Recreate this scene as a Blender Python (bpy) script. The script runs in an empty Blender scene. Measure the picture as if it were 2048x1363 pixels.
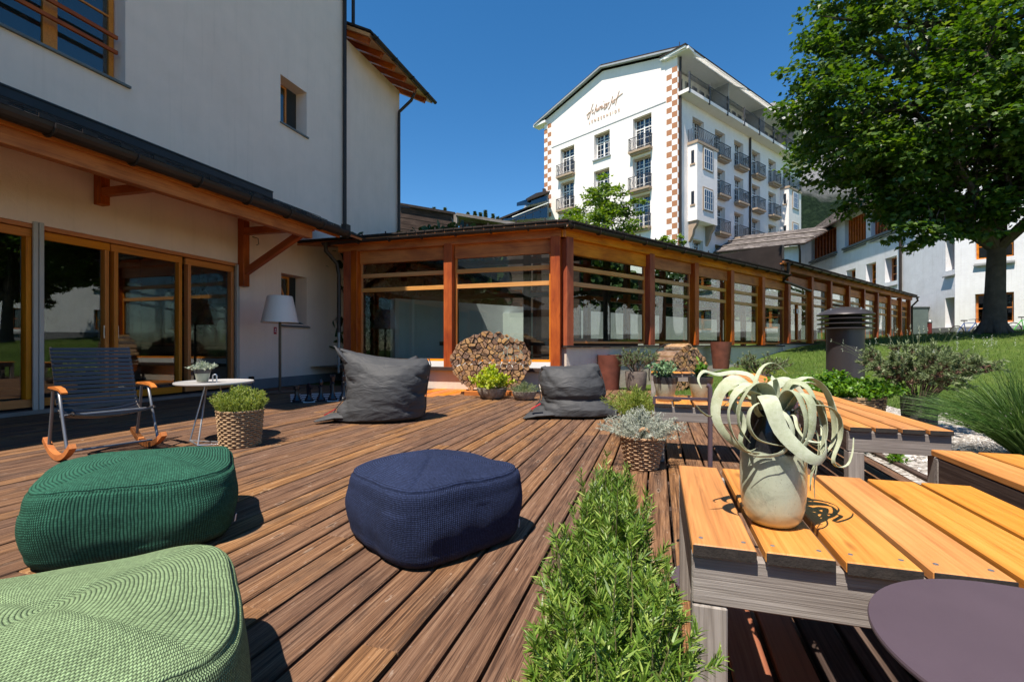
import bpy, math, random
import numpy as np
from mathutils import Vector, Matrix, noise as mnoise
rnd = random.Random(7); rng = np.random.default_rng(7)
scn = bpy.context.scene
COL = scn.collection
R = math.radians

# ---------------------------------------------------------------- camera, sky, sun, exposure
CAMH = 0.95
YAW = R(17.2568)
cam = bpy.data.cameras.new('camera'); camo = bpy.data.objects.new('camera', cam); COL.objects.link(camo)
camo.location = (0, 0, CAMH); camo.rotation_euler = (R(90), 0, YAW)
cam.sensor_width = 36; cam.lens = 940 / 2048 * 36; cam.shift_y = 8.5 / 2048
cam.clip_start = 0.05; cam.clip_end = 3000
scn.camera = camo

w = bpy.data.worlds.new('World'); scn.world = w; w.use_nodes = True
wn = w.node_tree.nodes; wl = w.node_tree.links; wn.clear()
sky = wn.new('ShaderNodeTexSky'); sky.sky_type = 'NISHITA'; sky.sun_disc = False
sky.sun_elevation = R(63); sky.sun_rotation = R(198); sky.altitude = 1500; sky.air_density = 1.0
sky.dust_density = 0.0; sky.ozone_density = 1.6
bgn = wn.new('ShaderNodeBackground'); bgn.inputs[1].default_value = 0.15
outn = wn.new('ShaderNodeOutputWorld'); hs = wn.new('ShaderNodeHueSaturation'); hs.inputs['Saturation'].default_value = 1.32; hs.inputs['Value'].default_value = .70; hs.inputs['Hue'].default_value = .497
wl.new(sky.outputs[0], hs.inputs['Color']); wl.new(hs.outputs[0], bgn.inputs[0]); wl.new(bgn.outputs[0], outn.inputs[0])

sl = bpy.data.lights.new('sun', 'SUN'); so = bpy.data.objects.new('sun', sl); COL.objects.link(so)
sl.energy = 5.0; sl.angle = R(0.53); sl.color = (1.0, 0.91, 0.80)
so.rotation_euler = (-Vector((0.15, 0.46, -1.0))).to_track_quat('Z', 'Y').to_euler(); so.location = (-3, -6, 12)

scn.view_settings.view_transform = 'Standard'; scn.view_settings.look = 'None'
scn.view_settings.exposure = 0.78; scn.view_settings.gamma = 1.0
scn.view_settings.use_curve_mapping = False
scn.cycles.max_bounces = 8; scn.cycles.transparent_max_bounces = 16
scn.cycles.diffuse_bounces = 4; scn.cycles.glossy_bounces = 4; scn.cycles.transmission_bounces = 6
scn.cycles.caustics_reflective = False; scn.cycles.caustics_refractive = False

# ---------------------------------------------------------------- survey helpers: a sighted pixel laid onto a known plane
SA, CA = math.sin(YAW), math.cos(YAW)
def ray(u, v):
    a = (u - 1024) / 940; b = (690 - v) / 940
    return Vector((-SA + a * CA, CA + a * SA, b))
def G(u, v, z=0.0):
    d = ray(u, v); t = (z - CAMH) / d.z; p = d * t; return Vector((p.x, p.y, z))
def D(u, v, t):
    d = ray(u, v) * t; return Vector((d.x, d.y, d.z + CAMH))

# ---------------------------------------------------------------- object helpers
def tag(o, label=None, cat=None, group=None, kind=None):
    if label: o['label'] = label
    if cat: o['category'] = cat
    if group: o['group'] = group
    if kind: o['kind'] = kind
    return o
def root(name, loc, label=None, cat=None, group=None, kind=None, rz=0.0):
    o = bpy.data.objects.new(name, None); COL.objects.link(o); o.location = loc; o.rotation_euler = (0, 0, rz)
    o.empty_display_size = 0.1
    return tag(o, label, cat, group, kind)
def copy_tree(o, parent=None):
    c = o.copy(); COL.objects.link(c); c.parent = parent
    for ch in list(o.children): copy_tree(ch, c)
    return c
def wloc(o):
    v = Vector((0, 0, 0))
    while o is not None:
        v = v + Vector(o.location); o = o.parent
    return v
class MB:
    """collects geometry in world coordinates; build() makes one mesh object"""
    def __init__(s): s.v = []; s.f = []; s.m = []
    def add(s, vs, fs, mi=0):
        n = len(s.v); s.v.extend([tuple(p) for p in vs])
        for q in fs: s.f.append(tuple(n + i for i in q)); s.m.append(mi)
        return s
    def box(s, a, b, mi=0, M=None):
        x0, y0, z0 = a; x1, y1, z1 = b
        vs = [(x0,y0,z0),(x1,y0,z0),(x1,y1,z0),(x0,y1,z0),(x0,y0,z1),(x1,y0,z1),(x1,y1,z1),(x0,y1,z1)]
        if M is not None: vs = [M @ Vector(p) for p in vs]
        return s.add(vs, [(0,3,2,1),(4,5,6,7),(0,1,5,4),(1,2,6,5),(2,3,7,6),(3,0,4,7)], mi)
    def bar(s, p0, p1, w, h, mi=0, up=(0,0,1)):
        p0 = Vector(p0); p1 = Vector(p1); d = (p1 - p0); L = d.length; d.normalize()
        y = Vector(up).cross(d)
        if y.length < 1e-4: y = Vector((0,1,0)).cross(d)
        y.normalize(); z = d.cross(y)
        M = Matrix(((d.x,y.x,z.x,p0.x),(d.y,y.y,z.y,p0.y),(d.z,y.z,z.z,p0.z),(0,0,0,1)))
        return s.box((0,-w/2,-h/2),(L,w/2,h/2), mi, M)
    def tube(s, pts, rad, n=8, mi=0, caps=True, squash=1.0):
        pts = [Vector(p) for p in pts]; N = len(pts)
        if not hasattr(rad, '__len__'): rad = [rad] * N
        rings = []; prev = None
        for i, p in enumerate(pts):
            t = (pts[min(i+1,N-1)] - pts[max(i-1,0)])
            if t.length < 1e-9: t = Vector((0,0,1))
            t.normalize()
            if prev is None:
                a = Vector((0,0,1)).cross(t)
                if a.length < 1e-3: a = Vector((1,0,0)).cross(t)
            else: a = prev - t * prev.dot(t)
            a.normalize(); prev = a; b = t.cross(a)
            rings.append([p + a * (math.cos(2*math.pi*k/n) * rad[i]) + b * (math.sin(2*math.pi*k/n) * rad[i] * squash) for k in range(n)])
        vs = [q for r in rings for q in r]; fs = []
        for i in range(N-1):
            for k in range(n):
                fs.append((i*n+k, i*n+(k+1)%n, (i+1)*n+(k+1)%n, (i+1)*n+k))
        if caps: fs.append(tuple(range(n))[::-1]); fs.append(tuple((N-1)*n+k for k in range(n)))
        return s.add(vs, fs, mi)
    def lathe(s, c, prof, n=24, mi=0, sx=1.0, sy=1.0):
        c = Vector(c); vs = []; fs = []
        for (r, z) in prof:
            for k in range(n):
                a = 2*math.pi*k/n; vs.append((c.x + r*math.cos(a)*sx, c.y + r*math.sin(a)*sy, c.z + z))
        for i in range(len(prof)-1):
            for k in range(n): fs.append((i*n+k, i*n+(k+1)%n, (i+1)*n+(k+1)%n, (i+1)*n+k))
        return s.add(vs, fs, mi)
    def poly(s, pts, mi=0): return s.add(pts, [tuple(range(len(pts)))], mi)
    def prism(s, pts, ext, mi=0, mside=None):
        """polygon (list of points) extruded by vector ext"""
        ext = Vector(ext); n = len(pts); vs = [Vector(p) for p in pts]; vs += [p + ext for p in vs]
        k = len(s.v); s.v.extend([tuple(p) for p in vs])
        s.f.append(tuple(k+i for i in range(n))[::-1]); s.m.append(mi)
        s.f.append(tuple(k+n+i for i in range(n))); s.m.append(mi)
        for i in range(n):
            s.f.append((k+i, k+(i+1)%n, k+n+(i+1)%n, k+n+i)); s.m.append(mi if mside is None else mside)
        return s
    def build(s, name, mats, parent=None, origin=None, smooth=False, bevel=0.0, fix=True):
        if not isinstance(mats, (list, tuple)): mats = [mats]
        if parent is not None: o0 = wloc(parent)
        else:
            if origin is None:
                A = np.array(s.v); origin = ((A[:,0].min()+A[:,0].max())/2, (A[:,1].min()+A[:,1].max())/2, A[:,2].min())
            o0 = Vector(origin)
        if parent is not None and origin is not None: o1 = Vector(origin)
        else: o1 = o0
        me = bpy.data.meshes.new(name)
        A = np.array(s.v, dtype=float) - np.array(o1)
        me.from_pydata(A.tolist(), [], s.f); me.update()
        for m in mats: me.materials.append(m)
        if len(mats) > 1: me.polygons.foreach_set('material_index', s.m)
        if fix:
            import bmesh
            bm = bmesh.new(); bm.from_mesh(me); bmesh.ops.recalc_face_normals(bm, faces=bm.faces[:])
            if bevel > 0: bmesh.ops.bevel(bm, geom=bm.edges[:], offset=bevel, segments=1, affect='EDGES', clamp_overlap=True)
            bm.to_mesh(me); bm.free()
        if smooth: me.polygons.foreach_set('use_smooth', [True]*len(me.polygons))
        me.update()
        o = bpy.data.objects.new(name, me); COL.objects.link(o)
        if parent is not None: o.parent = parent; o.location = o1 - o0
        else: o.location = o0
        return o
def smooth_by_angle(o, deg=40):
    me = o.data
    me.polygons.foreach_set('use_smooth', [True]*len(me.polygons))
    try:
        me.set_sharp_from_angle(angle=R(deg))
    except Exception: pass
_beams = {}
def beam(name, p0, p1, w, h, mat, parent=None, up=(0,0,1), bevel=0.006, length_key=True):
    """a timber: box mesh with its grain along local X, shared between timbers of one size"""
    p0 = Vector(p0); p1 = Vector(p1); d = p1 - p0; L = d.length; d.normalize()
    y = Vector(up).cross(d)
    if y.length < 1e-4: y = Vector((0,1,0)).cross(d)
    y.normalize(); z = d.cross(y)
    key = (round(L,3), round(w,4), round(h,4), mat.name, bevel)
    if key not in _beams:
        import bmesh
        bm = bmesh.new(); bmesh.ops.create_cube(bm, size=1.0)
        for v in bm.verts: v.co = Vector(((v.co.x+.5)*L, v.co.y*w, v.co.z*h))
        if bevel: bmesh.ops.bevel(bm, geom=bm.edges[:], offset=min(bevel, w/4, h/4), segments=1, affect='EDGES')
        me = bpy.data.meshes.new(name); bm.to_mesh(me); bm.free(); me.materials.append(mat); _beams[key] = me
    o = bpy.data.objects.new(name, _beams[key]); COL.objects.link(o)
    base = wloc(parent) if parent is not None else Vector((0,0,0))
    M = Matrix(((d.x,y.x,z.x,p0.x-base.x),(d.y,y.y,z.y,p0.y-base.y),(d.z,y.z,z.z,p0.z-base.z),(0,0,0,1)))
    if parent is not None: o.parent = parent
    o.matrix_basis = M
    return o
def np_mesh(name, V, F, mat, parent=None, origin=None, smooth=False):
    """V (n,3), F (m,k) int array, all faces k-gons"""
    V = np.asarray(V, dtype=np.float32); F = np.asarray(F, dtype=np.int32)
    o0 = wloc(parent) if parent is not None else Vector(origin if origin is not None else (float(V[:,0].mean()), float(V[:,1].mean()), float(V[:,2].min())))
    me = bpy.data.meshes.new(name); m, k = F.shape
    me.vertices.add(len(V)); me.vertices.foreach_set('co', (V - np.array(o0, dtype=np.float32)).ravel())
    me.loops.add(m*k); me.loops.foreach_set('vertex_index', F.ravel())
    me.polygons.add(m); me.polygons.foreach_set('loop_start', np.arange(0, m*k, k, dtype=np.int32))
    me.polygons.foreach_set('loop_total', np.full(m, k, dtype=np.int32))
    if smooth: me.polygons.foreach_set('use_smooth', np.ones(m, dtype=bool))
    me.update(calc_edges=True); me.validate()
    for q in (mat if isinstance(mat, (list,tuple)) else [mat]): me.materials.append(q)
    o = bpy.data.objects.new(name, me); COL.objects.link(o)
    if parent is not None: o.parent = parent
    else: o.location = o0
    return o

# ---------------------------------------------------------------- materials
class NT:
    def __init__(s, name):
        s.mat = bpy.data.materials.new(name); s.mat.use_nodes = True
        s.t = s.mat.node_tree; s.n = s.t.nodes; s.l = s.t.links; s.n.clear()
        s.out = s.n.new('ShaderNodeOutputMaterial')
    def node(s, typ, ins=None, **kw):
        nd = s.n.new('ShaderNode' + typ)
        for k, v in kw.items(): setattr(nd, k, v)
        for k, v in (ins or {}).items():
            sock = nd.inputs[k]
            if hasattr(v, 'is_output'): s.l.new(v, sock)
            else: sock.default_value = v
        return nd
    def coord(s, kind='Object', scale=(1,1,1), rand=False, loc=(0,0,0), rot=(0,0,0)):
        tc = s.node('TexCoord'); src = tc.outputs[kind]
        if rand:
            oi = s.node('ObjectInfo'); m = s.node('Math', {0: oi.outputs['Random'], 1: 57.0}, operation='MULTIPLY')
            c = s.node('CombineXYZ', {0: m.outputs[0], 1: m.outputs[0], 2: m.outputs[0]})
            src = s.node('VectorMath', {0: src, 1: c.outputs[0]}, operation='ADD').outputs[0]
        mp = s.node('Mapping', {'Vector': src, 'Scale': scale, 'Location': loc, 'Rotation': rot})
        return mp.outputs[0]
    def noise(s, vec, scale=5, detail=4, rough=.6, dist=0.0):
        return s.node('TexNoise', {'Vector': vec, 'Scale': scale, 'Detail': detail, 'Roughness': rough, 'Distortion': dist}).outputs[0]
    def ramp(s, fac, stops, interp='LINEAR'):
        r = s.node('ValToRGB', {0: fac}); r.color_ramp.interpolation = interp
        while len(r.color_ramp.elements) < len(stops): r.color_ramp.elements.new(0.5)
        for e, (p, c) in zip(r.color_ramp.elements, stops):
            e.position = p; e.color = (c[0], c[1], c[2], 1) if hasattr(c, '__len__') else (c, c, c, 1)
        return r.outputs[0]
    def mix(s, fac, a, b, mode='MIX'):
        m = s.node('Mix', data_type='RGBA', blend_type=mode)
        for k, v in ((0, fac), (6, a), (7, b)):
            if hasattr(v, 'is_output'): s.l.new(v, m.inputs[k])
            else: m.inputs[k].default_value = (v[0], v[1], v[2], 1) if hasattr(v, '__len__') else v
        return m.outputs[2]
    def math(s, op, a, b=0.0, c=0.0):
        return s.node('Math', {0: a, 1: b, 2: c}, operation=op).outputs[0]
    def hsv(s, col, h=.5, sat=1.0, v=1.0):
        return s.node('HueSaturation', {'Color': col, 'Hue': h, 'Saturation': sat, 'Value': v}).outputs[0]
    def bump(s, h, dist=.01, strength=1.0, normal=None):
        ins = {'Height': h, 'Distance': dist, 'Strength': strength}
        if normal is not None: ins['Normal'] = normal
        return s.node('Bump', ins).outputs[0]
    def finish(s, col, rough=.7, normal=None, metal=0.0, spec=.5, transl=None, coat=0.0):
        ins = {'Roughness': rough, 'Metallic': metal, 'Specular IOR Level': spec, 'Coat Weight': coat}
        p = s.node('BsdfPrincipled', ins)
        if hasattr(col, 'is_output'): s.l.new(col, p.inputs['Base Color'])
        else: p.inputs['Base Color'].default_value = (col[0], col[1], col[2], 1)
        if normal is not None: s.l.new(normal, p.inputs['Normal'])
        sh = p.outputs[0]
        if transl is not None:
            tr = s.node('BsdfTranslucent')
            if hasattr(col, 'is_output'): s.l.new(s.hsv(col, .49, 1.15, 1.5), tr.inputs[0])
            else: tr.inputs[0].default_value = (col[0]*1.3, col[1]*1.5, col[2]*.9, 1)
            sh = s.node('MixShader', {0: transl, 1: sh, 2: tr.outputs[0]}).outputs[0]
        s.l.new(sh, s.out.inputs[0])
        return s.mat
def objrand(t, a, b):
    oi = t.node('ObjectInfo'); return t.node('MapRange', {'Value': oi.outputs['Random'], 3: a, 4: b}).outputs[0]
def wood(name, dark, mid, light, rough=.6, rand=True, hj=.004, grain=1.0, bump=.002, vlo=.8, vhi=1.2, knots=.5, grey=None, spec=.3, patch=(.35,.65)):
    """grain runs along local X"""
    t = NT(name)
    c1 = t.coord('Object', (1.6, 34*grain, 34*grain), rand); n1 = t.noise(c1, 1.0, 6, .62, 1.2)
    c2 = t.coord('Object', (.5, 160*grain, 160*grain), rand); n2 = t.noise(c2, 1.0, 3, .6)
    c3 = t.coord('Object', (1.3, 3.5, 3.5), rand); n3 = t.noise(c3, 1.0, 4, .6, .4)
    g = t.math('MULTIPLY_ADD', n2, .35, t.math('MULTIPLY', n1, .75))
    col = t.ramp(g, [(.30, dark), (.50, mid), (.72, light)])
    col2 = t.ramp(g, [(.30, [x*.45 for x in dark]), (.52, [x*.6 for x in mid]), (.75, [x*.8 for x in light])]) if grey is None else \
           t.ramp(g, [(.30, [x*.5 for x in grey]), (.52, grey), (.75, [min(1, x*1.35) for x in grey])])
    f3 = t.ramp(n3, [(patch[0], 0.0), (patch[1], 1.0)])
    col = t.mix(f3, col, col2)
    if knots > 0:
        ck = t.coord('Object', (2.2, 7, 7), rand)
        vo = t.node('TexVoronoi', {'Vector': ck, 'Scale': 1.0, 'Randomness': 1.0}, feature='F1').outputs[0]
        kf = t.ramp(vo, [(.045, 1.0), (.10, 0.0)])
        col = t.mix(t.math('MULTIPLY', kf, knots), col, [x*.35 for x in dark])
    col = t.hsv(col, objrand(t, .5-hj, .5+hj), objrand(t, .93, 1.08), objrand(t, vlo, vhi))
    nb = t.bump(g, bump, 1.0)
    return t.finish(col, rough, nb, spec=spec)
def plain(name, col, rough=.5, metal=0.0, var=.12, scale=3.0, bump=0.0, bscale=60, spec=.5, coat=0.0, coords='Object'):
    t = NT(name); c = t.coord(coords)
    n = t.noise(c, scale, 5, .6)
    cc = t.ramp(n, [(.25, [max(0, x*(1-var)) for x in col]), (.75, [min(1, x*(1+var)) for x in col])])
    nb = t.bump(t.noise(c, bscale, 3, .6), bump, 1.0) if bump else None
    return t.finish(cc, rough, nb, metal, spec, coat=coat)
def stucco(name, col, stain=(.5,.47,.42), amt=.25, bump=.003, bs=90):
    t = NT(name); c = t.coord('Object')
    n = t.noise(c, .5, 6, .65, .3); n2 = t.noise(t.coord('Object', (2.5, 2.5, .25)), 1.0, 5, .6)
    f = t.ramp(n, [(.45, 0.0), (.8, 1.0)])
    f2 = t.ramp(n2, [(.5, 0.0), (.85, 1.0)])
    base = t.ramp(t.noise(c, 2.2, 4, .6), [(.2, [x*.95 for x in col]), (.8, [min(1, x*1.04) for x in col])])
    cc = t.mix(t.math('MULTIPLY', f, amt*.6), base, [a*b for a, b in zip(col, stain)])
    cc = t.mix(t.math('MULTIPLY', f2, amt*.5), cc, [a*b for a, b in zip(col, stain)])
    st = t.noise(t.coord('Object', (9, 9, .35)), 1.0, 4, .6); stf = t.ramp(st, [(.56, 0.0), (.72, 1.0)])
    cc = t.mix(t.math('MULTIPLY', stf, amt*.45), cc, [a*b for a, b in zip(col, stain)])
    sm = t.noise(c, 1.3, 3, .5, 1.5); cc = t.mix(t.math('MULTIPLY', t.ramp(sm, [(.6,0.0),(.7,1.0)]), amt*.25), cc, [min(1, x*1.12) for x in col])
    nb = t.bump(t.noise(c, bs, 4, .7), bump, .9, t.bump(t.noise(c, 3.0, 4, .6), .02, .5))
    return t.finish(cc, .9, nb, spec=.15)
def leafmat(name, c1, c2, c3=None, transl=.35, rough=.5, spec=.35, island=True, patch=1.2):
    t = NT(name)
    if island: f = t.node('NewGeometry').outputs['Random Per Island']
    else: f = t.noise(t.coord('Object'), 6, 3)
    n = t.noise(t.coord('Object'), patch, 3, .6)
    f = t.math('MULTIPLY_ADD', f, .7, t.math('MULTIPLY', n, .35))
    stops = [(.15, c1), (.6, c2)] + ([(.92, c3)] if c3 else [])
    col = t.ramp(f, stops)
    return t.finish(col, rough, None, spec=spec, transl=transl)
def glassmat(name, tint=(.80,.86,.84), f0=.075, rough=0.0):
    t = NT(name)
    lw = t.node('LayerWeight', {'Blend': .5}).outputs['Facing']
    p = t.math('POWER', lw, 4.0); fac = t.math('MULTIPLY_ADD', p, .9, f0)
    tr = t.node('BsdfTransparent'); tr.inputs[0].default_value = (*tint, 1)
    gl = t.node('BsdfGlossy', {'Roughness': rough}); gl.inputs[0].default_value = (1,1,1,1)
    mx = t.node('MixShader', {0: fac, 1: tr.outputs[0], 2: gl.outputs[0]})
    t.l.new(mx.outputs[0], t.out.inputs[0]); return t.mat

mt = {}
def deckmat():
    t = NT('weathered_deck_wood')
    a = t.noise(t.coord('Object', (1.3, 42, 42), True), 1.0, 8, .72, 1.3)
    b = t.noise(t.coord('Object', (3.5, 230, 230), True), 1.0, 4, .7, .6)
    c = t.noise(t.coord('Object', (1.6, 7, 7), True), 1.0, 6, .66, .7)
    e = t.noise(t.coord('Object', (16, 42, 42), True), 1.0, 5, .65)
    g = t.math('MULTIPLY_ADD', b, .42, t.math('MULTIPLY_ADD', a, .52, .08))
    warm = t.ramp(g, [(.40,(.022,.011,.007)),(.50,(.105,.049,.026)),(.58,(.225,.112,.058)),(.70,(.38,.23,.135))])
    dark = t.ramp(g, [(.40,(.014,.008,.006)),(.52,(.058,.035,.025)),(.62,(.125,.078,.056)),(.74,(.25,.18,.14))])
    amber = t.ramp(g, [(.40,(.04,.016,.007)),(.52,(.19,.085,.034)),(.68,(.38,.20,.09))])
    col = t.mix(t.ramp(c, [(.28, 0.0), (.50, 1.0)]), dark, warm)
    col = t.mix(t.ramp(c, [(.58, 0.0), (.70, .8)]), col, amber)
    vo = t.node('TexVoronoi', {'Vector': t.coord('Object', (2.4, 9, 9), True), 'Scale': 1.0}, feature='F1').outputs[0]
    kn = t.ramp(vo, [(.045, 1.0), (.08, 0.0)]); ring = t.ramp(vo, [(.06, 0.0), (.085, 1.0), (.12, 0.0)])
    col = t.mix(t.math('MULTIPLY', kn, .7), col, (.03,.017,.012)); col = t.mix(t.math('MULTIPLY', ring, .45), col, (.42,.32,.24))
    chips = t.ramp(e, [(.64, 0.0), (.71, 1.0)]); col = t.mix(t.math('MULTIPLY', chips, .5), col, (.50,.38,.29))
    cr = t.noise(t.coord('Object', (1.1, 60, 60), True, loc=(3,1,2)), 1.0, 6, .72, 1.8); crack = t.ramp(cr, [(.30, 1.0), (.355, 0.0)])
    col = t.mix(crack, col, (.008,.005,.004))
    col = t.hsv(col, objrand(t, .498, .508), objrand(t, .85, 1.08), objrand(t, .66, 1.2))
    h = t.math('SUBTRACT', g, t.math('MULTIPLY', crack, .6))
    return t.finish(col, .68, t.bump(h, .008, 1.0), spec=.2)
mt['deck'] = deckmat()
mt['bench'] = wood('oiled_larch', (.34,.11,.022), (.60,.25,.060), (.70,.35,.10), rough=.5, hj=.0012, bump=.0012, vlo=.82, vhi=1.0, knots=.45, grey=(.52,.21,.05), spec=.35)
mt['bench_end'] = plain('charred_end_grain', (.022,.017,.014), .9, var=.5, scale=40, bump=.002, bscale=120)
mt['grey_wood'] = wood('silver_weathered_wood', (.10,.085,.072), (.25,.225,.20), (.42,.39,.36), rough=.85, grain=1.7, bump=.003, vlo=.9, vhi=1.08, knots=.35, grey=(.18,.155,.14), spec=.15)
mt['dark_wood'] = wood('dark_weathered_wood', (.03,.018,.014), (.065,.042,.034), (.12,.085,.07), rough=.8, bump=.0015, knots=.1, spec=.2)
mt['larch'] = wood('orange_larch_beam', (.38,.11,.02), (.60,.20,.038), (.70,.28,.06), rough=.55, bump=.0012, vlo=.85, vhi=1.12, knots=.65, grey=(.36,.105,.022), spec=.3)
mt['redpost'] = wood('red_stained_post', (.28,.05,.010), (.46,.10,.018), (.56,.15,.028), rough=.5, bump=.0012, vlo=.85, vhi=1.12, knots=.55, grey=(.26,.045,.01), spec=.35)
mt['frame'] = wood('pine_window_frame', (.52,.15,.022), (.66,.21,.034), (.74,.28,.055), rough=.45, bump=.0006, vlo=.92, vhi=1.06, knots=.05, grey=(.58,.18,.028), spec=.4)
mt['palewood'] = wood('pale_pine', (.46,.20,.06), (.58,.28,.095), (.68,.37,.15), rough=.5, bump=.0006, vlo=.92, vhi=1.06, knots=.05, grey=(.52,.24,.075), spec=.35)
mt['wall_l'] = stucco('white_render_left', (.90,.69,.58), amt=.25)
mt['wall_w'] = stucco('white_render', (.76,.77,.79), amt=.45, bump=.008, bs=16)
mt['wall_h'] = stucco('cream_render', (.84,.79,.75), amt=.22)
mt['plinthgrey'] = plain('grey_plinth', (.17,.17,.18), .85, var=.15, bump=.002)
mt['concrete'] = stucco('rough_concrete', (.66,.57,.48), (.5,.48,.45), amt=.6, bump=.004, bs=30)
mt['slate'] = plain('dark_slate', (.042,.034,.031), .8, var=.35, scale=6, bump=.003, bscale=25, spec=.08)
mt['metal'] = plain('dark_gutter_metal', (.036,.027,.023), .45, metal=.2, var=.25, spec=.35)
mt['zinc'] = plain('zinc_sheet', (.22,.24,.25), .45, metal=.6, var=.2)
mt['stonesill'] = plain('grey_stone_sill', (.14,.15,.15), .6, var=.2, bump=.001)
mt['glass'] = glassmat('window_glass')
mt['glassdark'] = glassmat('dark_window_glass', (.30,.32,.33), .09)
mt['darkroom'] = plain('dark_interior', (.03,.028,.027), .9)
mt['white'] = plain('white_paint', (.78,.78,.76), .45, var=.04)
mt['alu'] = plain('pale_aluminium', (.50,.46,.42), .5, metal=.2, var=.05)
mt['steel'] = plain('brushed_steel', (.55,.56,.58), .35, metal=.9, var=.08)
mt['soil'] = plain('potting_soil', (.03,.02,.013), .95, var=.5, scale=30, bump=.01, bscale=50)
# ---------------------------------------------------------------- leaf scattering
def unit(a): return a / np.maximum(np.linalg.norm(a, axis=-1, keepdims=True), 1e-9)
def leaves(P, A, L, W, shape='diamond', bend=0.0, upbias=.5, rg=rng):
    """P base points, A axes, L lengths, W widths -> V,F (k-gon)"""
    n = len(P); A = unit(A); L = np.broadcast_to(np.asarray(L, float), (n,)); W = np.broadcast_to(np.asarray(W, float), (n,))
    r = rg.normal(size=(n, 3)); r[:,2] *= .4; r = r * (1-upbias) + np.array([0,0,1.0]) * upbias
    S = unit(np.cross(A, r)); N = unit(np.cross(S, A))
    l = L[:,None]; wv = W[:,None]
    if shape == 'needle':
        V = np.stack([P - S*wv*.5, P + S*wv*.5, P + A*l - N*l*bend], 1); F = np.arange(n*3).reshape(n, 3)
        return V.reshape(-1, 3), F
    if shape == 'blade':   # two-segment needle: 2 quads -> quads (last degenerate-free)
        m = P + A*l*.55 - N*l*bend*.3; tp = P + A*l - N*l*bend
        V = np.stack([P - S*wv*.35, P + S*wv*.35, m + S*wv*.5, m - S*wv*.5, tp + S*wv*.12, tp - S*wv*.12], 1).reshape(-1, 3)
        b = np.arange(n)[:,None]*6; F = np.concatenate([b + np.array([0,1,2,3]), b + np.array([3,2,4,5])], 0)
        return V, F
    if shape == 'diamond':
        V = np.stack([P, P + A*l*.45 + S*wv*.5 + N*l*.04, P + A*l - N*l*bend, P + A*l*.45 - S*wv*.5 + N*l*.04], 1).reshape(-1, 3)
        return V, np.arange(n*4).reshape(n, 4)
    if shape == 'oval':
        ts = [(.0,.0),(.25,.42),(.6,.5),(.88,.28),(1,0),(.88,-.28),(.6,-.5),(.25,-.42)]
        V = np.stack([P + A*l*a + S*wv*b + N*l*(abs(b)*.18 - bend*a*a) for a, b in ts], 1).reshape(-1, 3)
        b = np.arange(n)[:,None]*8
        F = np.concatenate([b+np.array(q) for q in ([0,1,7,7],[1,2,6,7],[2,3,5,6],[3,4,5,5])], 0)
        return V, F
    if shape == 'maple':
        pts = [(0,0),(.12,.30),(.02,.52),(.30,.40),(.42,.62),(.58,.34),(.66,.16),(1,0),(.66,-.16),(.58,-.34),(.42,-.62),(.30,-.40),(.02,-.52),(.12,-.30)]
        V = np.stack([P + A*l*a + S*wv*b*.9 + N*l*(-.25*a*a*bend*4 - .12*abs(b)) for a, b in pts], 1).reshape(-1, 3)
        b = np.arange(n)[:,None]*14
        F = np.concatenate([b+np.array(q) for q in ([0,1,13,13],[1,2,3,3],[1,3,11,13],[3,4,5,5],[3,5,9,11],[5,6,8,9],[6,7,8,8],[9,10,11,11],[11,12,13,13])], 0)
        return V, F
def dedeg(V, F):
    """split quads with repeated corners out into triangles"""
    return V, F
def leaf_obj(name, parts, mat, parent=None, origin=None):
    """parts: list of (V,F); quads and tris with repeated corner handled"""
    Vs = []; quads = []; tris = []; off = 0
    for V, F in parts:
        Vs.append(V); F = F + off; off += len(V)
        if F.shape[1] == 3: tris.append(F)
        else:
            deg = F[:,2] == F[:,3]; tris.append(F[deg][:, :3]); quads.append(F[~deg])
    V = np.concatenate(Vs); T = np.concatenate(tris) if tris else np.zeros((0,3), int)
    if quads:
        Q = np.concatenate(quads); T = np.concatenate([T, Q[:, [0,1,2]], Q[:, [0,2,3]]])
    return np_mesh(name, V, T, mat, parent, origin)
def stems_bush(base, n, H, spread, rg, droop=.3, lean=(0,0), r0=.03, hvar=.3, seg=8, power=1.0):
    """n curved stems: returns (n,seg,3) points"""
    base = np.array(base, float)
    ang = rg.uniform(0, 2*np.pi, n); rad = rg.uniform(0, 1, n)**power
    h = H * (1 - rg.uniform(0, hvar, n)) * (1 - .25*rad)
    dx = np.cos(ang)*rad*spread + lean[0]; dy = np.sin(ang)*rad*spread + lean[1]
    t = np.linspace(0, 1, seg)[None,:]
    sx = base[0] + np.cos(ang)[:,None]*r0*rad[:,None] + dx[:,None]*(t**1.3); sy = base[1] + np.sin(ang)[:,None]*r0*rad[:,None] + dy[:,None]*(t**1.3)
    sz = base[2] + h[:,None]*(t - droop*rad[:,None]*t**2.5)
    P = np.stack([sx, sy, sz], -1); P += rg.normal(size=P.shape)*H*.012*t[...,None]
    return P
def on_stems(P, m, rg, t0=.2, t1=1.0):
    """m random points per stem with tangents"""
    n, seg, _ = P.shape; t = rg.uniform(t0, t1, (n, m))*(seg-1); i = np.minimum(t.astype(int), seg-2); f = (t-i)[...,None]
    a = P[np.arange(n)[:,None], i]; b = P[np.arange(n)[:,None], i+1]
    return (a*(1-f)+b*f).reshape(-1,3), unit((b-a)).reshape(-1,3)
def stem_mesh(P, r, mb=None, every=1):
    mb = mb or MB()
    for s in P[::every]: mb.tube([tuple(q) for q in s[::2]] + [tuple(s[-1])], [r*(1-.6*k/ (len(s[::2]))) for k in range(len(s[::2])+1)], 3, caps=False)
    return mb
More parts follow.
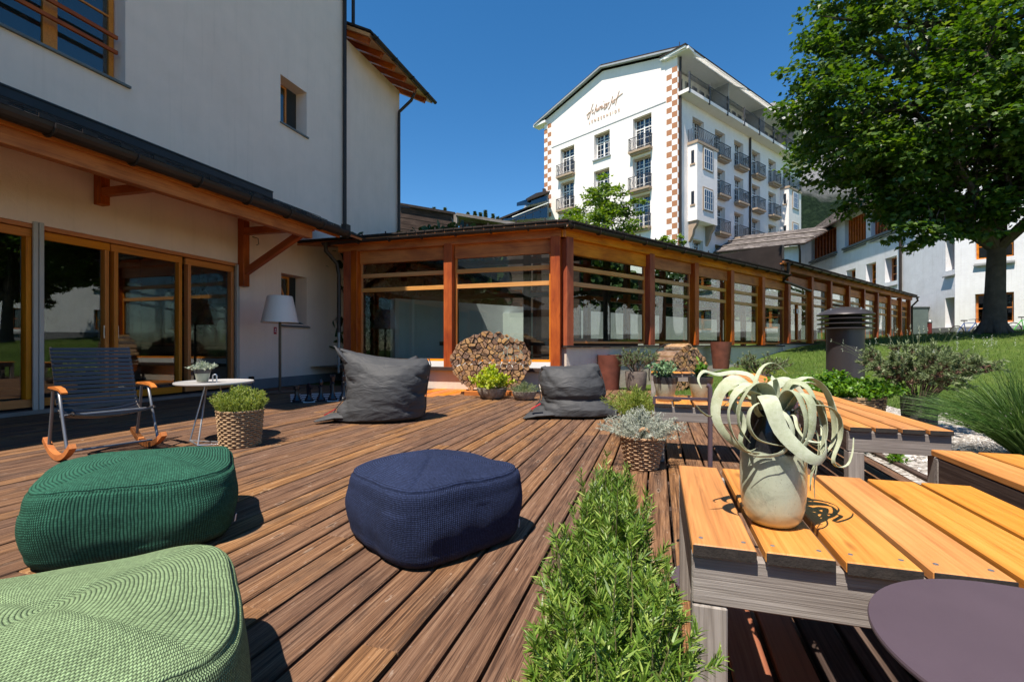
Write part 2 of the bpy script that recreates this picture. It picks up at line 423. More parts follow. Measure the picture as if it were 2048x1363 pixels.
def sprigs(name, P, per, L, W, mat, parent, rg, out=.8, shape='blade', t0=.15, upbias=.3, lvar=.4, bend=.1, t1=1.0, origin=None):
    Q, T = on_stems(P, per, rg, t0, t1); n = len(Q)
    r = rg.normal(size=(n,3)); side = unit(r - T*(r*T).sum(1, keepdims=True))
    A = unit(T*(1-out*.55) + side*out)
    return leaf_obj(name, [leaves(Q, A, L*(1-lvar*rg.uniform(size=n)), W, shape, bend, upbias, rg)], mat, parent, origin)
# ================================================================ GROUND
W2P = Vector((-1.9, 9.5, 0)); W2A = R(34.1)
W2U = Vector((math.sin(W2A), math.cos(W2A), 0)); W2N = Vector((math.cos(W2A), -math.sin(W2A), 0))   # along the long wing, outward normal
def w2(s, o=0.0, z=0.0): return W2P + W2U*s + W2N*o + Vector((0,0,z))
def sstep(a, b, x):
    t = min(1.0, max(0.0, (x-a)/(b-a))); return t*t*(3-2*t)
def gz(x, y):
    """height of the lawn and the land behind it"""
    s = (x-W2P.x)*W2U.x + (y-W2P.y)*W2U.y
    z = 0.0
    if x < 1.6 and y < 9.3: return -.30
    if y > 8.0:
        z = np.interp(s, [-2, 2, 4, 8, 12, 18, 27, 34, 60, 140], [0, 0, .02, .34, .72, 1.02, 1.28, 1.7, 3.2, 6.0])
        z *= sstep(8.0, 10.0, y)
    d = ((x-9.3)/5.0)**2 + ((y-16.4)/5.5)**2
    z += .62*math.exp(-d)*sstep(7.5, 11.5, y)
    return float(z)
def terrain(name, xs, ys, mat, mask=None, dz=0.0, rough=0.0):
    V = []; idx = {}
    for j, y in enumerate(ys):
        for i, x in enumerate(xs):
            idx[i, j] = len(V); V.append((x, y, gz(x, y)+dz+(mnoise.noise(Vector((x*.7,y*.7,3)))*rough)))
    F = []
    for j in range(len(ys)-1):
        for i in range(len(xs)-1):
            cx, cy = (xs[i]+xs[i+1])/2, (ys[j]+ys[j+1])/2
            if mask is None or mask(cx, cy): F.append((idx[i,j], idx[i+1,j], idx[i+1,j+1], idx[i,j+1]))
    return np_mesh(name, np.array(V), np.array(F), mat, origin=(0,0,0), smooth=True)
t = NT('lawn_ground'); c = t.coord('Object')
n1 = t.noise(c, .55, 6, .65); n2 = t.noise(c, 9, 5, .7)
colr = t.ramp(t.math('MULTIPLY_ADD', n2, .5, t.math('MULTIPLY', n1, .6)), [(.35, (.035,.062,.012)), (.55, (.075,.125,.022)), (.78, (.15,.185,.05))])
mt['lawn'] = t.finish(colr, .9, t.bump(t.noise(c, 45, 4, .7), .03, 1.0), spec=.1)
t = NT('gravel_ground'); c = t.coord('Object')
vo = t.node('TexVoronoi', {'Vector': c, 'Scale': 45.0}, feature='F1')
colr = t.ramp(t.node('SeparateColor', {0: vo.outputs['Color']}).outputs[0], [(.0, (.20,.17,.14)), (.4, (.36,.33,.29)), (.8, (.50,.47,.43)), (1, (.62,.60,.57))])
mt['gravel'] = t.finish(colr, .85, t.bump(vo.outputs['Distance'], .02, 1.0), spec=.2)
xs = np.concatenate([np.linspace(-400,-30,12), np.linspace(-25,30,111), np.linspace(35,400,14)])
ys = np.concatenate([np.linspace(-60,-8,6), np.linspace(-6,45,103), np.linspace(48,420,14)])
tag(terrain('ground', xs, ys, mt['lawn'], None, -.02), kind='structure')
# gravel bed between deck and lawn
gx = np.linspace(1.7, 9, 40); gy = np.linspace(-2, 10.6, 60)
def gmask(x, y): return y < 8.6 + .45*math.sin(x*1.1) + .3*math.sin(x*2.9) and x < 9
V = []; F = []; idx = {}
for j, y in enumerate(gy):
    for i, x in enumerate(gx): idx[i,j] = len(V); V.append((x, y, .01 + gz(x,y) + .012*mnoise.noise(Vector((x*2,y*2,0)))))
for j in range(59):
    for i in range(39):
        if gmask(gx[i], gy[j]): F.append((idx[i,j], idx[i+1,j], idx[i+1,j+1], idx[i,j+1]))
tag(np_mesh('gravel_bed', np.array(V), np.array(F), mt['gravel'], origin=(0,0,0)), kind='structure')
# loose stones over the gravel
t = NT('pebble'); isl = t.node('NewGeometry').outputs['Random Per Island']
mt['pebble'] = t.finish(t.ramp(isl, [(.0,(.16,.14,.12)),(.35,(.34,.30,.26)),(.7,(.50,.47,.43)),(1,(.72,.70,.67))]), .8, spec=.25)
ph = [( .0,0,.62),(1,0,0),(.31,.95,0),(-.8,.59,0),(-.8,-.59,0),(.31,-.95,0)]
n = 15000
X = rng.uniform(1.8, 6.5, n); Y = 1.0 + 8.4*rng.uniform(0,1,n)**1.0; keep = np.array([gmask(a, b) for a, b in zip(X, Y)]); X = X[keep]; Y = Y[keep]; n = len(X)
sz = rng.uniform(.006, .017, n)*(1+rng.uniform(0,1,n)**8*1.5); an = rng.uniform(0, 6.28, n); Z = np.array([gz(a,b) for a,b in zip(X,Y)])+.012
base = np.array(ph); Vp = []
for k in range(6):
    bx, by, bz = base[k]; Vp.append(np.stack([X + sz*(bx*np.cos(an)-by*.7*np.sin(an)), Y + sz*(bx*np.sin(an)+by*.7*np.cos(an)), Z + sz*bz*rng.uniform(.7,1.1,n)], 1))
V = np.stack(Vp, 1).reshape(-1,3); b = np.arange(n)[:,None]*6
F = np.concatenate([b+np.array(q) for q in ([0,1,2],[0,2,3],[0,3,4],[0,4,5],[0,5,1])])
tag(np_mesh('loose_pebbles', V, F, mt['pebble']), 'pale grey pebbles strewn over the gravel bed beside the deck', 'gravel', kind='stuff')
# grass blades on the near lawn
mt['grass'] = leafmat('grass_blades', (.045,.085,.012), (.10,.165,.025), (.22,.25,.07), transl=.3, patch=.6)
n = 90000
u = rng.uniform(0,1,n); X = rng.uniform(-.5, 16, n); Y = 8.2 + 20*u**1.6
ok = np.ones(n, bool)
for i in range(n):
    x, y = X[i], Y[i]; o = (x-W2P.x)*W2N.x + (y-W2P.y)*W2N.y
    if gmask(x, y) and x > 1.7 and y < 10.4: ok[i] = False
    if o < .75 or (x < 1.75 and y < 9.9): ok[i] = False
X = X[ok]; Y = Y[ok]; n = len(X); Z = np.array([gz(a,b) for a,b in zip(X,Y)])-.01
A = np.stack([rng.normal(0,.35,n), rng.normal(0,.35,n), np.ones(n)], 1)
sc_ = .7 + .045*np.maximum(0, Y-8)
tag(leaf_obj('lawn_grass', [leaves(np.stack([X,Y,Z],1), A, rng.uniform(.04,.085,n)*sc_, .008*sc_*1.3, 'needle', .2, .2)], mt['grass']),
    'short mown grass sloping up to the maple tree', 'grass', kind='stuff')

# ================================================================ DECK
deck = root('deck', (0,0,0), 'brown weathered timber deck of long parallel boards', None, kind='structure')
PITCH = .1395; x = -8.16; row = 0
dr = random.Random(3)
while x < 1.78:
    y = -2.6 - dr.uniform(0, 1.5); yend = 9.42 if x < -1.95 else min(9.45 + (x+1.95)*1.45, 10.35)
    if x > .2: yend = 9.6
    yend0 = yend
    while y < yend0 - .02:
        L = dr.choice([3.0, 4.0, 4.0, 5.0]); y1 = min(y+L, yend0)
        if yend0 - y1 < .5: y1 = yend0
        zt = -.001 + dr.uniform(-.0025, .0025)
        wd = PITCH - dr.uniform(.011, .018)
        fresh = -4.75 < x < -3.7 and y > 7
        if -4.75 < x < -3.7 and y < 8.0 < y1: y1 = 8.0 + dr.uniform(-.3,.3)
        if y1 > -1.6: beam('plank', (x+PITCH/2 + dr.uniform(-.001,.001), y+.0015, zt-.0135), (x+PITCH/2, y1-.0015, zt-.0135), wd, .027, mt['larch'] if fresh and y > 7.6 else mt['deck'], deck, bevel=.0042)
        y = y1
    x += PITCH; row += 1
mb = MB()
for yy in np.arange(-2, 10, .55): mb.box((-8.1, yy, -.15), (1.72, yy+.07, -.031))
mb.build('joists', mt['dark_wood'], deck)
mb = MB(); mb.box((-8.3,-3,-.20),(1.70,9.5,-.155)); o = mb.build('deck_bed', mt['soil']); tag(o, kind='structure')
beam('edge_board', (1.80, -2, -.03), (1.80, 9.3, -.03), .05, .12, mt['dark_wood'], deck)
# two fresh orange replacement boards in front of the glazed wing
for (a, b) in (((-5.35, 8.1), (-3.35, 9.33)),):
    pass

# ================================================================ walls with openings
def wall_holes(P, u, n, s0, s1, z0, z1, holes, depth=.3, mi=0, topline=None, thick=True):
    """P origin, u unit along, n outward normal; holes (sa,sb,za,zb[,depth]). Face plus the reveals of the openings."""
    P = Vector(P); u = Vector(u); n = Vector(n); mb = MB()
    S = sorted(set([s0, s1] + [h[0] for h in holes] + [h[1] for h in holes])); Z = sorted(set([z0, z1] + [h[2] for h in holes] + [h[3] for h in holes]))
    S = [q for q in S if s0 <= q <= s1]; Z = [q for q in Z if z0 <= q <= z1]
    def pt(s, z, d=0): return P + u*s + Vector((0,0,z)) - n*d
    for i in range(len(S)-1):
        for j in range(len(Z)-1):
            cs, cz = (S[i]+S[i+1])/2, (Z[j]+Z[j+1])/2
            if any(h[0] < cs < h[1] and h[2] < cz < h[3] for h in holes): continue
            mb.poly([pt(S[i],Z[j]), pt(S[i+1],Z[j]), pt(S[i+1],Z[j+1]), pt(S[i],Z[j+1])], mi)
    for h in holes:
        d = h[4] if len(h) > 4 else depth; a, b, c, e = h[:4]
        mb.poly([pt(a,c), pt(a,e), pt(a,e,d), pt(a,c,d)], mi); mb.poly([pt(b,c), pt(b,c,d), pt(b,e,d), pt(b,e)], mi)
        mb.poly([pt(a,e), pt(b,e), pt(b,e,d), pt(a,e,d)], mi); mb.poly([pt(a,c), pt(a,c,d), pt(b,c,d), pt(b,c)], mi)
    return mb, pt

# ================================================================ LEFT BUILDING
LX = -8.25
lb = root('white_house', (LX, 4, 0), 'tall white rendered house on the left with wide sliding glass doors and a tiled canopy', 'building')
holes = [(-3.2, 7.60, .05, 2.63, .16), (1.2, 5.42, 5.16, 7.4, .28), (8.70, 9.54, 6.06, 7.15, .32), (8.72, 9.54, 1.45, 2.61, .34)]
holes.append((7.6+.0, 7.6+.0001, 0, .001, .1))
holes = holes[:4]
mb, pt = wall_holes((LX,0,0), (0,1,0), (1,0,0), -7, 11.02, .0, 13.6, holes)
mb.poly([(LX,11.02,0),(LX-6,11.02,0),(LX-6,11.02,13.6),(LX,11.02,13.6)]); mb.poly([(LX,-7,0),(LX,-7,13.6),(LX-6,-7,13.6),(LX-6,-7,0)])
mb.build('wall', mt['wall_l'], lb, fix=False)
mb = MB()   # set-back wing wall
mb.box((LX-4, 11.2, 0), (LX-.12, 14.08, 9.55)); mb.build('rear_wall', mt['wall_l'], lb)
mb = MB(); mb.box((LX-.02, 7.62, 0), (LX+.022, 10.99, .22)); mb.build('plinth', mt['plinthgrey'], lb)
# main roof above the frame; unseen overhang and near end shaped for the deck shade
mb = MB(); mb.add([(LX+1.1,-.6,13.35),(LX+1.1,11.6,13.35),(LX-3.6,11.6,15.4),(LX-3.6,-.6,15.4),(LX+1.1,-.6,13.52),(LX+1.1,11.6,13.52),(LX-3.6,11.6,15.6),(LX-3.6,-.6,15.6)],
    [(0,1,2,3),(7,6,5,4),(0,4,5,1),(1,5,6,2),(2,6,7,3),(3,7,4,0)]); mb.build('main_roof', mt['slate'], lb)
# dark interior room
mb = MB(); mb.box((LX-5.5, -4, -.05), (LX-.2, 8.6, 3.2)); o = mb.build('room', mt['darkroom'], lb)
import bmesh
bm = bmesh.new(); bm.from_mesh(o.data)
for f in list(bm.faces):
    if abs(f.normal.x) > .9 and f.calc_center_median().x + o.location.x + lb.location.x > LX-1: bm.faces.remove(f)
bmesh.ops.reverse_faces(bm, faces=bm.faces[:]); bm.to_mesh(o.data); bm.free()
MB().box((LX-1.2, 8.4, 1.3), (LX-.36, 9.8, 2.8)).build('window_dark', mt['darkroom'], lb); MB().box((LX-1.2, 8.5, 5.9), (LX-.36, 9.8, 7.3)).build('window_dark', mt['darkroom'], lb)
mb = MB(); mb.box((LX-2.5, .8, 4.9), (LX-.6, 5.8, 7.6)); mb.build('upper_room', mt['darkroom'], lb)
# threshold step
mb = MB(); mb.box((LX-.1, -3.3, .0), (LX+.075, 7.7, .055)); mb.build('threshold', mt['zinc'], lb)
# sliding doors: stiles, rails and panes
def sash(y0, y1, z0, z1, X, name='sliding_door', st=.115, glass='glass', inner=None, mat='frame', par=lb):
    o = beam(name, (X, y0, z1-st/2), (X, y1, z1-st/2), .06, st, mt[mat], par)   # top rail is the part; the others hang from it
    def kid(nm, a, b, w_, h_, m, **k):
        q = beam(nm, a, b, w_, h_, m, None, **k); q.parent = o; q.matrix_basis = (Matrix.Translation(wloc(par)) @ o.matrix_basis).inverted() @ q.matrix_basis; return q
    kid('bottom_rail', (X, y0, z0+st/2), (X, y1, z0+st/2), .06, st, mt[mat])
    kid('stile', (X+.001, y0+st/2, z0+st), (X+.001, y0+st/2, z1-st), .06, st, mt[mat], up=(1,0,0)); kid('stile', (X+.001, y1-st/2, z0+st), (X+.001, y1-st/2, z1-st), .06, st, mt[mat], up=(1,0,0))
    m = MB(); m.box((X-.012, y0+st-.004, z0+st-.004), (X-.004, y1-st+.004, z1-st+.004)); q = m.build('pane', mt[glass], None); q.parent = o
    q.matrix_basis = (Matrix.Translation(wloc(par)) @ o.matrix_basis).inverted() @ Matrix.Translation(q.location)
    return o
for (y0, y1, X) in ((-1.1, 1.55, LX-.09), (1.5, 4.265, LX-.08), (4.23, 5.235, LX-.09), (5.245, 6.42, LX-.08), (6.50, 7.54, LX-.11)):
    sash(y0, y1, .09, 2.56, X)
beam('door_head', (LX-.07, -3.2, 2.60), (LX-.07, 7.55, 2.60), .1, .06, mt['frame'], lb)
for y0 in (4.26, 4.325): beam('shutter_rail', (LX+.01, y0, .05), (LX+.01, y0, 2.66), .055, .04, mt['alu'], lb, up=(1,0,0))
for y0 in (7.545, ): beam('shutter_rail', (LX+.0, y0, .05), (LX+.0, y0, 2.6), .06, .07, mt['alu'], lb, up=(1,0,0))
for y0 in (5.155, 5.325):
    m = MB(); m.box((LX-.046, y0-.022, 1.06), (LX-.038, y0+.022, 1.26)); q = m.build('door_handle', mt['steel'], lb)
    m = MB(); m.box((LX-.037, y0-.009, 1.10), (LX-.033, y0+.009, 1.22)); m.build('handle_recess', mt['metal'], lb)
# upper window with a wooden guard
def win_yz(y0, y1, z0, z1, X, mull=(), bars=(), st=.07, name='window', mat='frame', parent=lb, glass='glass'):
    m = MB()
    m.box((X-.05,y0,z0),(X,y1,z0+st)); m.box((X-.05,y0,z1-st),(X,y1,z1)); m.box((X-.05,y0,z0+st),(X,y0+st,z1-st)); m.box((X-.05,y1-st,z0+st),(X,y1,z1-st))
    for q in mull: m.box((X-.045,q-.085,z0+st),(X+.006,q+.085,z1-st))
    for q in bars: m.box((X-.03,y0+st,q-.014),(X-.004,y1-st,q+.014))
    o = m.build(name, mt[mat], parent)
    g = MB(); g.box((X-.026,y0+st-.005,z0+st-.005),(X-.020,y1-st+.005,z1-st+.005)); q = g.build('pane', mt[glass], o)
    return o
win_yz(1.2, 5.40, 5.2, 7.4, LX-.24, mull=(4.56, 2.5), bars=(6.27,))
beam('window_rail', (LX-.09, 1.22, 5.66), (LX-.09, 5.36, 5.66), .045, .062, mt['redpost'], lb)
beam('window_rail', (LX-.09, 1.22, 5.90), (LX-.09, 5.36, 5.90), .045, .062, mt['redpost'], lb)
mb = MB(); mb.box((LX-.22, 1.15, 5.13), (LX+.05, 5.48, 5.165)); mb.build('window_sill', mt['stonesill'], lb)
mb = MB(); mb.box((LX-.23, 2.0, 5.5), (LX-.215, 2.4, 7.3)); 
win_yz(8.73, 9.2, 6.1, 7.13, LX-.30, st=.05); mb = MB(); mb.box((LX-.3, 8.68, 6.03), (LX+.04, 9.58, 6.065)); mb.build('window_sill', mt['stonesill'], lb)
win_yz(8.74, 9.3, 1.5, 2.6, LX-.31, st=.05)
beam('tilted_sash', (LX-.26, 8.86, 2.5), (LX-.16, 9.22, 1.62), .04, .05, mt['frame'], lb)
mb = MB(); mb.add([(LX-.32,8.72,1.56),(LX-.32,9.54,1.56),(LX+.06,9.6,1.40),(LX+.06,8.66,1.40),(LX-.32,8.72,1.44),(LX-.32,9.54,1.44),(LX+.06,9.6,1.37),(LX+.06,8.66,1.37)],
    [(0,1,2,3),(4,7,6,5),(3,2,6,7),(2,1,5,6),(0,3,7,4),(1,0,4,5)]); mb.build('window_sill', mt['stonesill'], lb)
# curtain strip inside the upper window
mb = MB()
for k in range(30):
    y = 2.7+k*.045; mb.box((LX-.42+.02*math.sin(k*1.7), y, 5.2), (LX-.40+.02*math.sin(k*1.7), y+.045, 7.4))
mb.build('curtain', plain('sheer_curtain', (.35,.36,.40), .9), lb)
# canopy roof over the doors
EX, EZ = -6.36, 3.30
can = lb
roofpl = MB(); ang = math.atan2(4.18-EZ, EX-LX)
for k, yy in enumerate(np.arange(-7, 9.3, .30)):
    for j in range(6):
        f0 = j/6; f1 = min(1.0, (j+1.25)/6)
        xa = EX+.02 - (EX-LX)*f0; za = EZ + .06 + (4.18-EZ)*f0 + .012; xb = EX+.02 - (EX-LX)*f1; zb = EZ + .06 + (4.18-EZ)*f1 - .006
        y0 = yy + (j % 2)*.15; jz = rnd.uniform(0, .006)
        roofpl.add([(xa,y0,za+jz),(xa,y0+.293,za+jz),(xb,y0+.293,zb),(xb,y0,zb),(xa,y0,za+jz-.014),(xa,y0+.293,za+jz-.014)], [(0,1,2,3),(0,4,5,1)])
o = roofpl.build('roof_slates', mt['slate'], lb, fix=False); o['kind'] = 'stuff'
mb = MB(); mb.add([(EX,-7,EZ),(EX,9.25,EZ),(LX,9.25,4.15),(LX,-7,4.15),(EX,-7,EZ+.05),(EX,9.25,EZ+.05),(LX,9.25,4.2),(LX,-7,4.2)],
    [(0,3,2,1),(4,5,6,7),(0,1,5,4),(1,2,6,5),(2,3,7,6),(3,0,4,7)]); mb.build('roof_boarding', mt['larch'], lb)
mb = MB(); mb.box((LX, -7, 4.14), (LX+.035, 8.44, 4.38)); mb.box((LX+.035,-7,4.355),(LX+.05,8.44,4.38)); mb.build('flashing', plain('bitumen_flashing', (.012,.013,.017), .5, var=.5, scale=2), lb)
beam('eave_beam', (-6.52, -7, 3.13), (-6.52, 7.62, 3.13), .14, .19, mt['larch'], lb)
beam('fascia_board', (-6.40, -7, 3.255), (-6.40, 8.35, 3.255), .05, .10, mt['larch'], lb)
def half_gutter(name, pts, r, parent, joints=.85, brackets=None):
    P = [Vector(p) for p in pts]; m = MB()
    for a, b in zip(P[:-1], P[1:]):
        d = (b-a); L = d.length; d.normalize(); s = Vector((0,0,1)).cross(d).normalized()
        n = 9; vs = []
        for q in (a, b):
            for k in range(n): th = math.pi + math.pi*k/(n-1); vs.append(q + s*(r*math.cos(th)) + Vector((0,0,r*math.sin(th))))
            for k in range(n): th = 2*math.pi - math.pi*k/(n-1); vs.append(q + s*((r-.006)*math.cos(th)) + Vector((0,0,(r-.006)*math.sin(th))))
        m2 = 2*n; fs = [(k, (k+1) % m2, m2+(k+1) % m2, m2+k) for k in range(m2)] + [tuple(range(m2))[::-1], tuple(range(m2, 2*m2))]
        m.add(vs, fs)
    g = m.build(name, mt['metal'], parent); 
    for a, b in zip(P[:-1], P[1:]):
        d = (b-a); L = d.length; d.normalize(); s = Vector((0,0,1)).cross(d).normalized()
        nj = int(L/joints)
        for i in range(nj+1):
            q = a + d*min(L-.04, .15+i*joints); jm = MB()
            pp = [q + s*((r+.012)*math.cos(math.pi+math.pi*k/8)) + Vector((0,0,(r+.012)*math.sin(math.pi+math.pi*k/8))) for k in range(9)]
            jm.tube(pp, .016, 6); jm.bar(q + s*(r+.01) + Vector((0,0,.0)), q + s*(r+.01) + Vector((0,0,.035)), .02, .012)
            jm.build('gutter_bracket', mt['metal'], g)
    return g
half_gutter('gutter', [(-6.25, -7, 3.315), (-6.25, 8.42, 3.315)], .108, lb)
def bracket(y):
    beam('bracket_post', (LX+.085, y, 2.16), (LX+.085, y, 3.55), .15, .16, mt['redpost'], lb, up=(1,0,0))
    beam('bracket_arm', (LX+.16, y, 3.29), (-6.45, y, 3.26), .13, .14, mt['redpost'], lb)
    beam('brace', (LX+.14, y, 2.45), (-6.62, y, 3.2), .11, .13, mt['redpost'], lb)
bracket(7.62)
beam('bracket_post', (LX+.085, 5.03, 3.10), (LX+.085, 5.03, 3.62), .13, .16, mt['redpost'], lb, up=(1,0,0))
beam('bracket_arm', (LX+.16, 5.03, 3.29), (-6.45, 5.03, 3.26), .11, .12, mt['redpost'], lb)
m = MB(); m.tube([(LX+.02,7.9,3.25),(LX+.12,7.95,3.22),(LX+.14,7.95,3.1),(LX+.08,7.95,3.08)], .008, 5); m.build('hook', mt['metal'], lb)
# snow guard bits on the canopy
for k in range(26):
    y = -2 + k*.42; x = EX-.28; z = EZ+.06+.13+.02
    m = MB(); m.box((x, y, z), (x+.012, y+.16, z+.05)); m.build('snow_guard', mt['metal'], lb)
# downpipes
def pipe(name, pts, r, parent, mat='metal', n=10):
    m = MB(); m.tube(pts, r, n); o = m.build(name, mt[mat], parent, smooth=False); smooth_by_angle(o, 50); return o
pipe('downpipe', [(LX+.07, 10.92, 4.2), (LX+.07, 10.92, 13.5)], .052, lb)
pipe('downpipe', [(LX+.02, 11.36, 9.75), (LX+.02, 11.36, 13.4)], .05, lb)
pipe('downpipe', [(-7.72, 14.0, 9.42), (-7.85, 13.96, 9.1), (LX-.02, 13.9, 8.75), (LX-.03, 13.9, 8.4), (LX-.03, 13.9, 4.0)], .05, lb)
m = MB(); m.box((LX+.01,10.85,4.05),(LX+.16,11.05,4.25)); m.build('pipe_box', mt['metal'], lb)
# side roof above the set-back wing
mb = MB(); mb.add([(-7.55,11.15,9.40),(-7.55,14.9,9.40),(-10.5,14.9,10.9),(-10.5,11.15,10.9),(-7.55,11.15,9.50),(-7.55,14.9,9.50),(-10.5,14.9,11.0),(-10.5,11.15,11.0)],
    [(0,3,2,1),(4,5,6,7),(0,1,5,4),(1,2,6,5),(2,3,7,6),(3,0,4,7)]); mb.build('side_roof', mt['palewood'], lb)
mb = MB(); mb.add([(-7.50,11.12,9.515),(-7.50,14.95,9.515),(-10.5,14.95,11.03),(-10.5,11.12,11.03),(-7.50,11.12,9.57),(-7.50,14.95,9.57),(-10.5,14.95,11.09),(-10.5,11.12,11.09)],
    [(0,3,2,1),(4,5,6,7),(0,1,5,4),(1,2,6,5),(2,3,7,6),(3,0,4,7)]); mb.build('side_roof_slates', mt['slate'], lb)
for y in (11.3, 11.95, 12.6, 13.25, 13.9, 14.6):
    beam('rafter', (-7.68, y, 9.38), (-8.9, y, 10.0), .12, .16, mt['redpost'], lb)
half_gutter('side_gutter', [(-7.46, 11.15, 9.46), (-7.46, 14.95, 9.46)], .07, lb, 1.0)
# conservatory-side downpipe by the wall
pipe('downpipe', [(-7.30, 9.04, 3.30), (-7.30, 9.06, 3.12), (-7.18, 9.30, 2.86), (-7.16, 9.34, 2.6), (-7.16, 9.34, 1.25)], .045, lb)
pipe('lower_downpipe', [(-7.16, 9.34, 1.25), (-7.16, 9.34, .3)], .034, lb, 'zinc')

# ================================================================ CONSERVATORY
cv = root('glazed_passage', (-1.9, 9.5, 0), 'long glazed timber passage with orange beams, red posts and a dark tiled roof', 'building')
def tilt(P, U, N):
    def f(s, o, z): return P + U*s + N*o + Vector((0,0,z))
    return f
f1 = tilt(Vector((-1.9, 9.5, 0)), Vector((-1,0,0)), Vector((0,-1,0)))     # front wing, s runs left from the corner
f2 = tilt(W2P, W2U, W2N)
def bay(fr, s0, s1, zb, zr2, zr1, zt, ztop, door=False, frame='frame', rail='palewood'):
    def b(nm, sa, sb, za, zb_, o0, o1, mat, par=cv):
        m = MB(); vs = [fr(s, o, z) for z in (za, zb_) for s, o in ((sa,o0),(sb,o0),(sb,o1),(sa,o1))]
        p0 = fr((sa+sb)/2*0+sa, (o0+o1)/2, (za+zb_)/2); p1 = fr(sb, (o0+o1)/2, (za+zb_)/2)
        if abs(sb-sa) >= abs(zb_-za): return beam(nm, p0, p1, abs(o1-o0), abs(zb_-za), mt[mat], par, bevel=.003)
        q0 = fr((sa+sb)/2, (o0+o1)/2, za); q1 = fr((sa+sb)/2, (o0+o1)/2, zb_)
        upv = fr(0, 1, 0) - fr(0, 0, 0)
        return beam(nm, q0, q1, abs(sb-sa), abs(o1-o0), mt[mat], par, up=upv, bevel=.003)
    s0, s1 = min(s0, s1), max(s0, s1); fw = .045
    b('side_frame', s0, s0+fw, zb, zt, -.06, .0, frame); b('side_frame', s1-fw, s1, zb, zt, -.06, .0, frame)
    b('bottom_frame', s0+fw, s1-fw, zb, zb+.05, -.065, .002, frame)
    b('transom', s0+fw, s1-fw, zr2, zr2+.09, -.07, .012, rail); b('transom', s0+fw, s1-fw, zr1, zr1+.09, -.07, .012, rail)
    b('lintel', s0, s1, zt, zt+.30, -.10, .03, 'larch')
    if door:
        mid = (s0+s1)/2; b('door_stile', mid-.05, mid+.05, zb+.05, zr2, -.06, .02, 'redpost')
        for q in (mid-.09, mid+.09):
            m = MB(); m.bar(fr(q, .03, zb+1.0), fr(q, .03, zb+1.16), .02, .02); m.build('door_handle', mt['steel'], cv)
    for (za, zc) in ((zb+.05, zr2), (zr2+.09, zr1), (zr1+.09, zt)):
        m = MB(); vs = [fr(s, o, z) for o in (-.030, -.024) for s, z in ((s0+fw-.003, za-.003), (s1-fw+.003, za-.003), (s1-fw+.003, zc+.003), (s0+fw-.003, zc+.003))]
        m.add(vs, [(0,1,2,3),(7,6,5,4),(0,4,5,1),(1,5,6,2),(2,6,7,3),(3,7,4,0)]); m.build('pane', mt['glass'], cv)
def post(fr, s, z0, z1, w_=.20, d_=.20, o=0.0, mat='redpost', nm='post'):
    return beam(nm, fr(s, o, z0), fr(s, o, z1), w_, d_, mt[mat], cv, up=fr(0,1,0)-fr(0,0,0), bevel=.008)
# front wing
bay(f1, .20, 2.36, .60, 2.19, 2.52, 2.85, 3.15); bay(f1, 2.58, 4.78, .60, 2.19, 2.52, 2.85, 3.15)
post(f1, .09, .42, 3.16, .20, .18, .06); post(f1, 2.47, .42, 3.16, .20, .18, .06); post(f1, 4.86, .3, 3.16, .17, .18, .06); post(f1, 5.06, .3, 3.16, .2, .18, .05)
beam('wall_plate', f1(-.12, .06, 3.235), f1(5.3, .06, 3.235), .16, .20, mt['larch'], cv)
beam('eave_board', f1(-.2, .20, 3.31), f1(5.4, .20, 3.31), .16, .04, mt['larch'], cv)
mb = MB(); mb.box((-7.1, 9.40, .0), (-1.92, 9.62, .40)); mb.build('plinth', mt['concrete'], cv)
beam('sill_lip', (-7.1, 9.36, .44), (-1.88, 9.36, .44), .16, .075, mt['dark_wood'], cv)
mb = MB(); mb.box((-7.05, 9.42, .48), (-1.96, 9.60, .598)); mb.build('sill_board', mt['white'], cv)
# long wing
ss = [.12, 2.95, 4.96, 6.93, 8.98, 10.99, 13.1, 15.1, 17.3, 19.4, 21.5, 23.7, 25.8, 27.7]
def zsill(s): return .99 if s < 10.5 else (1.10 + (s-10.5)*.012)
for i, s in enumerate(ss):
    z0 = .95 if s < 10.4 else zsill(s)-.12
    top = 3.16 if s < 10.4 else 3.52
    post(f2, s, z0 if i else .90, top, .20, .20, .05)
for i in range(len(ss)-1):
    a, b_ = ss[i]+.10, ss[i+1]-.10
    if i < 5: bay(f2, a, b_, .985, 2.19, 2.52, 2.85, 3.15)
    else: bay(f2, a, b_, zsill(a), 2.42+.01*(i-5), 2.75+.01*(i-5), 3.1, 3.45, door=(i == 5))
for (sa, sb, dz) in ((-.1, 10.4, 0.0), (10.4, 28.2, .40)):
    beam('wall_plate', f2(sa, .06, 3.235+dz), f2(sb, .06, 3.235+dz), .16, .20, mt['larch'], cv)
    beam('eave_board', f2(sa-.15, .20, 3.31+dz), f2(sb, .20, 3.31+dz), .16, .04, mt['larch'], cv)
def slab(fr, s0, s1, o0, o1, z0, z1, mat, nm):
    m = MB(); m.add([fr(s,o,z) for z in (z0,z1) for s,o in ((s0,o0),(s1,o0),(s1,o1),(s0,o1))], [(0,3,2,1),(4,5,6,7),(0,1,5,4),(1,2,6,5),(2,3,7,6),(3,0,4,7)])
    return m.build(nm, mt[mat], cv)
slab(f2, .06, 10.5, -.12, .10, -.1, .90, 'concrete', 'plinth'); slab(f2, .0, 10.55, -.14, .17, .905, .945, 'slate', 'sill_ledge')
slab(f2, 10.52, 28, -.12, .10, 0, .98, 'concrete', 'plinth'); slab(f2, 10.56, 28, -.14, .15, .985, 1.02, 'slate', 'sill_ledge')
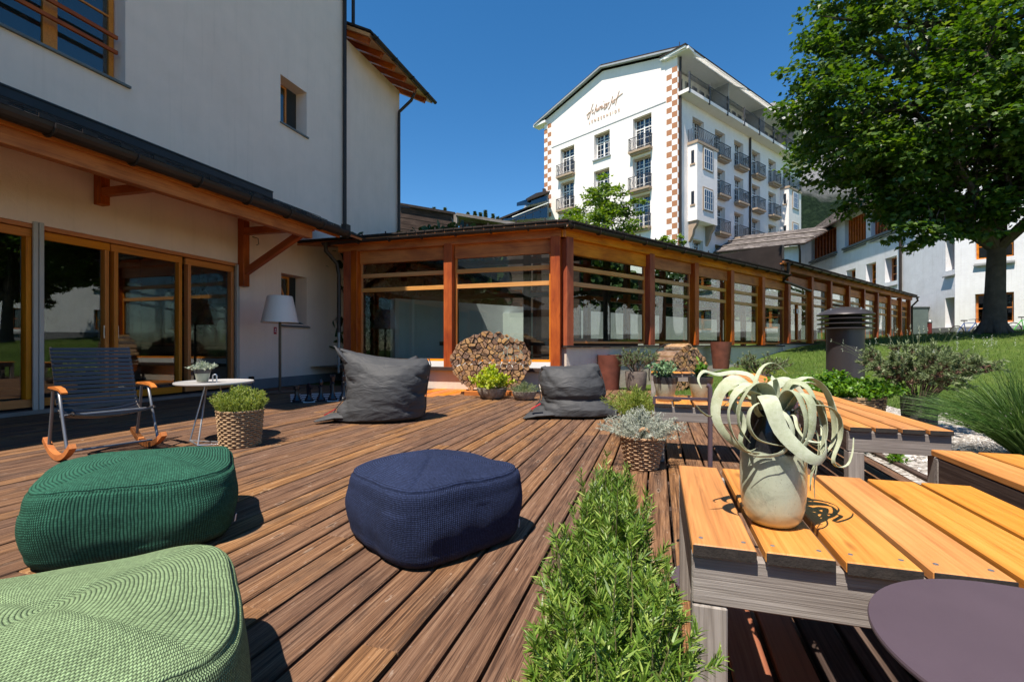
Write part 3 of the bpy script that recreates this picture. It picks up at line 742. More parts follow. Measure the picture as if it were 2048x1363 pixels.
# roofs: boarding and rows of slates, joined per roof
def roof_poly(pts, th, mat, nm, par=cv):
    m = MB(); n = len(pts); vs = [Vector(p) for p in pts] + [Vector(p)+Vector((0,0,th)) for p in pts]
    m.add(vs, [tuple(range(n))[::-1], tuple(range(n, 2*n))] + [(i, (i+1)%n, n+(i+1)%n, n+i) for i in range(n)]); return m.build(nm, mt[mat], par)
EO = .28; PT = math.tan(R(9))
def c1p(o, z): # mitre point at the corner for overhang o
    # intersection of line Y = 9.5-o and wing-2 offset line
    y = 9.5 - o; k = (o - (y-W2P.y)*W2N.y)/W2N.x; return Vector((W2P.x + k, y, z))
ri = -3.4
ra = [(LX, 9.5-EO, 3.335), c1p(EO, 3.335), c1p(ri, 3.335+(EO-ri)*PT), (LX, 9.5-ri, 3.335+(EO-ri)*PT)]
roof_poly(ra, .05, 'larch', 'roof_boarding'); roof_poly([Vector(p)+Vector((0,0,.055)) for p in ra], .06, 'slate', 'roof_slates')
rb_ = [c1p(EO, 3.335), f2(10.42, EO, 3.335), f2(10.42, ri, 3.335+(EO-ri)*PT), c1p(ri, 3.335+(EO-ri)*PT)]
roof_poly(rb_, .05, 'larch', 'roof_boarding'); roof_poly([Vector(p)+Vector((0,0,.055)) for p in rb_], .06, 'slate', 'roof_slates')
rc_ = [f2(10.30, EO, 3.735), f2(28.4, EO, 3.735), f2(28.4, ri, 3.735+(EO-ri)*PT), f2(10.30, ri, 3.735+(EO-ri)*PT)]
roof_poly(rc_, .05, 'larch', 'roof_boarding'); roof_poly([Vector(p)+Vector((0,0,.055)) for p in rc_], .06, 'slate', 'roof_slates')
slab(f2, 10.28, 10.46, ri, EO-.1, 3.44, 4.35, 'metal', 'step_flashing')
# slate edge course: little individual slates along the eaves, real depth
m = MB()
for (fr, a, b_, zz) in ((f1, -.2, 6.2, 3.435), (f2, .0, 10.4, 3.435), (f2, 10.35, 28.4, 3.835)):
    k = a
    while k < b_:
        for j in range(3):
            dz = j*.028 + rnd.uniform(0,.006); oo = EO+.03-j*.20
            vs = [fr(s,o,z) for z in (zz-.02+dz, zz+dz+.012) for s,o in ((k+.01*(j%2),oo),(k+.21,oo),(k+.21,oo-.22),(k+.01*(j%2),oo-.22))]
            m.add(vs, [(0,3,2,1),(4,5,6,7),(0,1,5,4),(1,2,6,5),(2,3,7,6),(3,0,4,7)])
        k += .225
o = m.build('eave_slates', mt['slate'], cv); o['kind'] = 'stuff'
gc = c1p(EO+.07, 3.335)
half_gutter('gutter', [(-7.45, 9.5-EO-.07, 3.33), gc], .062, cv, .8)
half_gutter('gutter', [gc, f2(10.45, EO+.07, 3.335)], .062, cv, .8)
half_gutter('gutter', [f2(10.4, EO+.07, 3.735), f2(28.4, EO+.07, 3.735)], .062, cv, .9)
pipe('downpipe', [f2(10.38, EO+.07, 3.735), f2(10.38, EO+.05, 3.45), f2(10.40, EO-.0, 3.28), f2(10.5, .12, 3.15), f2(11.2, .12, 3.10), f2(12.9, .14, 2.98)], .05, cv)
pipe('downpipe', [f2(28.1, EO+.05, 3.78), f2(28.1, .4, 3.5), f2(28.1, .14, 3.2), f2(28.1, .14, 1.3)], .05, cv)
# snow guards on the long roof
for i in range(16):
    s = .6 + i*.62; q = f2(s, EO-.18, 3.58)
    m = MB(); m.bar(f2(s, EO-.14, 3.48), f2(s, EO-.14, 3.56), .03, .012); m.build('snow_guard', mt['metal'], cv)
for i in range(9):
    m = MB(); q = f1(.3+i*.62, EO-.14, 3.48); m.bar(q, q+Vector((0,0,.06)), .03, .012); m.build('snow_guard', mt['metal'], cv)
# inner row of posts, floor, inner beams
for s in (-.6, 1.6, 3.8, 6.0): post(f1, s, .3, 3.6, .18, .18, -3.2, 'dark_wood', 'inner_post')
for s in (2.2, 4.3, 6.3, 8.4, 10.5, 12.6, 14.7, 16.8, 18.9, 21, 23.2, 25.4): post(f2, s, .6, 3.7, .18, .18, -3.2, 'redpost', 'inner_post')
for z in (1.0, 2.35, 3.3):
    beam('inner_beam', f1(-1.4, -3.2, z), f1(6.3, -3.2, z), .12, .12, mt['dark_wood'], cv)
    beam('inner_beam', f2(1.8, -3.2, z+.1), f2(28, -3.2, z+.1), .12, .12, mt['redpost'], cv)
for s in (.7, 1.9, 3.1, 4.3): beam('inner_rafter', f1(s, -.1, 3.30), f1(s, -3.3, 3.82), .10, .14, mt['larch'], cv)
for s in range(1, 28): beam('inner_rafter', f2(s+.5, -.1, 3.30+(.4 if s > 9.6 else 0)), f2(s+.5, -3.3, 3.82+(.4 if s > 9.6 else 0)), .10, .14, mt['larch'], cv)
mb = MB(); mb.add([(LX,9.62,.42),(-1.9,9.62,.42),(.2,12.9,.42),(LX,12.9,.42)], [(0,1,2,3)]); mb.add([f2(0,-.1,.7),f2(28,-.1,.7),f2(28,-3.3,.7),f2(1,-3.3,.7)], [(0,1,2,3)])
mb.build('floor', plain('stone_floor', (.12,.105,.09), .6), cv)
# behind the passage: pale walls, then shrubs, fence, shed added to darken the glass
o = MB().box((-8.1, 14.6, -.2), (-3.9, 14.85, 2.0)).build('retaining_wall', plain('pale_retaining_wall', (.52,.56,.53), .85)); tag(o, 'pale retaining wall seen through the front glazing', 'wall')
m = MB(); m.add([f2(s,o_,z) for z in (0,2.25) for s,o_ in ((-1.2,-5.3),(30,-5.3),(30,-5.6),(-1.2,-5.6))], [(0,3,2,1),(4,5,6,7),(0,1,5,4),(1,2,6,5),(2,3,7,6),(3,0,4,7)])
o = m.build('retaining_wall', mt['wall_w']); tag(o, 'long white garden wall seen through the side glazing of the passage', 'wall')
mt['shrub'] = leafmat('dark_shrub_leaves', (.012,.028,.008), (.03,.06,.014), (.07,.11,.03), transl=.25, patch=.5)
hg = np.random.default_rng(77); n = 26000
ss_ = hg.uniform(-6, 30, n); oo_ = hg.uniform(-8.2, -5.9, n); zz_ = hg.uniform(.8, 4.4, n) + .5*np.sin(ss_*.9)
Pn = np.array(W2P)[None,:] + ss_[:,None]*np.array(W2U)[None,:] + oo_[:,None]*np.array(W2N)[None,:]; Pn[:,2] = zz_
tag(leaf_obj('added_shrub_bank', [leaves(Pn, hg.normal(size=(n,3)), .34, .26, 'oval', .1, .4, hg)], mt['shrub']), 'dark shrubs added behind the passage to darken the view through its glass', 'shrubs', kind='stuff')
m = MB(); m.add([f2(s,o_,z) for z in (0,3.9) for s,o_ in ((-9,-8.3),(30,-8.3),(30,-8.8),(-9,-8.8))], [(0,3,2,1),(4,5,6,7),(0,1,5,4),(1,2,6,5),(2,3,7,6),(3,0,4,7)])
o = m.build('added_fence', mt['dark_wood']); tag(o, 'dark timber screen fence added behind the shrubs to darken the view through the side glazing', 'fence')
o = MB().box((-8.2, 15.6, 0), (-2.5, 16.0, 4.4)).build('added_shed_wall', mt['dark_wood']); tag(o, 'dark timber shed wall added above the pale retaining wall to darken the view through the front glazing', 'shed')
# ================================================================ HOTEL (tall cream building with checkered corner)
K = 38/34.0
HP = D(1355, 690, 38); HP.z = 0
HR = R(34.39); HL = R(-61.01)
ru = Vector((math.sin(HR), math.cos(HR), 0)); rn = Vector((math.cos(HR), -math.sin(HR), 0))     # right facade: along, outward
lu = Vector((math.sin(HL), math.cos(HL), 0)); ln = Vector((-math.cos(HL), math.sin(HL), 0)); ln = -ln if ln.y > 0 else ln
hz = lambda z: CAMH + (z-CAMH)*K
ht = root('grand_hotel', (HP.x, HP.y, 2), 'tall cream hotel with a brown and white checkered corner and script lettering on its gable', 'building')
def rp(s, z, o=0): return HP + ru*(s*K) + rn*(o*K) + Vector((0,0,hz(z)))
def lp(s, z, o=0): return HP + lu*(s*K) + ln*(o*K) + Vector((0,0,hz(z)))
def fbox(m, fn, s0, s1, z0, z1, o0, o1, mi=0):
    vs = [fn(s, z, o) for z in (z0, z1) for s, o in ((s0,o0),(s1,o0),(s1,o1),(s0,o1))]
    return m.add(vs, [(0,3,2,1),(4,5,6,7),(0,1,5,4),(1,2,6,5),(2,3,7,6),(3,0,4,7)], mi)
mt['brownstone'] = plain('tan_stone', (.36,.27,.19), .8, var=.12, bump=.002)
mt['hotelglass'] = glassmat('hotel_glass', (.10,.13,.18), .10)
mt['awning'] = leafmat('white_awning_cloth', (.70,.69,.66), (.76,.75,.72), transl=.45, rough=.8)
mt['iron'] = plain('wrought_iron', (.045,.047,.05), .5)
mt['hotelgrey'] = plain('hotel_grey_trim', (.30,.32,.34), .6)
# gable wall
LH = []   # openings s0,s1,z0,z1,kind
for (a, b, c, e, k) in ((2.08,3.67,15.93,18.55,'b'),(2.13,3.70,12.93,15.45,'b'),(2.19,3.72,9.95,12.5,'b'),(5.83,7.37,16.4,18.5,'w'),(5.86,7.40,13.4,15.45,'w'),(5.86,7.40,10.3,12.4,'w'),
                        (9.49,11.06,15.93,18.4,'b'),(9.53,11.05,12.93,15.4,'b'),(9.53,11.05,9.95,12.4,'b')): LH.append((a, b, c, e, k))
def hwall(u, n, s0, s1, z0, z1, H, depth):
    hs = [(h[0]*K, h[1]*K, hz(h[2]), hz(h[3]), depth*K) for h in H]
    return wall_holes(HP, u, n, s0*K, s1*K, hz(z0), hz(z1), hs)
mb, _ = hwall(lu, ln, 0.0, 13.0, 0, 19.0, LH, .42)
mb.poly([lp(0,19.0), lp(13,19.0), lp(13,21.6), lp(6.5,23.5), lp(0,22.0)])
RH = []
cols = [2.0, 5.25, 8.35, 11.5, 14.75, 17.9]
for i, c in enumerate(cols):
    for j, z in enumerate((15.9, 12.9, 9.9)):
        if i in (0, 5) and j > 0: continue
        RH.append((c, c+1.6, z, z+2.2, 'd'))
    RH.append((c, c+1.5, 7.0, 8.95, 'w'))
m2, _ = hwall(ru, rn, 0.0, 22.0, 0, 19.0, RH, .42)
n0 = len(mb.v); mb.v += m2.v; mb.f += [tuple(n0+i for i in q) for q in m2.f]; mb.m += m2.m
# back faces
def bp(s, r, z): return HP + lu*(s*K) + ru*(r*K) + Vector((0,0,hz(z)))
mb.poly([bp(13,0,0), bp(13,22,0), bp(13,22,21.6), bp(13,0,21.6)]); mb.poly([bp(0,22,0), bp(13,22,0), bp(13,22,21.6), bp(0,22,21.6)])
mb.poly([rp(0,19,-1.0), rp(22,19,-1.0), rp(22,21.8,-1.0), rp(0,21.8,-1.0)])   # set-back top storey
mb.poly([rp(0,19), rp(0,19,-1.0), rp(0,21.8,-1.0), rp(0,21.8)])
mb.build('wall', mt['wall_h'], ht, fix=False)
m = MB(); fbox(m, lp, .9, 12.1, 18.86, 18.92, 0, .03); m.build('string_course', mt['hotelgrey'], ht)
# roof
m = MB()
def rq(p): m.poly(p)
ov = .28
top = [lp(-.6,22.10,ov), lp(6.5,23.75,ov), lp(14.0,21.5,ov)]
bk = [bp(-.6,22.6,22.10) , bp(6.5,22.6,23.75), bp(14.0,22.6,21.5)]
for a, b_, c_, d_ in ((top[0],top[1],bk[1],bk[0]), (top[1],top[2],bk[2],bk[1])):
    vs = [a,b_,c_,d_]; vs += [q+Vector((0,0,.2)) for q in vs]; m.add(vs, [(0,3,2,1),(4,5,6,7),(0,1,5,4),(1,2,6,5),(2,3,7,6),(3,0,4,7)])
m.build('roof', mt['slate'], ht)
m = MB()
for a, b_ in ((top[0],top[1]),(top[1],top[2])): m.bar(a+Vector((0,0,-.07)), b_+Vector((0,0,-.07)), .3, .14)
m.build('verge_board', mt['hotelgrey'], ht)
m = MB(); fbox(m, lp, 12.6, 14.1, 21.3, 21.5, -.5, ov+.05); m.build('eave_return', mt['white'], ht); m = MB(); fbox(m, lp, -1.0, .9, 21.85, 22.02, -.5, ov+.05); m.build('eave_return', mt['white'], ht)
m = MB(); fbox(m, rp, -.4, 22.6, 21.93, 22.08, -1.2, .85); m.build('roof_overhang', mt['white'], ht)
m = MB(); fbox(m, rp, -.45, 22.7, 22.08, 22.18, -1.2, .9); m.build('roof_edge', mt['slate'], ht)
# awnings: striped slatted white strips under the eaves
for (a, b_) in ((1.0, 7.3), (7.9, 14.2), (14.8, 21.2)):
    m = MB()
    for k in range(int((b_-a)/.32)):
        s = a + k*.32; m.add([rp(s,21.86,.6), rp(s+.24,21.86,.6), rp(s+.24,21.25,1.5), rp(s,21.25,1.5), rp(s,21.90,.6), rp(s+.24,21.90,.6), rp(s+.24,21.29,1.5), rp(s,21.29,1.5)], [(0,3,2,1),(4,5,6,7),(0,1,5,4),(1,2,6,5),(2,3,7,6),(3,0,4,7)])
    fbox(m, rp, a, b_, 21.23, 21.30, 1.48, 1.55)
    o = m.build('awning', mt['awning'], ht)
# top terrace
m = MB(); fbox(m, rp, 0.05, 22.0, 19.0, 19.25, -1.0, .85); m.build('terrace_slab', mt['wall_h'], ht)
def railing(m, fn, s0, s1, z, o, h=1.0, step=.13, sides=None, deco=True):
    fbox(m, fn, s0, s1, z+h, z+h+.045, o-.04, o); fbox(m, fn, s0, s1, z+.05, z+.085, o-.035, o-.005)
    k = s0
    while k <= s1: fbox(m, fn, k, k+.014, z+.0, z+h, o-.03, o-.008); k += step
    if deco:
        k = s0
        while k < s1-.2:
            m.bar(fn(k, z+.15, o-.02), fn(k+.2, z+.85, o-.02), .013, .013); m.bar(fn(k+.2, z+.15, o-.02), fn(k, z+.85, o-.02), .013, .013); k += .26
m = MB(); railing(m, rp, .1, 22, 19.25, .82, 1.05, .16, deco=False)
for k in range(9): fbox(m, rp, .1+k*2.72, .2+k*2.72, 18.9, 20.4, .80, .90)
m.build('terrace_railing', mt['iron'], ht)
for s in (6.2, 12.5, 18.8):
    m = MB(); fbox(m, rp, s, s+.12, 19.26, 21.8, -.98, .6); m.build('terrace_partition', mt['hotelgrey'], ht)
# shutters / glazing of the top storey
k = .5
while k < 21.5:
    m = MB(); fbox(m, rp, k, k+.62, 19.4, 21.35, -1.0, -.93); q = m.build('window', mt['hotelgrey'], ht)
    m = MB(); fbox(m, rp, k+.08, k+.54, 19.5, 21.27, -.93, -.92); m.build('pane', mt['hotelglass'], q)
    k += 1.05
# windows
def hwin(fn, s0, s1, z0, z1, dp, side=1, surround=True, ncol=3, nrow=4):
    """recessed window set against the inner end of its opening"""
    if surround:
        m = MB(); fbox(m, fn, s0, s0+.14, z0, z1, -dp-.02, -dp+.16); fbox(m, fn, s0, s1, z1-.16, z1, -dp-.02, -dp+.12); m.build('window_surround', mt['brownstone'], ht)
    m = MB(); a, b_ = s0+.02, s1-.02
    fbox(m, fn, a, a+.09, z0, z1-.02, -dp-.02, -dp+.05); fbox(m, fn, b_-.09, b_, z0, z1-.02, -dp-.02, -dp+.05)
    fbox(m, fn, a, b_, z1-.12, z1-.02, -dp-.02, -dp+.05); fbox(m, fn, a, b_, z0, z0+.1, -dp-.02, -dp+.05)
    mid = (a+b_)/2; fbox(m, fn, mid-.055, mid+.055, z0, z1-.05, -dp-.02, -dp+.055); zt = z0+(z1-z0)*.68; fbox(m, fn, a, b_, zt-.04, zt+.04, -dp-.02, -dp+.055)
    for i in range(1, ncol*2):
        if i == ncol: continue
        q = a + (b_-a)*i/(ncol*2); fbox(m, fn, q-.013, q+.013, z0+.05, z1-.05, -dp-.01, -dp+.03)
    for i in range(1, nrow+1): q = z0 + (z1-z0)*i/(nrow+1); fbox(m, fn, a, b_, q-.013, q+.013, -dp-.01, -dp+.03)
    o = m.build('window', mt['white'], ht)
    m = MB(); fbox(m, fn, a, b_, z0, z1-.02, -dp-.03, -dp-.005); m.build('pane', mt['hotelglass'], o)
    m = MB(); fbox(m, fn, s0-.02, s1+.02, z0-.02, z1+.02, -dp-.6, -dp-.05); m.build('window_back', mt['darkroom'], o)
def hbalc(fn, s0, s1, z, d, deco=True):
    m = MB(); fbox(m, fn, s0-.05, s1+.05, z-.16, z, 0, d); fbox(m, fn, s0+.05, s1-.05, z-.30, z-.16, 0, d-.12); o = m.build('balcony', mt['brownstone'], ht)
    m = MB(); railing(m, fn, s0, s1, z, d-.03, .95, .13, deco=deco)
    for s in (s0, s1):
        fbox(m, fn, s-.02, s+.02, z+.93, z+.975, 0, d-.03)
        for q in np.arange(.05, d, .12): fbox(m, fn, s-.012, s+.012, z, z+.95, q, q+.02)
    m.build('balcony_railing', mt['iron'], o)
for (a, b_, c, e, k) in LH:
    nc, nr = (2, 4); hwin(lp, a, b_-.0, c, e-.0, .40, ncol=2, nrow=nr)
    if k == 'b': hbalc(lp, a-.05, b_+.15, c, .42)
    else:
        m = MB(); fbox(m, lp, a-.12, b_+.12, c-.10, c, 0, .12); m.build('window_sill', mt['hotelgrey'], ht)
for (a, b_, c, e, k) in RH:
    hwin(rp, a, b_, c, e, .40, ncol=2, nrow=4)
    if k == 'd' and not (a in (2.0, 17.9) and c > 15): hbalc(rp, a, b_, c, .52)
# bays
for s0, zb in ((1.34, 10.0), (17.3, 10.0)):
    bayw = 2.86; m = MB()
    fbox(m, rp, s0, s0+bayw, zb+.1, 15.72, 0.002, .75); m.build('bay', mt['wall_h'], ht)
    m = MB(); fbox(m, rp, s0-.06, s0+bayw+.06, 15.72, 15.92, 0.0, .83); m.build('bay_cornice', mt['brownstone'], ht)
    m = MB(); railing(m, rp, s0, s0+bayw, 15.92, .78, .95, .13)
    for q in np.arange(.05, .78, .12): fbox(m, rp, s0, s0+.03, 15.92, 16.9, q, q+.02); fbox(m, rp, s0+bayw-.03, s0+bayw, 15.92, 16.9, q, q+.02)
    m.build('bay_railing', mt['iron'], ht)
    for sc in (s0+.1, s0+bayw-.4):
        m = MB(); pts = [rp(sc, zb+.1, 0), rp(sc, zb+.1, .72), rp(sc, zb-.2, .62), rp(sc, zb-.5, .38), rp(sc, zb-.9, .30), rp(sc, zb-1.3, .08), rp(sc, zb-1.4, 0)]
        m.prism(pts, ru*(.3*K)); m.build('bay_corbel', mt['brownstone'], ht)
    for (za, zc) in ((14.0, 15.3), (11.0, 12.7)):
        zc = za+1.55
        m = MB(); fbox(m, rp, s0+.75, s0+2.2, za-.08, zc+.12, .75, .80); o = m.build('bay_window_surround', mt['brownstone'], ht)
        m = MB(); fbox(m, rp, s0+.88, s0+2.07, za+.02, zc, .80, .815)
        o2 = m.build('window', mt['white'], ht)
        m = MB(); fbox(m, rp, s0+.95, s0+1.44, za+.10, zc-.08, .815, .82); fbox(m, rp, s0+1.52, s0+2.0, za+.10, zc-.08, .815, .82); m.build('pane', mt['hotelglass'], o2)
        m = MB()
        for q in (s0+1.19, s0+1.76): fbox(m, rp, q-.012, q+.012, za+.1, zc-.08, .82, .83)
        for q in (.35, .65): fbox(m, rp, s0+.95, s0+2.0, za+(zc-za)*q-.012, za+(zc-za)*q+.012, .82, .83)
        m.build('muntins', mt['white'], o2)
        m = MB()   # little side window of the bay
        m.add([rp(s0-.012, z, o) for z in (za+.3, za+1.25) for o in (.28, .52)], [(0,1,3,2)]); m.build('side_window', mt['hotelglass'], ht, fix=False)
        m = MB(); fbox(m, rp, s0-.05, s0, za+.16, za+.28, .2, .6); m.build('side_sill', mt['brownstone'], ht)
pipe('downpipe', [rp(11.0, 18.9, .1), rp(11.0, 3, .1)], .10, ht, 'metal')
pipe('downpipe', [rp(.22, 21.8, .1), rp(.22, 3, .1)], .10, ht, 'metal')
# checkered quoins, each block its own part
qa = plain('terracotta_block', (.38,.165,.075), .8, var=.1); qb = plain('white_block', (.80,.79,.78), .8, var=.05)
bh = .405
def quoin(fn, sA, sB, z, mat):
    key = ('q', fn is lp, round(sB-sA, 3), mat.name)
    p0 = fn(sA, z, .012); p1 = fn(sB, z, .012); w_ = bh*K*.985
    return beam('quoin_block', p0+Vector((0,0,w_/2)), p1+Vector((0,0,w_/2)), .05, w_, mat, ht, bevel=0)
nz = int((21.4-8.2)/bh)
for i in range(nz):
    z = 8.2 + i*bh
    for j, (a, b_) in enumerate(((0.02, .42), (.42, .84))):
        quoin(lp, a, b_, z, qa if (i+j) % 2 else qb)
    quoin(rp, 0.03, .12 if i % 2 else .16, z, qa if i % 2 == 0 else qb)
    if z > 10:
        for j, (a, b_) in enumerate(((12.15, 12.56), (12.56, 12.98))):
            quoin(lp, a, b_, z, qa if (i+j) % 2 else qb)
# script lettering drawn as brush strokes on the gable, small capitals below
inkm = plain('bronze_lettering', (.50,.30,.18), .5, var=.05)
def glyph_paths():
    g = {}
    g['S'] = [[(-.55,.18),(-.1,.30),(.35,.42)], [(.95,1.55),(.75,1.25),(.50,.70),(.25,.05),(.0,-.45),(-.22,-.55),(-.25,-.2),(-.1,.25),(.1,.5)]]
    g['c'] = [[(.38,.52),(.22,.55),(.05,.25),(.1,.0),(.28,.02),(.42,.15)]]
    g['h'] = [[(.62,1.15),(.42,.7),(.2,.1),(.02,-.35)], [(.22,.2),(.42,.5),(.52,.45),(.48,.15),(.55,.02),(.7,.15)]]
    g['w'] = [[(.0,.5),(.02,.05),(.15,.05),(.28,.45),(.30,.05),(.42,.05),(.58,.55),(.68,.45)]]
    g['e'] = [[(.0,.22),(.25,.35),(.22,.52),(.08,.42),(.04,.12),(.15,.0),(.34,.15)]]
    g['i'] = [[(.08,.5),(.02,.05),(.12,.02),(.25,.15)], [(.26,.95),(.34,1.1)]]
    g['z'] = [[(.0,.5),(.3,.52),(.02,.02),(.3,.06)], [(-.1,-.28),(.35,-.18),(.7,-.02)]]
    g['r'] = [[(.02,.5),(.06,.05)], [(.06,.25),(.2,.5),(.32,.46)]]
    g['H'] = [[(.62,1.2),(.42,.7),(.2,.1),(-.05,-.35),(-.35,-.6)], [(.22,.2),(.42,.5),(.52,.45),(.48,.15),(.55,.02),(.7,.15)]]
    g['o'] = [[(.25,.52),(.08,.4),(.04,.12),(.16,.0),(.32,.15),(.36,.4),(.25,.52),(.42,.5)]]
    g['f'] = [[(.82,1.5),(.62,1.1),(.38,.5),(.15,-.1),(.05,-.5)], [(.0,.42),(.5,.6),(1.0,.74),(1.5,.86)]]
    return g
gp = glyph_paths(); cx_ = 0.0; S0, S1, Z0, Z1 = 7.9, 4.9, 20.0, 20.75
word = [('S',.62),('c',.46),('h',.70),('w',.70),('e',.40),('i',.32),('z',.40),('e',.40),('r',.38),('H',.66),('o',.42),('f',.8)]
total = sum(a for _, a in word); m = MB()
for ch, adv in word:
    for path in gp[ch]:
        pts = []
        P_ = path
        for i in range(len(P_)-1):   # Catmull-Rom through the stroke points
            p0 = P_[max(i-1,0)]; p1 = P_[i]; p2 = P_[i+1]; p3 = P_[min(i+2,len(P_)-1)]
            for q in range(4):
                tt = q/4; a_ = [.5*((2*p1[k])+(-p0[k]+p2[k])*tt+(2*p0[k]-5*p1[k]+4*p2[k]-p3[k])*tt*tt+(-p0[k]+3*p1[k]-3*p2[k]+p3[k])*tt**3) for k in (0,1)]
                pts.append(a_)
        pts.append(P_[-1])
        q3 = []
        for (x_, y_) in pts:
            s = S0 + (S1-S0)*(cx_+x_)/total; z = 20.36 + y_*.52 + .02*(cx_+x_)
            q3.append(lp(s, z, .03))
        m.tube(q3, [.022*K*(1.0 if 0 < i < len(q3)-1 else .4) for i in range(len(q3))], 5)
    cx_ += adv
m.build('script_lettering', inkm, ht)
cu = bpy.data.curves.new('small_capitals', 'FONT'); cu.body = 'LENZERHEIDE'; cu.size = .34*K; cu.space_character = 1.9; cu.extrude = .01; cu.align_x = 'LEFT'
tmp = bpy.data.objects.new('tmp_text', cu); COL.objects.link(tmp)
dg = bpy.context.evaluated_depsgraph_get(); me = bpy.data.meshes.new_from_object(tmp.evaluated_get(dg)); bpy.data.objects.remove(tmp)
xs_ = [v.co.x for v in me.vertices]; wid = max(xs_)-min(xs_); sc0 = (7.9-4.9)*K/wid
base = lp(7.9, 19.60, .03); ax = -lu
for v in me.vertices:
    c = v.co.copy(); q = base + ax*(c.x*sc0) + Vector((0,0,c.y)) + ln*c.z; v.co = q - Vector(ht.location)
me.materials.clear(); me.materials.append(inkm); o = bpy.data.objects.new('small_capitals', me); COL.objects.link(o); o.parent = ht
pipe('lightning_rod', [lp(0,22.4,-.3), lp(0,23.0,-.3)], .03, ht)

# ================================================================ RIGHT BACKGROUND BUILDING (white, slate roofs)
AP = Vector((15.69, 32.1, 0)); AA = R(-6.65); AB = R(-52.9)
au = Vector((math.sin(AA), math.cos(AA), 0)); an_ = Vector((-math.cos(AA), math.sin(AA), 0))
bu = Vector((math.sin(AB), math.cos(AB), 0)); bn = Vector((-math.cos(AB), math.sin(AB), 0))
wb = root('white_annex', (AP.x, AP.y, 1.5), 'white angular annex with deep-set windows and steep grey shingle roofs behind the maple', 'building')
def ap(s, z, o=0): return AP + au*s + an_*o + Vector((0,0,z))
def bpp(s, z, o=0): return AP + bu*s + bn*o + Vector((0,0,z))
AHs = [(.04,.72,5.15,6.93,.55), (.04,.76,1.9,3.62,.55), (5.17,6.5,5.25,6.9,.5), (7.57,8.85,5.2,6.9,.5), (10.3,11.7,5.2,6.87,.5), (13.25,17.95,8.73,10.93,.35), (8.85,11.9,8.73,10.93,.35), (5.3,8.2,8.73,10.93,.35)]
mb, _ = wall_holes(AP, au, an_, 0, 21, 1.0, 11.2, AHs)
BHs = [(-2.25,-.82,5.55,6.93,.3), (-2.25,-.80,2.15,3.70,.3), (-6.6,-5.0,5.55,6.93,.3), (-6.6,-5.0,2.15,3.70,.3),(-11.6,-10.0,2.15,3.7,.3),(-11.6,-10,5.55,6.93,.3),(-16.6,-15.0,2.15,3.7,.3),(-16.6,-15,5.55,6.93,.3)]
m2, _ = wall_holes(AP, bu, bn, -30, 0, 1.0, 13.5, BHs)
n0 = len(mb.v); mb.v += m2.v; mb.f += [tuple(n0+i for i in q) for q in m2.f]; mb.m += m2.m
mb.poly([ap(0,11.2), ap(0,13.5), ap(0,13.5,-6), ap(0,11.2,-6)])
mb.build('wall', mt['wall_w'], wb, fix=False)
m = MB()
fb = lambda m, fn, s0, s1, z0, z1, o0, o1: m.add([fn(s,z,o) for z in (z0,z1) for s,o in ((s0,o0),(s1,o0),(s1,o1),(s0,o1))], [(0,3,2,1),(4,5,6,7),(0,1,5,4),(1,2,6,5),(2,3,7,6),(3,0,4,7)])
fb(m, ap, .02, 21, 1.0, 1.95, 0, .03); fb(m, bpp, -30, -.0, 1.0, 1.95, 0, .03); m.build('stone_base', mt['plinthgrey'], wb)
def awin(fn, s0, s1, z0, z1, d, nb=3, mullions=0, sill=True):
    m = MB(); f_ = .09
    fb(m, fn, s0, s0+f_, z0, z1, -d, -d+.08); fb(m, fn, s1-f_, s1, z0, z1, -d, -d+.08); fb(m, fn, s0+f_, s1-f_, z1-f_, z1, -d, -d+.08); fb(m, fn, s0+f_, s1-f_, z0, z0+f_, -d, -d+.08)
    for i in range(1, nb): q = z0+(z1-z0)*i/nb; fb(m, fn, s0+f_, s1-f_, q-.025, q+.025, -d, -d+.06)
    for i in range(mullions): q = s0+(s1-s0)*(i+1)/(mullions+1); fb(m, fn, q-.09, q+.09, z0+f_, z1-f_, -d+.001, -d+.12)
    o = m.build('window', mt['redpost'] if mullions > 2 else mt['larch'], wb)
    m = MB(); fb(m, fn, s0+f_, s1-f_, z0+f_, z1-f_, -d-.02, -d-.005); m.build('pane', mt['hotelglass'], o)
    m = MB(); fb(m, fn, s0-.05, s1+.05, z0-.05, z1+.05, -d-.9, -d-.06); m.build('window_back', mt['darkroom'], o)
    if sill:
        m = MB(); m.add([fn(s0,z0+.02,-d), fn(s1,z0+.02,-d), fn(s1+.06,z0-.32,.14), fn(s0-.06,z0-.32,.14), fn(s0,z0-.1,-d), fn(s1,z0-.1,-d), fn(s1+.06,z0-.38,.14), fn(s0-.06,z0-.38,.14)],
            [(0,1,2,3),(7,6,5,4),(2,6,7,3),(0,4,5,1),(1,5,6,2),(3,7,4,0)]); m.build('window_sill', mt['stonesill'], wb)
for h in AHs[:5]: awin(ap, *h[:4], h[4])
for h in AHs[5:]: awin(ap, *h[:4], h[4], 1, 7)
for h in BHs: awin(bpp, *h[:4], h[4], 2, 1)
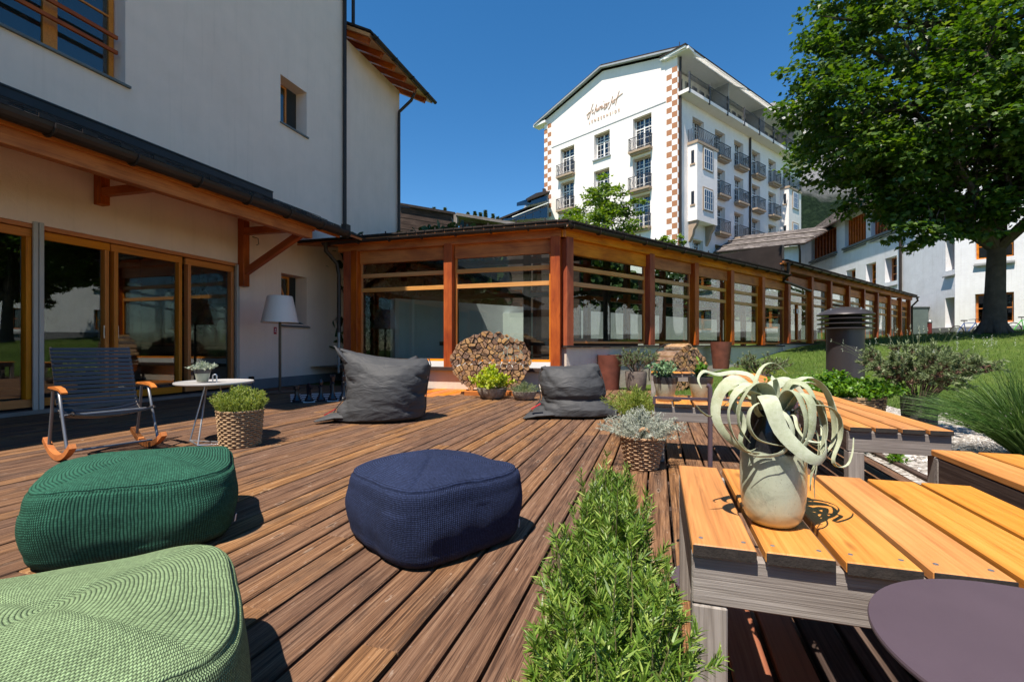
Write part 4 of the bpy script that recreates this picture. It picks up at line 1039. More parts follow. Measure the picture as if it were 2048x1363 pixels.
# steep shingle roof rising over the window band, laid in courses
t = NT('grey_shingles'); c = t.coord('Object', (1,1,1)); vo = t.node('TexVoronoi', {'Vector': c, 'Scale': 3.2}, feature='F1').outputs['Color']
cc = t.ramp(t.node('SeparateColor', {0: vo}).outputs[0], [(0,(.10,.085,.08)),(.6,(.165,.145,.135)),(1,(.25,.22,.205))]); mt['shingle'] = t.finish(cc, .85, t.bump(t.noise(c, 12, 4), .02), spec=.15)
def courses(fa, fb_, n, mat, nm, par, lift=.04, wtile=.45):
    """fa(t), fb_(t): lower/upper edge points for t in 0..1 -> lapped courses, slightly uneven"""
    m = MB(); L = (Vector(fa(1))-Vector(fa(0))).length; k = max(4, int(L/wtile))
    for j in range(n):
        f0 = j/n; f1 = min(1, (j+1.15)/n)
        for i in range(k):
            a = (i + (.5 if j % 2 else 0))/k; b_ = min(1, a + .97/k)
            if a >= 1: continue
            jz = rnd.uniform(0, .02)
            A = Vector(fa(a)).lerp(Vector(fb_(a)), f0); B = Vector(fa(b_)).lerp(Vector(fb_(b_)), f0); C_ = Vector(fa(b_)).lerp(Vector(fb_(b_)), f1); D_ = Vector(fa(a)).lerp(Vector(fb_(a)), f1)
            up = Vector((0,0,lift+jz)); lo = Vector((0,0,.005))
            m.add([A+up, B+up, C_+lo, D_+lo, A, B], [(0,1,2,3),(0,4,5,1)])
    o = m.build(nm, mat, par, fix=False); o['kind'] = 'stuff'; return o
courses(lambda t: ap(2+t*19.2, 10.9, .7), lambda t: ap(2+t*19.2, 15.3, -5.2), 22, mt['shingle'], 'roof_shingles', wb)
m = MB(); m.add([ap(2,10.8,.7), ap(21.2,10.8,.7), ap(21.2,15.2,-5.2), ap(2,15.2,-5.2), ap(2,10.88,.7), ap(21.2,10.88,.7), ap(21.2,15.28,-5.2), ap(2,15.28,-5.2)], [(0,3,2,1),(4,5,6,7),(0,1,5,4),(1,2,6,5),(2,3,7,6),(3,0,4,7)]); m.build('roof_deck', mt['dark_wood'], wb)
courses(lambda t: bpp(-30+t*29.6, 13.2, .7), lambda t: bpp(-30+t*29.6, 17.6, -5.5), 20, mt['shingle'], 'roof_shingles', wb)
pipe('downpipe', [ap(4.59,10.8,.12), ap(4.59,4.1,.12)], .08, wb, 'metal')
pipe('downpipe', [ap(4.2,4.1,.12), ap(3.95,4.0,.12), ap(3.95,2.9,.12)], .04, wb, 'metal')
m = MB(); fb(m, ap, 13.1, 18.1, 8.55, 8.72, 0, .2); fb(m, ap, 5.2, 12.0, 8.55, 8.72, 0, .2); m.build('band_sill', mt['stonesill'], wb)
# lower linking building
CP = D(1600, 690, 38); CP.z = 0; CA_ = R(-74); cu_ = Vector((math.sin(CA_), math.cos(CA_), 0)); cn = Vector((math.cos(CA_), -math.sin(CA_), 0)); cn = cn if cn.y < 0 else -cn
def cp(s, z, o=0): return CP + cu_*s + cn*o + Vector((0,0,z))
lk = root('link_building', (CP.x, CP.y, 1), 'low white link building with shingle roof and brown window band below the hotel', 'building')
m = MB(); fb(m, cp, .1, 5.9, 1, 9.0, -3, 0); m.build('wall', mt['wall_w'], lk)
m = MB(); fb(m, cp, 1.7, 5.9, 7.5, 8.75, 0, .06)
o = m.build('window_band', mt['hotelglass'], lk)
for i in range(8): beam('window_post', cp(1.7+i*.6, 7.45, .12), cp(1.7+i*.6, 8.8, .12), .12, .14, mt['redpost'], lk, up=cn)
courses(lambda t: cp(-.4+t*6.8, 9.05, .75), lambda t: cp(-2.6+t*8.1, 11.2, -4.2), 14, mt['shingle'], 'roof_shingles', lk)
m = MB(); m.add([cp(-.4,8.95,.75), cp(6.4,8.95,.75), cp(5.5,11.1,-4.2), cp(-2.6,11.1,-4.2), cp(-.4,9.03,.75), cp(6.4,9.03,.75), cp(5.5,11.17,-4.2), cp(-2.6,11.17,-4.2)], [(0,3,2,1),(4,5,6,7),(0,1,5,4),(1,2,6,5),(2,3,7,6),(3,0,4,7)]); m.build('roof_deck', mt['dark_wood'], lk)
for k_ in (.25, .62):
    m = MB(); a = cp(-.4,9.2,.75).lerp(cp(-2.6,11.3,-4.2), k_); b_ = cp(6.4,9.2,.75).lerp(cp(5.5,11.3,-4.2), k_); m.tube([a, b_], .05, 6); m.build('snow_bar', mt['metal'], lk)
half_gutter('gutter', [cp(-.4,8.98,.82), cp(6.4,8.98,.82)], .09, lk, 2.0)
pipe('downpipe', [cp(.05,8.9,.7), cp(.0,8.5,.15), cp(.0,3,.15)], .08, lk, 'metal')

# ================================================================ background on the left of the hotel
bnm = root('wooden_barn', (-9, 20.5, 2), 'dark timber barn roof behind the glazed passage', 'building')
a0 = D(800,412,22); a1 = D(912,431,22.5); a2 = D(985,444,23.5); 
def barnwall(a, b_, h0, mat, nm, n):
    for i in range(n):
        z0 = -h0*i/n; z1 = -h0*(i+1)/n
        pa = Vector(a)+Vector((0,0,(z0+z1)/2)); pb = Vector(b_)+Vector((0,0,(z0+z1)/2)); beam('board', pa, pb, .04+.02*(i%2), h0/n*.96, mat, bnm, bevel=0)
barnwall(a0, a1, 2.6, mt['dark_wood'], 'board', 10)
beam('verge_board', a0+Vector((0,-.1,.06)), a1+Vector((0,-.1,.06)), .12, .12, mt['slate'], bnm)
beam('corner_post', a1+Vector((.05,-.1,-2.6)), a1+Vector((.05,-.1,0)), .18, .18, mt['grey_wood'], bnm, up=(0,1,0))
barnwall(a1+Vector((.2,.2,-.25)), a2+Vector((0,.2,-.1)), 1.6, mt['dark_wood'], 'board', 6)
beam('verge_board', a1+Vector((0,-.05,0)), a2+Vector((1.2,0,-.25)), .5, .14, mt['grey_wood'], bnm)
m = MB(); m.add([a0+Vector((0,0,.1)), a1+Vector((0,0,.1)), a2+Vector((1,0,-.2)), a2+Vector((1,6,-.2)), a0+Vector((0,6,.6))], [(0,1,2,3,4)]); m.build('roof', mt['slate'], bnm, fix=False)
mh = root('modern_house', tuple(D(1050,430,48)), 'pale modern house with glass balconies and a dark chimney left of the hotel', 'building')
def mp(u_, v_, t_=48): return D(u_, v_, t_)
def quad3(m, pts, dy=6): 
    m.prism([Vector(p) for p in pts], Vector((-1.5, dy, 0)))
m = MB(); quad3(m, [mp(1000,441), mp(1000,437), mp(1050,418), mp(1100,398), mp(1100,470), mp(1000,470)]); m.build('wall', plain('pale_house_wall', (.50,.50,.48), .8), mh)
m = MB(); quad3(m, [mp(998,440,47), mp(1098,399,47), mp(1098,396,47), mp(998,436,47)]); m.build('roof', mt['slate'], mh)
m = MB(); quad3(m, [mp(1057,412,46.5), mp(1057,400,46.5), mp(1097,386,46.5), mp(1097,404,46.5)], 3); m.build('dormer', mt['hotelgrey'], mh)
m = MB(); quad3(m, [mp(1055,401,46), mp(1100,384,46), mp(1100,381,46), mp(1055,398,46)], 4); m.build('dormer_roof', mt['slate'], mh)
m = MB(); quad3(m, [mp(1062,409,46.3), mp(1062,402,46.3), mp(1094,391,46.3), mp(1094,401,46.3)], .1); m.build('dormer_window', mt['hotelglass'], mh)
m = MB(); quad3(m, [mp(1072,398,48), mp(1072,386,48), mp(1090,382,48), mp(1090,394,48)], 1.5); m.box(tuple(mp(1085,396,48)), tuple(mp(1089,377,48)+Vector((.1,.3,0)))); m.build('chimney', mt['metal'], mh)
for i in range(5):
    u0 = 1022+i*15; m = MB(); quad3(m, [mp(u0,440-i*1.2,46.8), mp(u0,436-i*5.0,46.8), mp(u0+13,431-i*5.0,46.8), mp(u0+13,440-i*1.2,46.8)], .1); m.build('window', mt['hotelglass'], mh)
m = MB(); m.tube([mp(1024,434,46.2), mp(1097,405,46.2)], .05, 5); m.build('balcony_rail', mt['white'], mh)
# conifers beyond
mt['conifer'] = leafmat('conifer_needles', (.02,.045,.015), (.05,.085,.03), (.11,.15,.06), transl=.15, patch=.4)
mt['bark'] = plain('brown_bark', (.075,.055,.042), .95, var=.5, scale=4, bump=.03, bscale=9)
def conifer(u_, vtop, t_, h, wd, label):
    p = D(u_, vtop, t_); base = Vector((p.x, p.y, p.z-h)); r = root('conifer', base, label, 'tree', 'conifers behind the barn roof')
    m = MB(); m.tube([base, base+Vector((0,0,h*.98))], [.18, .02], 6); m.build('trunk', mt['bark'], r)
    n = 2600; zf = rng.uniform(.0,1,n)**.8; rad = (1-zf)**1.15*wd*.8*(.55+.45*np.abs(np.sin(zf*h*3.1)))*rng.uniform(.15,1,n)**.5; a = rng.uniform(0,6.283,n)
    P = np.stack([base.x+rad*np.cos(a), base.y+rad*np.sin(a), base.z+zf*h*.98-rad*.25], 1); A = np.stack([np.cos(a), np.sin(a), -.25+rng.normal(0,.3,n)], 1)
    leaf_obj('crown', [leaves(P, A, rng.uniform(.16,.34,n), .10, 'diamond', .1, .5)], mt['conifer'], r)
for (u_, v_, t_, h, wd, lb_) in ((868,411,58,9,1.5,'conifer tip furthest left above the barn roof'),(890,412,60,9,1.3,'narrow conifer just right of the leftmost one'),(936,421,56,9,1.5,'broad conifer left of the central group above the passage roof'),
        (950,419,57,9,1.7,'bushy conifer in the middle of the treetop row'),(961,422,55,8,1.1,'thin dark conifer beside the tallest treetop'),(971,417,56,9,1.5,'tallest conifer near the right end of the treetop row'),
        (986,424,58,9,1.3,'sparse conifer second from the right end of the row'),(995,430,58,9,1.1,'small conifer at the right end beside the modern house')):
    conifer(u_, v_, t_, h, wd, lb_)
# wooded mountainside to the right
t = NT('mountain_forest'); c = t.coord('Object'); nn = t.noise(c, .16, 10, .8); n2 = t.noise(c, .011, 4, .6)
pz = t.node('SeparateXYZ', {0: c}).outputs[2]
forest = t.ramp(nn, [(.40,(.005,.012,.007)),(.56,(.016,.030,.016)),(.75,(.045,.065,.034))])
rock = t.ramp(nn, [(.3,(.16,.16,.16)),(.7,(.36,.36,.37))])
fz = t.math('MULTIPLY_ADD', n2, 120.0, pz); fz = t.ramp(t.math('DIVIDE', fz, 400.0), [(.60, 0.0), (.70, 1.0)])
mt['mountain'] = t.finish(t.mix(fz, forest, rock), .95, t.bump(nn, 6.0, 1.0), spec=.05)
V = []; F = []; NX, NY = 90, 40
for j in range(NY+1):
    for i in range(NX+1):
        lat = -30 + 900*i/NX; dpt = 420 + 700*j/NY; q = j/NY
        x = -SA*dpt + CA*lat; y = CA*dpt + SA*lat
        hgt = 560*q**.75*sstep(60, 420, lat+ 40) * (1+.0) + 45*mnoise.noise(Vector((lat*.008, dpt*.008, 0))) * q + 14*mnoise.noise(Vector((lat*.04, dpt*.04, 1)))
        V.append((x, y, 4 + hgt))
for j in range(NY):
    for i in range(NX): a = j*(NX+1)+i; F.append((a, a+1, a+NX+2, a+NX+1))
tag(np_mesh('mountain', np.array(V), np.array(F), mt['mountain'], origin=(0,0,0), smooth=True), kind='structure')
# ================================================================ MAPLE AND SMALL TREES
mt['maple'] = leafmat('maple_leaves', (.024,.062,.010), (.062,.128,.018), (.155,.225,.04), transl=.42, rough=.42, spec=.4, patch=.5)
mt['limegreen'] = leafmat('light_tree_leaves', (.06,.12,.015), (.13,.22,.03), (.24,.32,.07), transl=.4, patch=.6)
def tree(name, base, label, cat, trunkpts, trad, clumps, leafn, leafL, mat, limbs=10, shape='maple', group=None, rg=rng, flat=.5, branchr=.10):
    base = Vector(base); r = root(name, base, label, cat, group)
    m = MB(); pts = [base + Vector(p) for p in trunkpts]; m.tube(pts, trad, 14)
    # root flare
    for k in range(6):
        a = k*1.05+.3; q = base + Vector((math.cos(a)*trad[0]*1.5, math.sin(a)*trad[0]*1.25, -.12)); m.tube([q, base+Vector((math.cos(a)*trad[0]*.75, math.sin(a)*trad[0]*.75, .16)), base+Vector((0,0,.55))], [trad[0]*.14, trad[0]*.34, trad[0]*.45], 6)
    o = m.build('trunk', mt['bark'], r); smooth_by_angle(o, 60)
    lm = MB(); top = pts[-1]
    for k, (c, rad) in enumerate(clumps):
        c = Vector(c)+base
        i = min(len(pts)-1, max(1, int(len(pts)*(.45+.55*rnd.random())))); s = pts[i]
        mid = s.lerp(c, .5) + Vector((rnd.uniform(-.3,.3), rnd.uniform(-.3,.3), -.15*(c-s).length*.4 + .2))
        lm.tube([s, s.lerp(mid,.5)+Vector((0,0,.1)), mid, mid.lerp(c,.6), c], [branchr, branchr*.8, branchr*.55, branchr*.35, branchr*.15], 6)
        for q in range(4):
            e = c + Vector((rnd.uniform(-1,1), rnd.uniform(-1,1), rnd.uniform(-.5,.6)))*rad*.8; lm.tube([mid.lerp(c,.6), e], [branchr*.2, .008], 4)
    o = lm.build('limbs', mt['bark'], r)
    Ps = []; As = []
    tot = sum(rad**2 for _, rad in clumps)
    for (c, rad) in clumps:
        n = int(leafn*rad**2/tot); c = np.array(Vector(c)+base)
        # sub-clusters (twigs) so light and shade break up
        k = max(6, int(n/42)); d = unit(rg.normal(size=(k,3))); rr = rad*(.62+.42*rg.uniform(0,1,k)); cc = c + d*rr[:,None]*np.array([1,1,.78])
        i = rg.integers(0, k, n); off = rg.normal(size=(n,3))*np.array([.24,.24,.11])*rad*.62
        P = cc[i] + off; Ps.append(P); out = unit(P-c); A = out*.75 + np.array([0,0,-.35]) + rg.normal(size=(n,3))*.45; As.append(A)
    P = np.concatenate(Ps); A = np.concatenate(As); n = len(P)
    V, F = leaves(P, A, leafL*rg.uniform(.6,1.2,n), leafL*.95*rg.uniform(.7,1.1,n), shape, .14, .75, rg)
    leaf_obj('crown', [(V, F)], mat, r)
    return r
TB = Vector((8.85, 16.35, gz(8.85,16.35)-.03))
cl = []
tr = random.Random(11)
# clumps measured across the crown: lateral (R), forward (F), height
def LF(l, f_): return Vector((CA*l - SA*f_, SA*l + CA*f_, 0))
spec = [(-4.75,0,6.6,1.15),(-4.1,-.4,5.4,1.0),(-4.6,.3,7.9,1.0),(-4.1,.3,9.2,1.1),(-2.6,-.3,3.4,.85),(-2.3,-.5,3.2,.8),(-1.4,-.9,3.2,.75),(-2.9,.4,4.4,1.1),(-2.4,0,4.6,1.2),(-.7,-1.3,3.3,.7),(.9,-1.4,3.4,.7),(2.0,-1.0,3.5,.8),(-4.3,0,6.3,1.25),(-3.1,-.6,4.8,1.1),(-3.7,.5,7.5,1.2),(-2.7,-1,5.8,1.35),(-2.6,0,8.6,1.5),(-2.0,.3,4.2,1.1),(-1.6,-1.4,7.0,1.5),(-1.2,.6,9.6,1.7),(-.9,-1.2,4.1,1.0),(-.2,-1.6,5.4,1.4),
        (0,-1.2,8.4,1.7),(.6,.3,4.4,1.1),(.9,-.8,6.6,1.6),(1.4,.4,9.3,1.8),(1.9,-.6,4.8,1.2),(2.4,.2,7.0,1.6),(3.0,.3,5.2,1.3),(3.3,.6,8.4,1.6),(-.3,1.5,6.6,1.8),(-2.6,1.8,6.2,1.6),(1.6,2.0,6.4,1.7),(.0,0,11,1.8),(-2.9,.4,10.0,1.3),
        (-3.6,1.0,5.6,1.1),(-2.6,-.4,3.9,.8),(4.4,0,6.4,1.5),(1.2,-1.8,4.3,1.2),(2.6,-1.2,4.5,1.2),(0.2,-2.2,4.6,1.1),(-.9,-2.2,6.2,1.2),(3.8,-.5,4.6,1.2),(1.9,-2.4,6.6,1.4),(3.6,-1.6,6.8,1.4),(.6,-2.4,8.0,1.2),(-1.2,-.4,3.7,.9),(-2.2,-.6,3.5,.7),(4.6,.2,8.8,1.6),(2.4,-1.4,9.4,1.4),(-4.1,.2,8.7,.8),(2.7,-1.6,5.9,1.2),(-1.9,-1.7,5.2,1.0)]
for (l, f_, h, rad) in spec: cl.append((LF(l, f_)+Vector((0,0,h-.3)), rad))
tree('maple_tree', TB, 'large dark green maple standing on the lawn at the right', 'tree',
     [(0,0,0),(.02,0,.35),(.04,.0,1.2),(.08,.02,2.3),(.16,.05,3.4),(.2,.05,4.8),(.15,.1,6.5),(.1,.1,8.5)], [.32,.255,.215,.195,.17,.14,.10,.05], cl, 82000, .15, mt['maple'], branchr=.13)
for (pos, rz_, lb_) in (((14.6,15.0), 2.1, 'added maple out of frame at the right, put there for the glass to mirror'), ((21.0,17.5), 4.0, 'added far maple out of frame, put there for the sliding doors to mirror')):
    c_ = copy_tree(bpy.data.objects['maple_tree']); c_.location = (pos[0], pos[1], gz(*pos)); c_.rotation_euler = (0,0,rz_); tag(c_, lb_, 'tree')  # copies added out of frame so the glazing has trees to reflect
SB = D(1225, 640, 26); SB.z = gz(SB.x, SB.y)
cl = [(LF(l*.75-.35,f_)+Vector((0,0,h-.2)), rad*1.2) for (l,f_,h,rad) in ((-1.9,0,6.6,1.0),(-1.0,.2,7.6,.95),(0,0,8.4,1.0),(.9,0,7.2,1.1),(-.3,-.3,6.4,1.2),(1.2,.2,5.9,1.0),(-2.3,.2,5.5,1.0),(-.2,.3,9.1,.7),(-1.2,0,5.2,1.2),(1.9,.2,8.0,.6),(4.3,0,5.6,.7),(3.3,0,5.2,.6),(4.9,.1,6.1,.5),(.3,0,5.0,1.0),(-2.2,.1,7.4,.7))]
tree('light_green_tree', SB, 'small light green tree in front of the hotel gable', 'tree', [(0,0,0),(0,0,2),(.05,0,4),(.1,0,6)], [.16,.13,.1,.04], cl, 15000, .17, mt['limegreen'], branchr=.05)

# ================================================================ BENCHES / LOW TABLES
def slat_table(name, x0, x1, y0, y1, z, nplank, label, cat='bench', group='larch slat benches and low tables', end=True, dark=None, gap=.018, apron='grey_wood', legs=True, side='dark_wood', pl_over=.0):
    r = root(name, ((x0+x1)/2, (y0+y1)/2, 0), label, cat, group)
    p = (x1-x0+gap)/nplank; th = .027
    for i in range(nplank):
        a = x0 + i*p; xm = a + (p-gap)/2; jj = rnd.uniform(-.004, .006)
        o = beam('plank', (xm, y0+jj, z-th/2+rnd.uniform(-.0008,.0008)), (xm, y1+jj, z-th/2), p-gap, th, mt['bench'], r, bevel=.0035)
        m = MB(); m.box((a+.0015, y0+jj-.0025, z-th+.0005), (a+p-gap-.0015, y0+jj+.001, z-.0025)); q = m.build('end_grain', mt['bench_end'], o if False else r)
        for sx in (.022, p-gap-.022):
            m = MB(); m.lathe((a+sx, y0+.045, z-.0005), [(.0055,0),(.0055,.0012),(.003,.0016),(.0001,.0008)], 8); m.build('screw', mt['steel'], r)
    ah = .118; zt = z-th-.003
    beam('apron', (x0+.0, y0+.035, zt-ah/2), (x1, y0+.035, zt-ah/2), .035, ah, mt[apron], r, bevel=.004)
    beam('apron', (x0+.0, y1-.035, zt-ah/2), (x1, y1-.035, zt-ah/2), .035, ah, mt[apron], r, bevel=.004)
    beam('side_rail', (x0+.018, y0+.055, zt-ah/2), (x0+.018, y1-.055, zt-ah/2), .034, ah, mt[side], r, bevel=.003)
    beam('side_rail', (x1-.018, y0+.055, zt-ah/2), (x1-.018, y1-.055, zt-ah/2), .034, ah, mt[side], r, bevel=.003)
    if legs:
        for (lx, ly) in ((x0+.04, y0+.055), (x1-.04, y0+.055), (x0+.04, y1-.055), (x1-.04, y1-.055)):
            beam('leg', (lx, ly, 0), (lx, ly, zt-ah-.002), .078, .078, mt[apron], r, up=(1,0,0), bevel=.004)
    return r
slat_table('slat_table', .078, 1.0, 1.19, 1.955, .48, 6, 'low table of orange larch slats in the right foreground, carrying the air plant vase', 'table')
slat_table('slat_bench', 1.06, 1.55, 3.18, 5.75, .48, 4, 'long orange slat bench with silver grey end apron beside the gravel', 'bench')
slat_table('slat_bench', 1.05, 1.55, 6.05, 8.7, .48, 4, 'farther slat bench in line behind the long one, near the lavender pot', 'bench')
slat_table('slat_table', -.03, .88, 4.0, 4.62, .48, 6, 'low slat table holding two ceramic succulent pots', 'table')
slat_table('slat_table', 1.165, 2.3, .9, 2.56, .485, 7, 'dark sided slat bench cut by the right edge of the photo', 'bench', side='dark_wood', legs=False)
beam('side_panel', (1.19, .95, .24), (1.19, 2.5, .24), .02, .42, mt['dark_wood'], bpy.data.objects['slat_table.002'], bevel=.002)
slat_table('slat_bench', -.12, .75, 8.75, 9.25, .46, 5, 'small slat bench below the right-hand firewood stack', 'bench')
# lower shelf of fresh boards under the foreground table
sh = root('lower_slat_shelf', (.5, 1.0, 0), 'low slats of fresh red-brown timber under the foreground table', 'shelf')
mt['redplank'] = wood('fresh_red_board', (.20,.055,.022), (.33,.11,.045), (.42,.17,.075), rough=.6, bump=.001, knots=.9, grey=(.27,.085,.034))
for i in range(6):
    beam('board', (.245+i*.118, .3, .045), (.245+i*.118, 1.80, .045), .098, .03, mt['redplank'] if i in (0,1) else mt['dark_wood'], sh, bevel=.004)

# ================================================================ KNITTED POUFS
def knit(name, col, pitch, seam=.47):
    t = NT(name); uv = t.node('TexCoord').outputs['UV']
    wob = t.node('TexNoise', {'Vector': t.coord('Object'), 'Scale': 16.0, 'Detail': 3.0}).outputs['Color']
    wv = t.node('VectorMath', {0: wob, 1: (.5,.5,.5)}, operation='SUBTRACT').outputs[0]
    wv = t.node('VectorMath', {0: wv, 3: pitch*1.0}, operation='SCALE').outputs[0]
    uv2 = t.node('VectorMath', {0: uv, 1: wv}, operation='ADD').outputs[0]
    sp = t.node('SeparateXYZ', {0: uv2}); u_, v_ = sp.outputs[0], sp.outputs[1]
    su = t.math('ABSOLUTE', t.math('SINE', t.math('MULTIPLY', u_, math.pi/pitch)))
    w_ = t.math('MULTIPLY', t.math('SINE', t.math('MULTIPLY', u_, 2*math.pi/pitch)), .55)
    sv = t.math('ABSOLUTE', t.math('SINE', t.math('ADD', t.math('MULTIPLY', v_, math.pi/(pitch*.8)), w_)))
    h = t.math('MULTIPLY', t.math('POWER', su, .45), t.math('ADD', t.math('MULTIPLY', t.math('POWER', sv, .5), .68), .32))
    cu_ = t.math('FLOOR', t.math('MULTIPLY', u_, 1/pitch)); cv_ = t.math('FLOOR', t.math('MULTIPLY', v_, 1/(pitch*.8)))
    wn_ = t.node('TexWhiteNoise', {'Vector': t.node('CombineXYZ', {0: cu_, 1: cv_, 2: 0.0}).outputs[0]}).outputs[0]
    fib = t.noise(t.coord('Object'), 420, 2, .6); h2 = t.math('MULTIPLY_ADD', fib, .25, t.math('MULTIPLY_ADD', wn_, .25, h))
    cc = t.ramp(h, [(.0, [x*.12 for x in col]), (.40, [x*.62 for x in col]), (.8, col), (1, [min(1,x*1.25) for x in col])])  # shade between stitches painted in: crevices darkened, ridges lightened
    cc = t.hsv(cc, .5, 1.0, t.node('MapRange', {'Value': wn_, 3: .80, 4: 1.18}).outputs[0])
    cc = t.hsv(cc, .5, 1.0, t.node('MapRange', {'Value': t.noise(t.coord('Object'), 5, 5, .7), 1: .3, 2: .7, 3: .84, 4: 1.1}).outputs[0])
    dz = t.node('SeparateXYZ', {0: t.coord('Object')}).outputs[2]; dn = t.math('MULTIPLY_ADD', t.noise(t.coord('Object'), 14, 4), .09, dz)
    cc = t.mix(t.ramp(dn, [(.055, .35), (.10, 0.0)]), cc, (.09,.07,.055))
    return t.finish(cc, .9, t.bump(h2, pitch*.5, 1.0), spec=.15)
def pouf(name, c, size, rot, H, mat, label, seed, sag=.0, pn=4.4):
    """rounded square cushion: concentric rows on top meeting in four mitred seams, upright ribs on the side"""
    NU, NV = 176, 96; V = []; UVs = []; a = size/2
    def prof(t_):  # t 0 top centre .. 1 bottom centre, returns (frac radius, z)
        if t_ < .42: f_ = t_/.42; return (f_*.90, H*(1.0 - .145*f_**1.6))
        if t_ < .56: f_ = (t_-.42)/.14; th = f_*math.pi/2; return (.90+.10*math.sin(th), H*(.855-.20*(1-math.cos(th))))
        if t_ < .86: f_ = (t_-.56)/.30; return (1.0+.035*math.sin(f_*math.pi)-.02*f_, H*(.655-.50*f_))
        if t_ < .94: f_ = (t_-.86)/.08; th = f_*math.pi/2; return (.98-.12*(1-math.cos(th)), H*(.155-.15*math.sin(th)))
        f_ = (t_-.94)/.06; return (.86*(1-f_), H*.004)
    vo = 0; lens = []; pr = None
    sp = []
    for j in range(NV+1):
        q = prof(j/NV)
        if pr: vo += math.hypot((q[0]-pr[0])*a, q[1]-pr[1])
        lens.append(vo); pr = q; sp.append(q)
    ca, sa = math.cos(rot), math.sin(rot)
    for j in range(NV+1):
        fr, z = sp[j]; ex = 2.4 + (pn-2.4)*min(1, fr*1.2)
        for i in range(NU):
            th = 2*math.pi*i/NU; cx, cy = math.cos(th), math.sin(th)
            rr = 1/((abs(cx)**ex + abs(cy)**ex)**(1/ex)); x = rr*cx*fr*a; y = rr*cy*fr*a
            crease = 0
            if j/NV < .44: # diagonal seams slightly sunk, panels puffed
                d = abs(abs(x)-abs(y))/(a+1e-6); crease = -.008*math.exp(-(d/.05)**2)*min(1, fr*3) - .006*math.exp(-(fr/.10)**2)
            nz_ = mnoise.noise(Vector((x*3+seed, y*3, z*4)))*.020 + mnoise.noise(Vector((x*8+seed, y*8, z*6)))*.004
            s_ = 1 + nz_*(1.2 if z < H*.8 else .3)
            if z < H*.35 and z > .01: s_ += .022*math.sin(th*7+seed*3)*(1-z/(H*.35))*mnoise.noise(Vector((cx*2+seed, cy*2, 0)))*2.0
            if .465 < j/NV < .495: s_ -= .012*(1-abs(j/NV-.48)/.015); crease -= .005
            if .6 < j/NV < .9: s_ += .018*mnoise.noise(Vector((cx*3.1+seed, cy*3.1, z*9)))
            zz = max(.003, z + crease + (nz_ if z > .05 else 0))
            xx, yy = x*s_, y*s_
            V.append((c[0]+ca*xx-sa*yy, c[1]+sa*xx+ca*yy, zz))
    F = []; me_uv = []
    for j in range(NV):
        for i in range(NU):
            i2 = (i+1) % NU; F.append((j*NU+i, (j+1)*NU+i, (j+1)*NU+i2, j*NU+i2))
    o = np_mesh(name, np.array(V), np.array(F), mat, origin=(c[0], c[1], 0), smooth=True)
    uv = o.data.uv_layers.new(name='UVMap').data
    # side faces: u runs round; top faces: u is the radial row so rows are concentric
    P = np.zeros((len(F)*4, 2)); k = 0
    def lin(th):   # arc length on the square along its side, signed from the side's middle
        cx, cy = math.cos(th), math.sin(th)
        return cy/max(abs(cx),1e-6) if abs(cx) >= abs(cy) else cx/max(abs(cy),1e-6)*(1)
    for j in range(NV):
        for i in range(NU):
            for (jj, ii) in ((j,i),(j+1,i),(j+1,i+1),(j,i+1)):
                th = 2*math.pi*(ii if True else 0)/NU; cx, cy = math.cos(th), math.sin(th)
                tm = 2*math.pi*(i+.5)/NU; xd = abs(math.cos(tm)) >= abs(math.sin(tm))
                t_ = (cy/cx if xd else cx/cy) if (abs(cx) > 1e-6 and abs(cy) > 1e-6) else 0
                t_ = max(-1.02, min(1.02, t_)) if False else t_
                fr = sp[jj][0]
                if (j+.5)/NV < .47: P[k] = (lens[jj], t_*fr*a)          # concentric rows
                else: P[k] = (t_*a*1.02, lens[jj])                       # upright ribs
                k += 1
    uv.foreach_set('uv', P.ravel())
    lab = root
    tag(o, label, 'pouf', 'knitted outdoor poufs')
    # little sewn fabric label
    return o
mt['knit_g'] = knit('dark_green_knit', (.032,.125,.080), .0125)
mt['knit_l'] = knit('sage_green_knit', (.225,.32,.165), .0088)
mt['knit_n'] = knit('navy_knit', (.026,.038,.090), .0095)
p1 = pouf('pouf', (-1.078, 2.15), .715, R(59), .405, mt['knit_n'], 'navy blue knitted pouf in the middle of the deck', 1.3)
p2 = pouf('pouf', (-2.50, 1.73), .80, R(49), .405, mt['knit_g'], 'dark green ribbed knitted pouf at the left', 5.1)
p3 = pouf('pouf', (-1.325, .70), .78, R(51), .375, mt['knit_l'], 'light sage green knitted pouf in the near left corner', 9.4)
def care(p, pos, rz):
    m = MB(); m.box((-.001,-.009,0),(.001,.009,.035)); o = m.build('care_tag', mt['white'], None); o.parent = p; o.location = Vector(pos)-Vector(p.location); o.rotation_euler = (0, .15, rz)
care(p1, (-.655, 2.215, .06), .5); care(p2, (-2.005, 1.82, .08), .6)

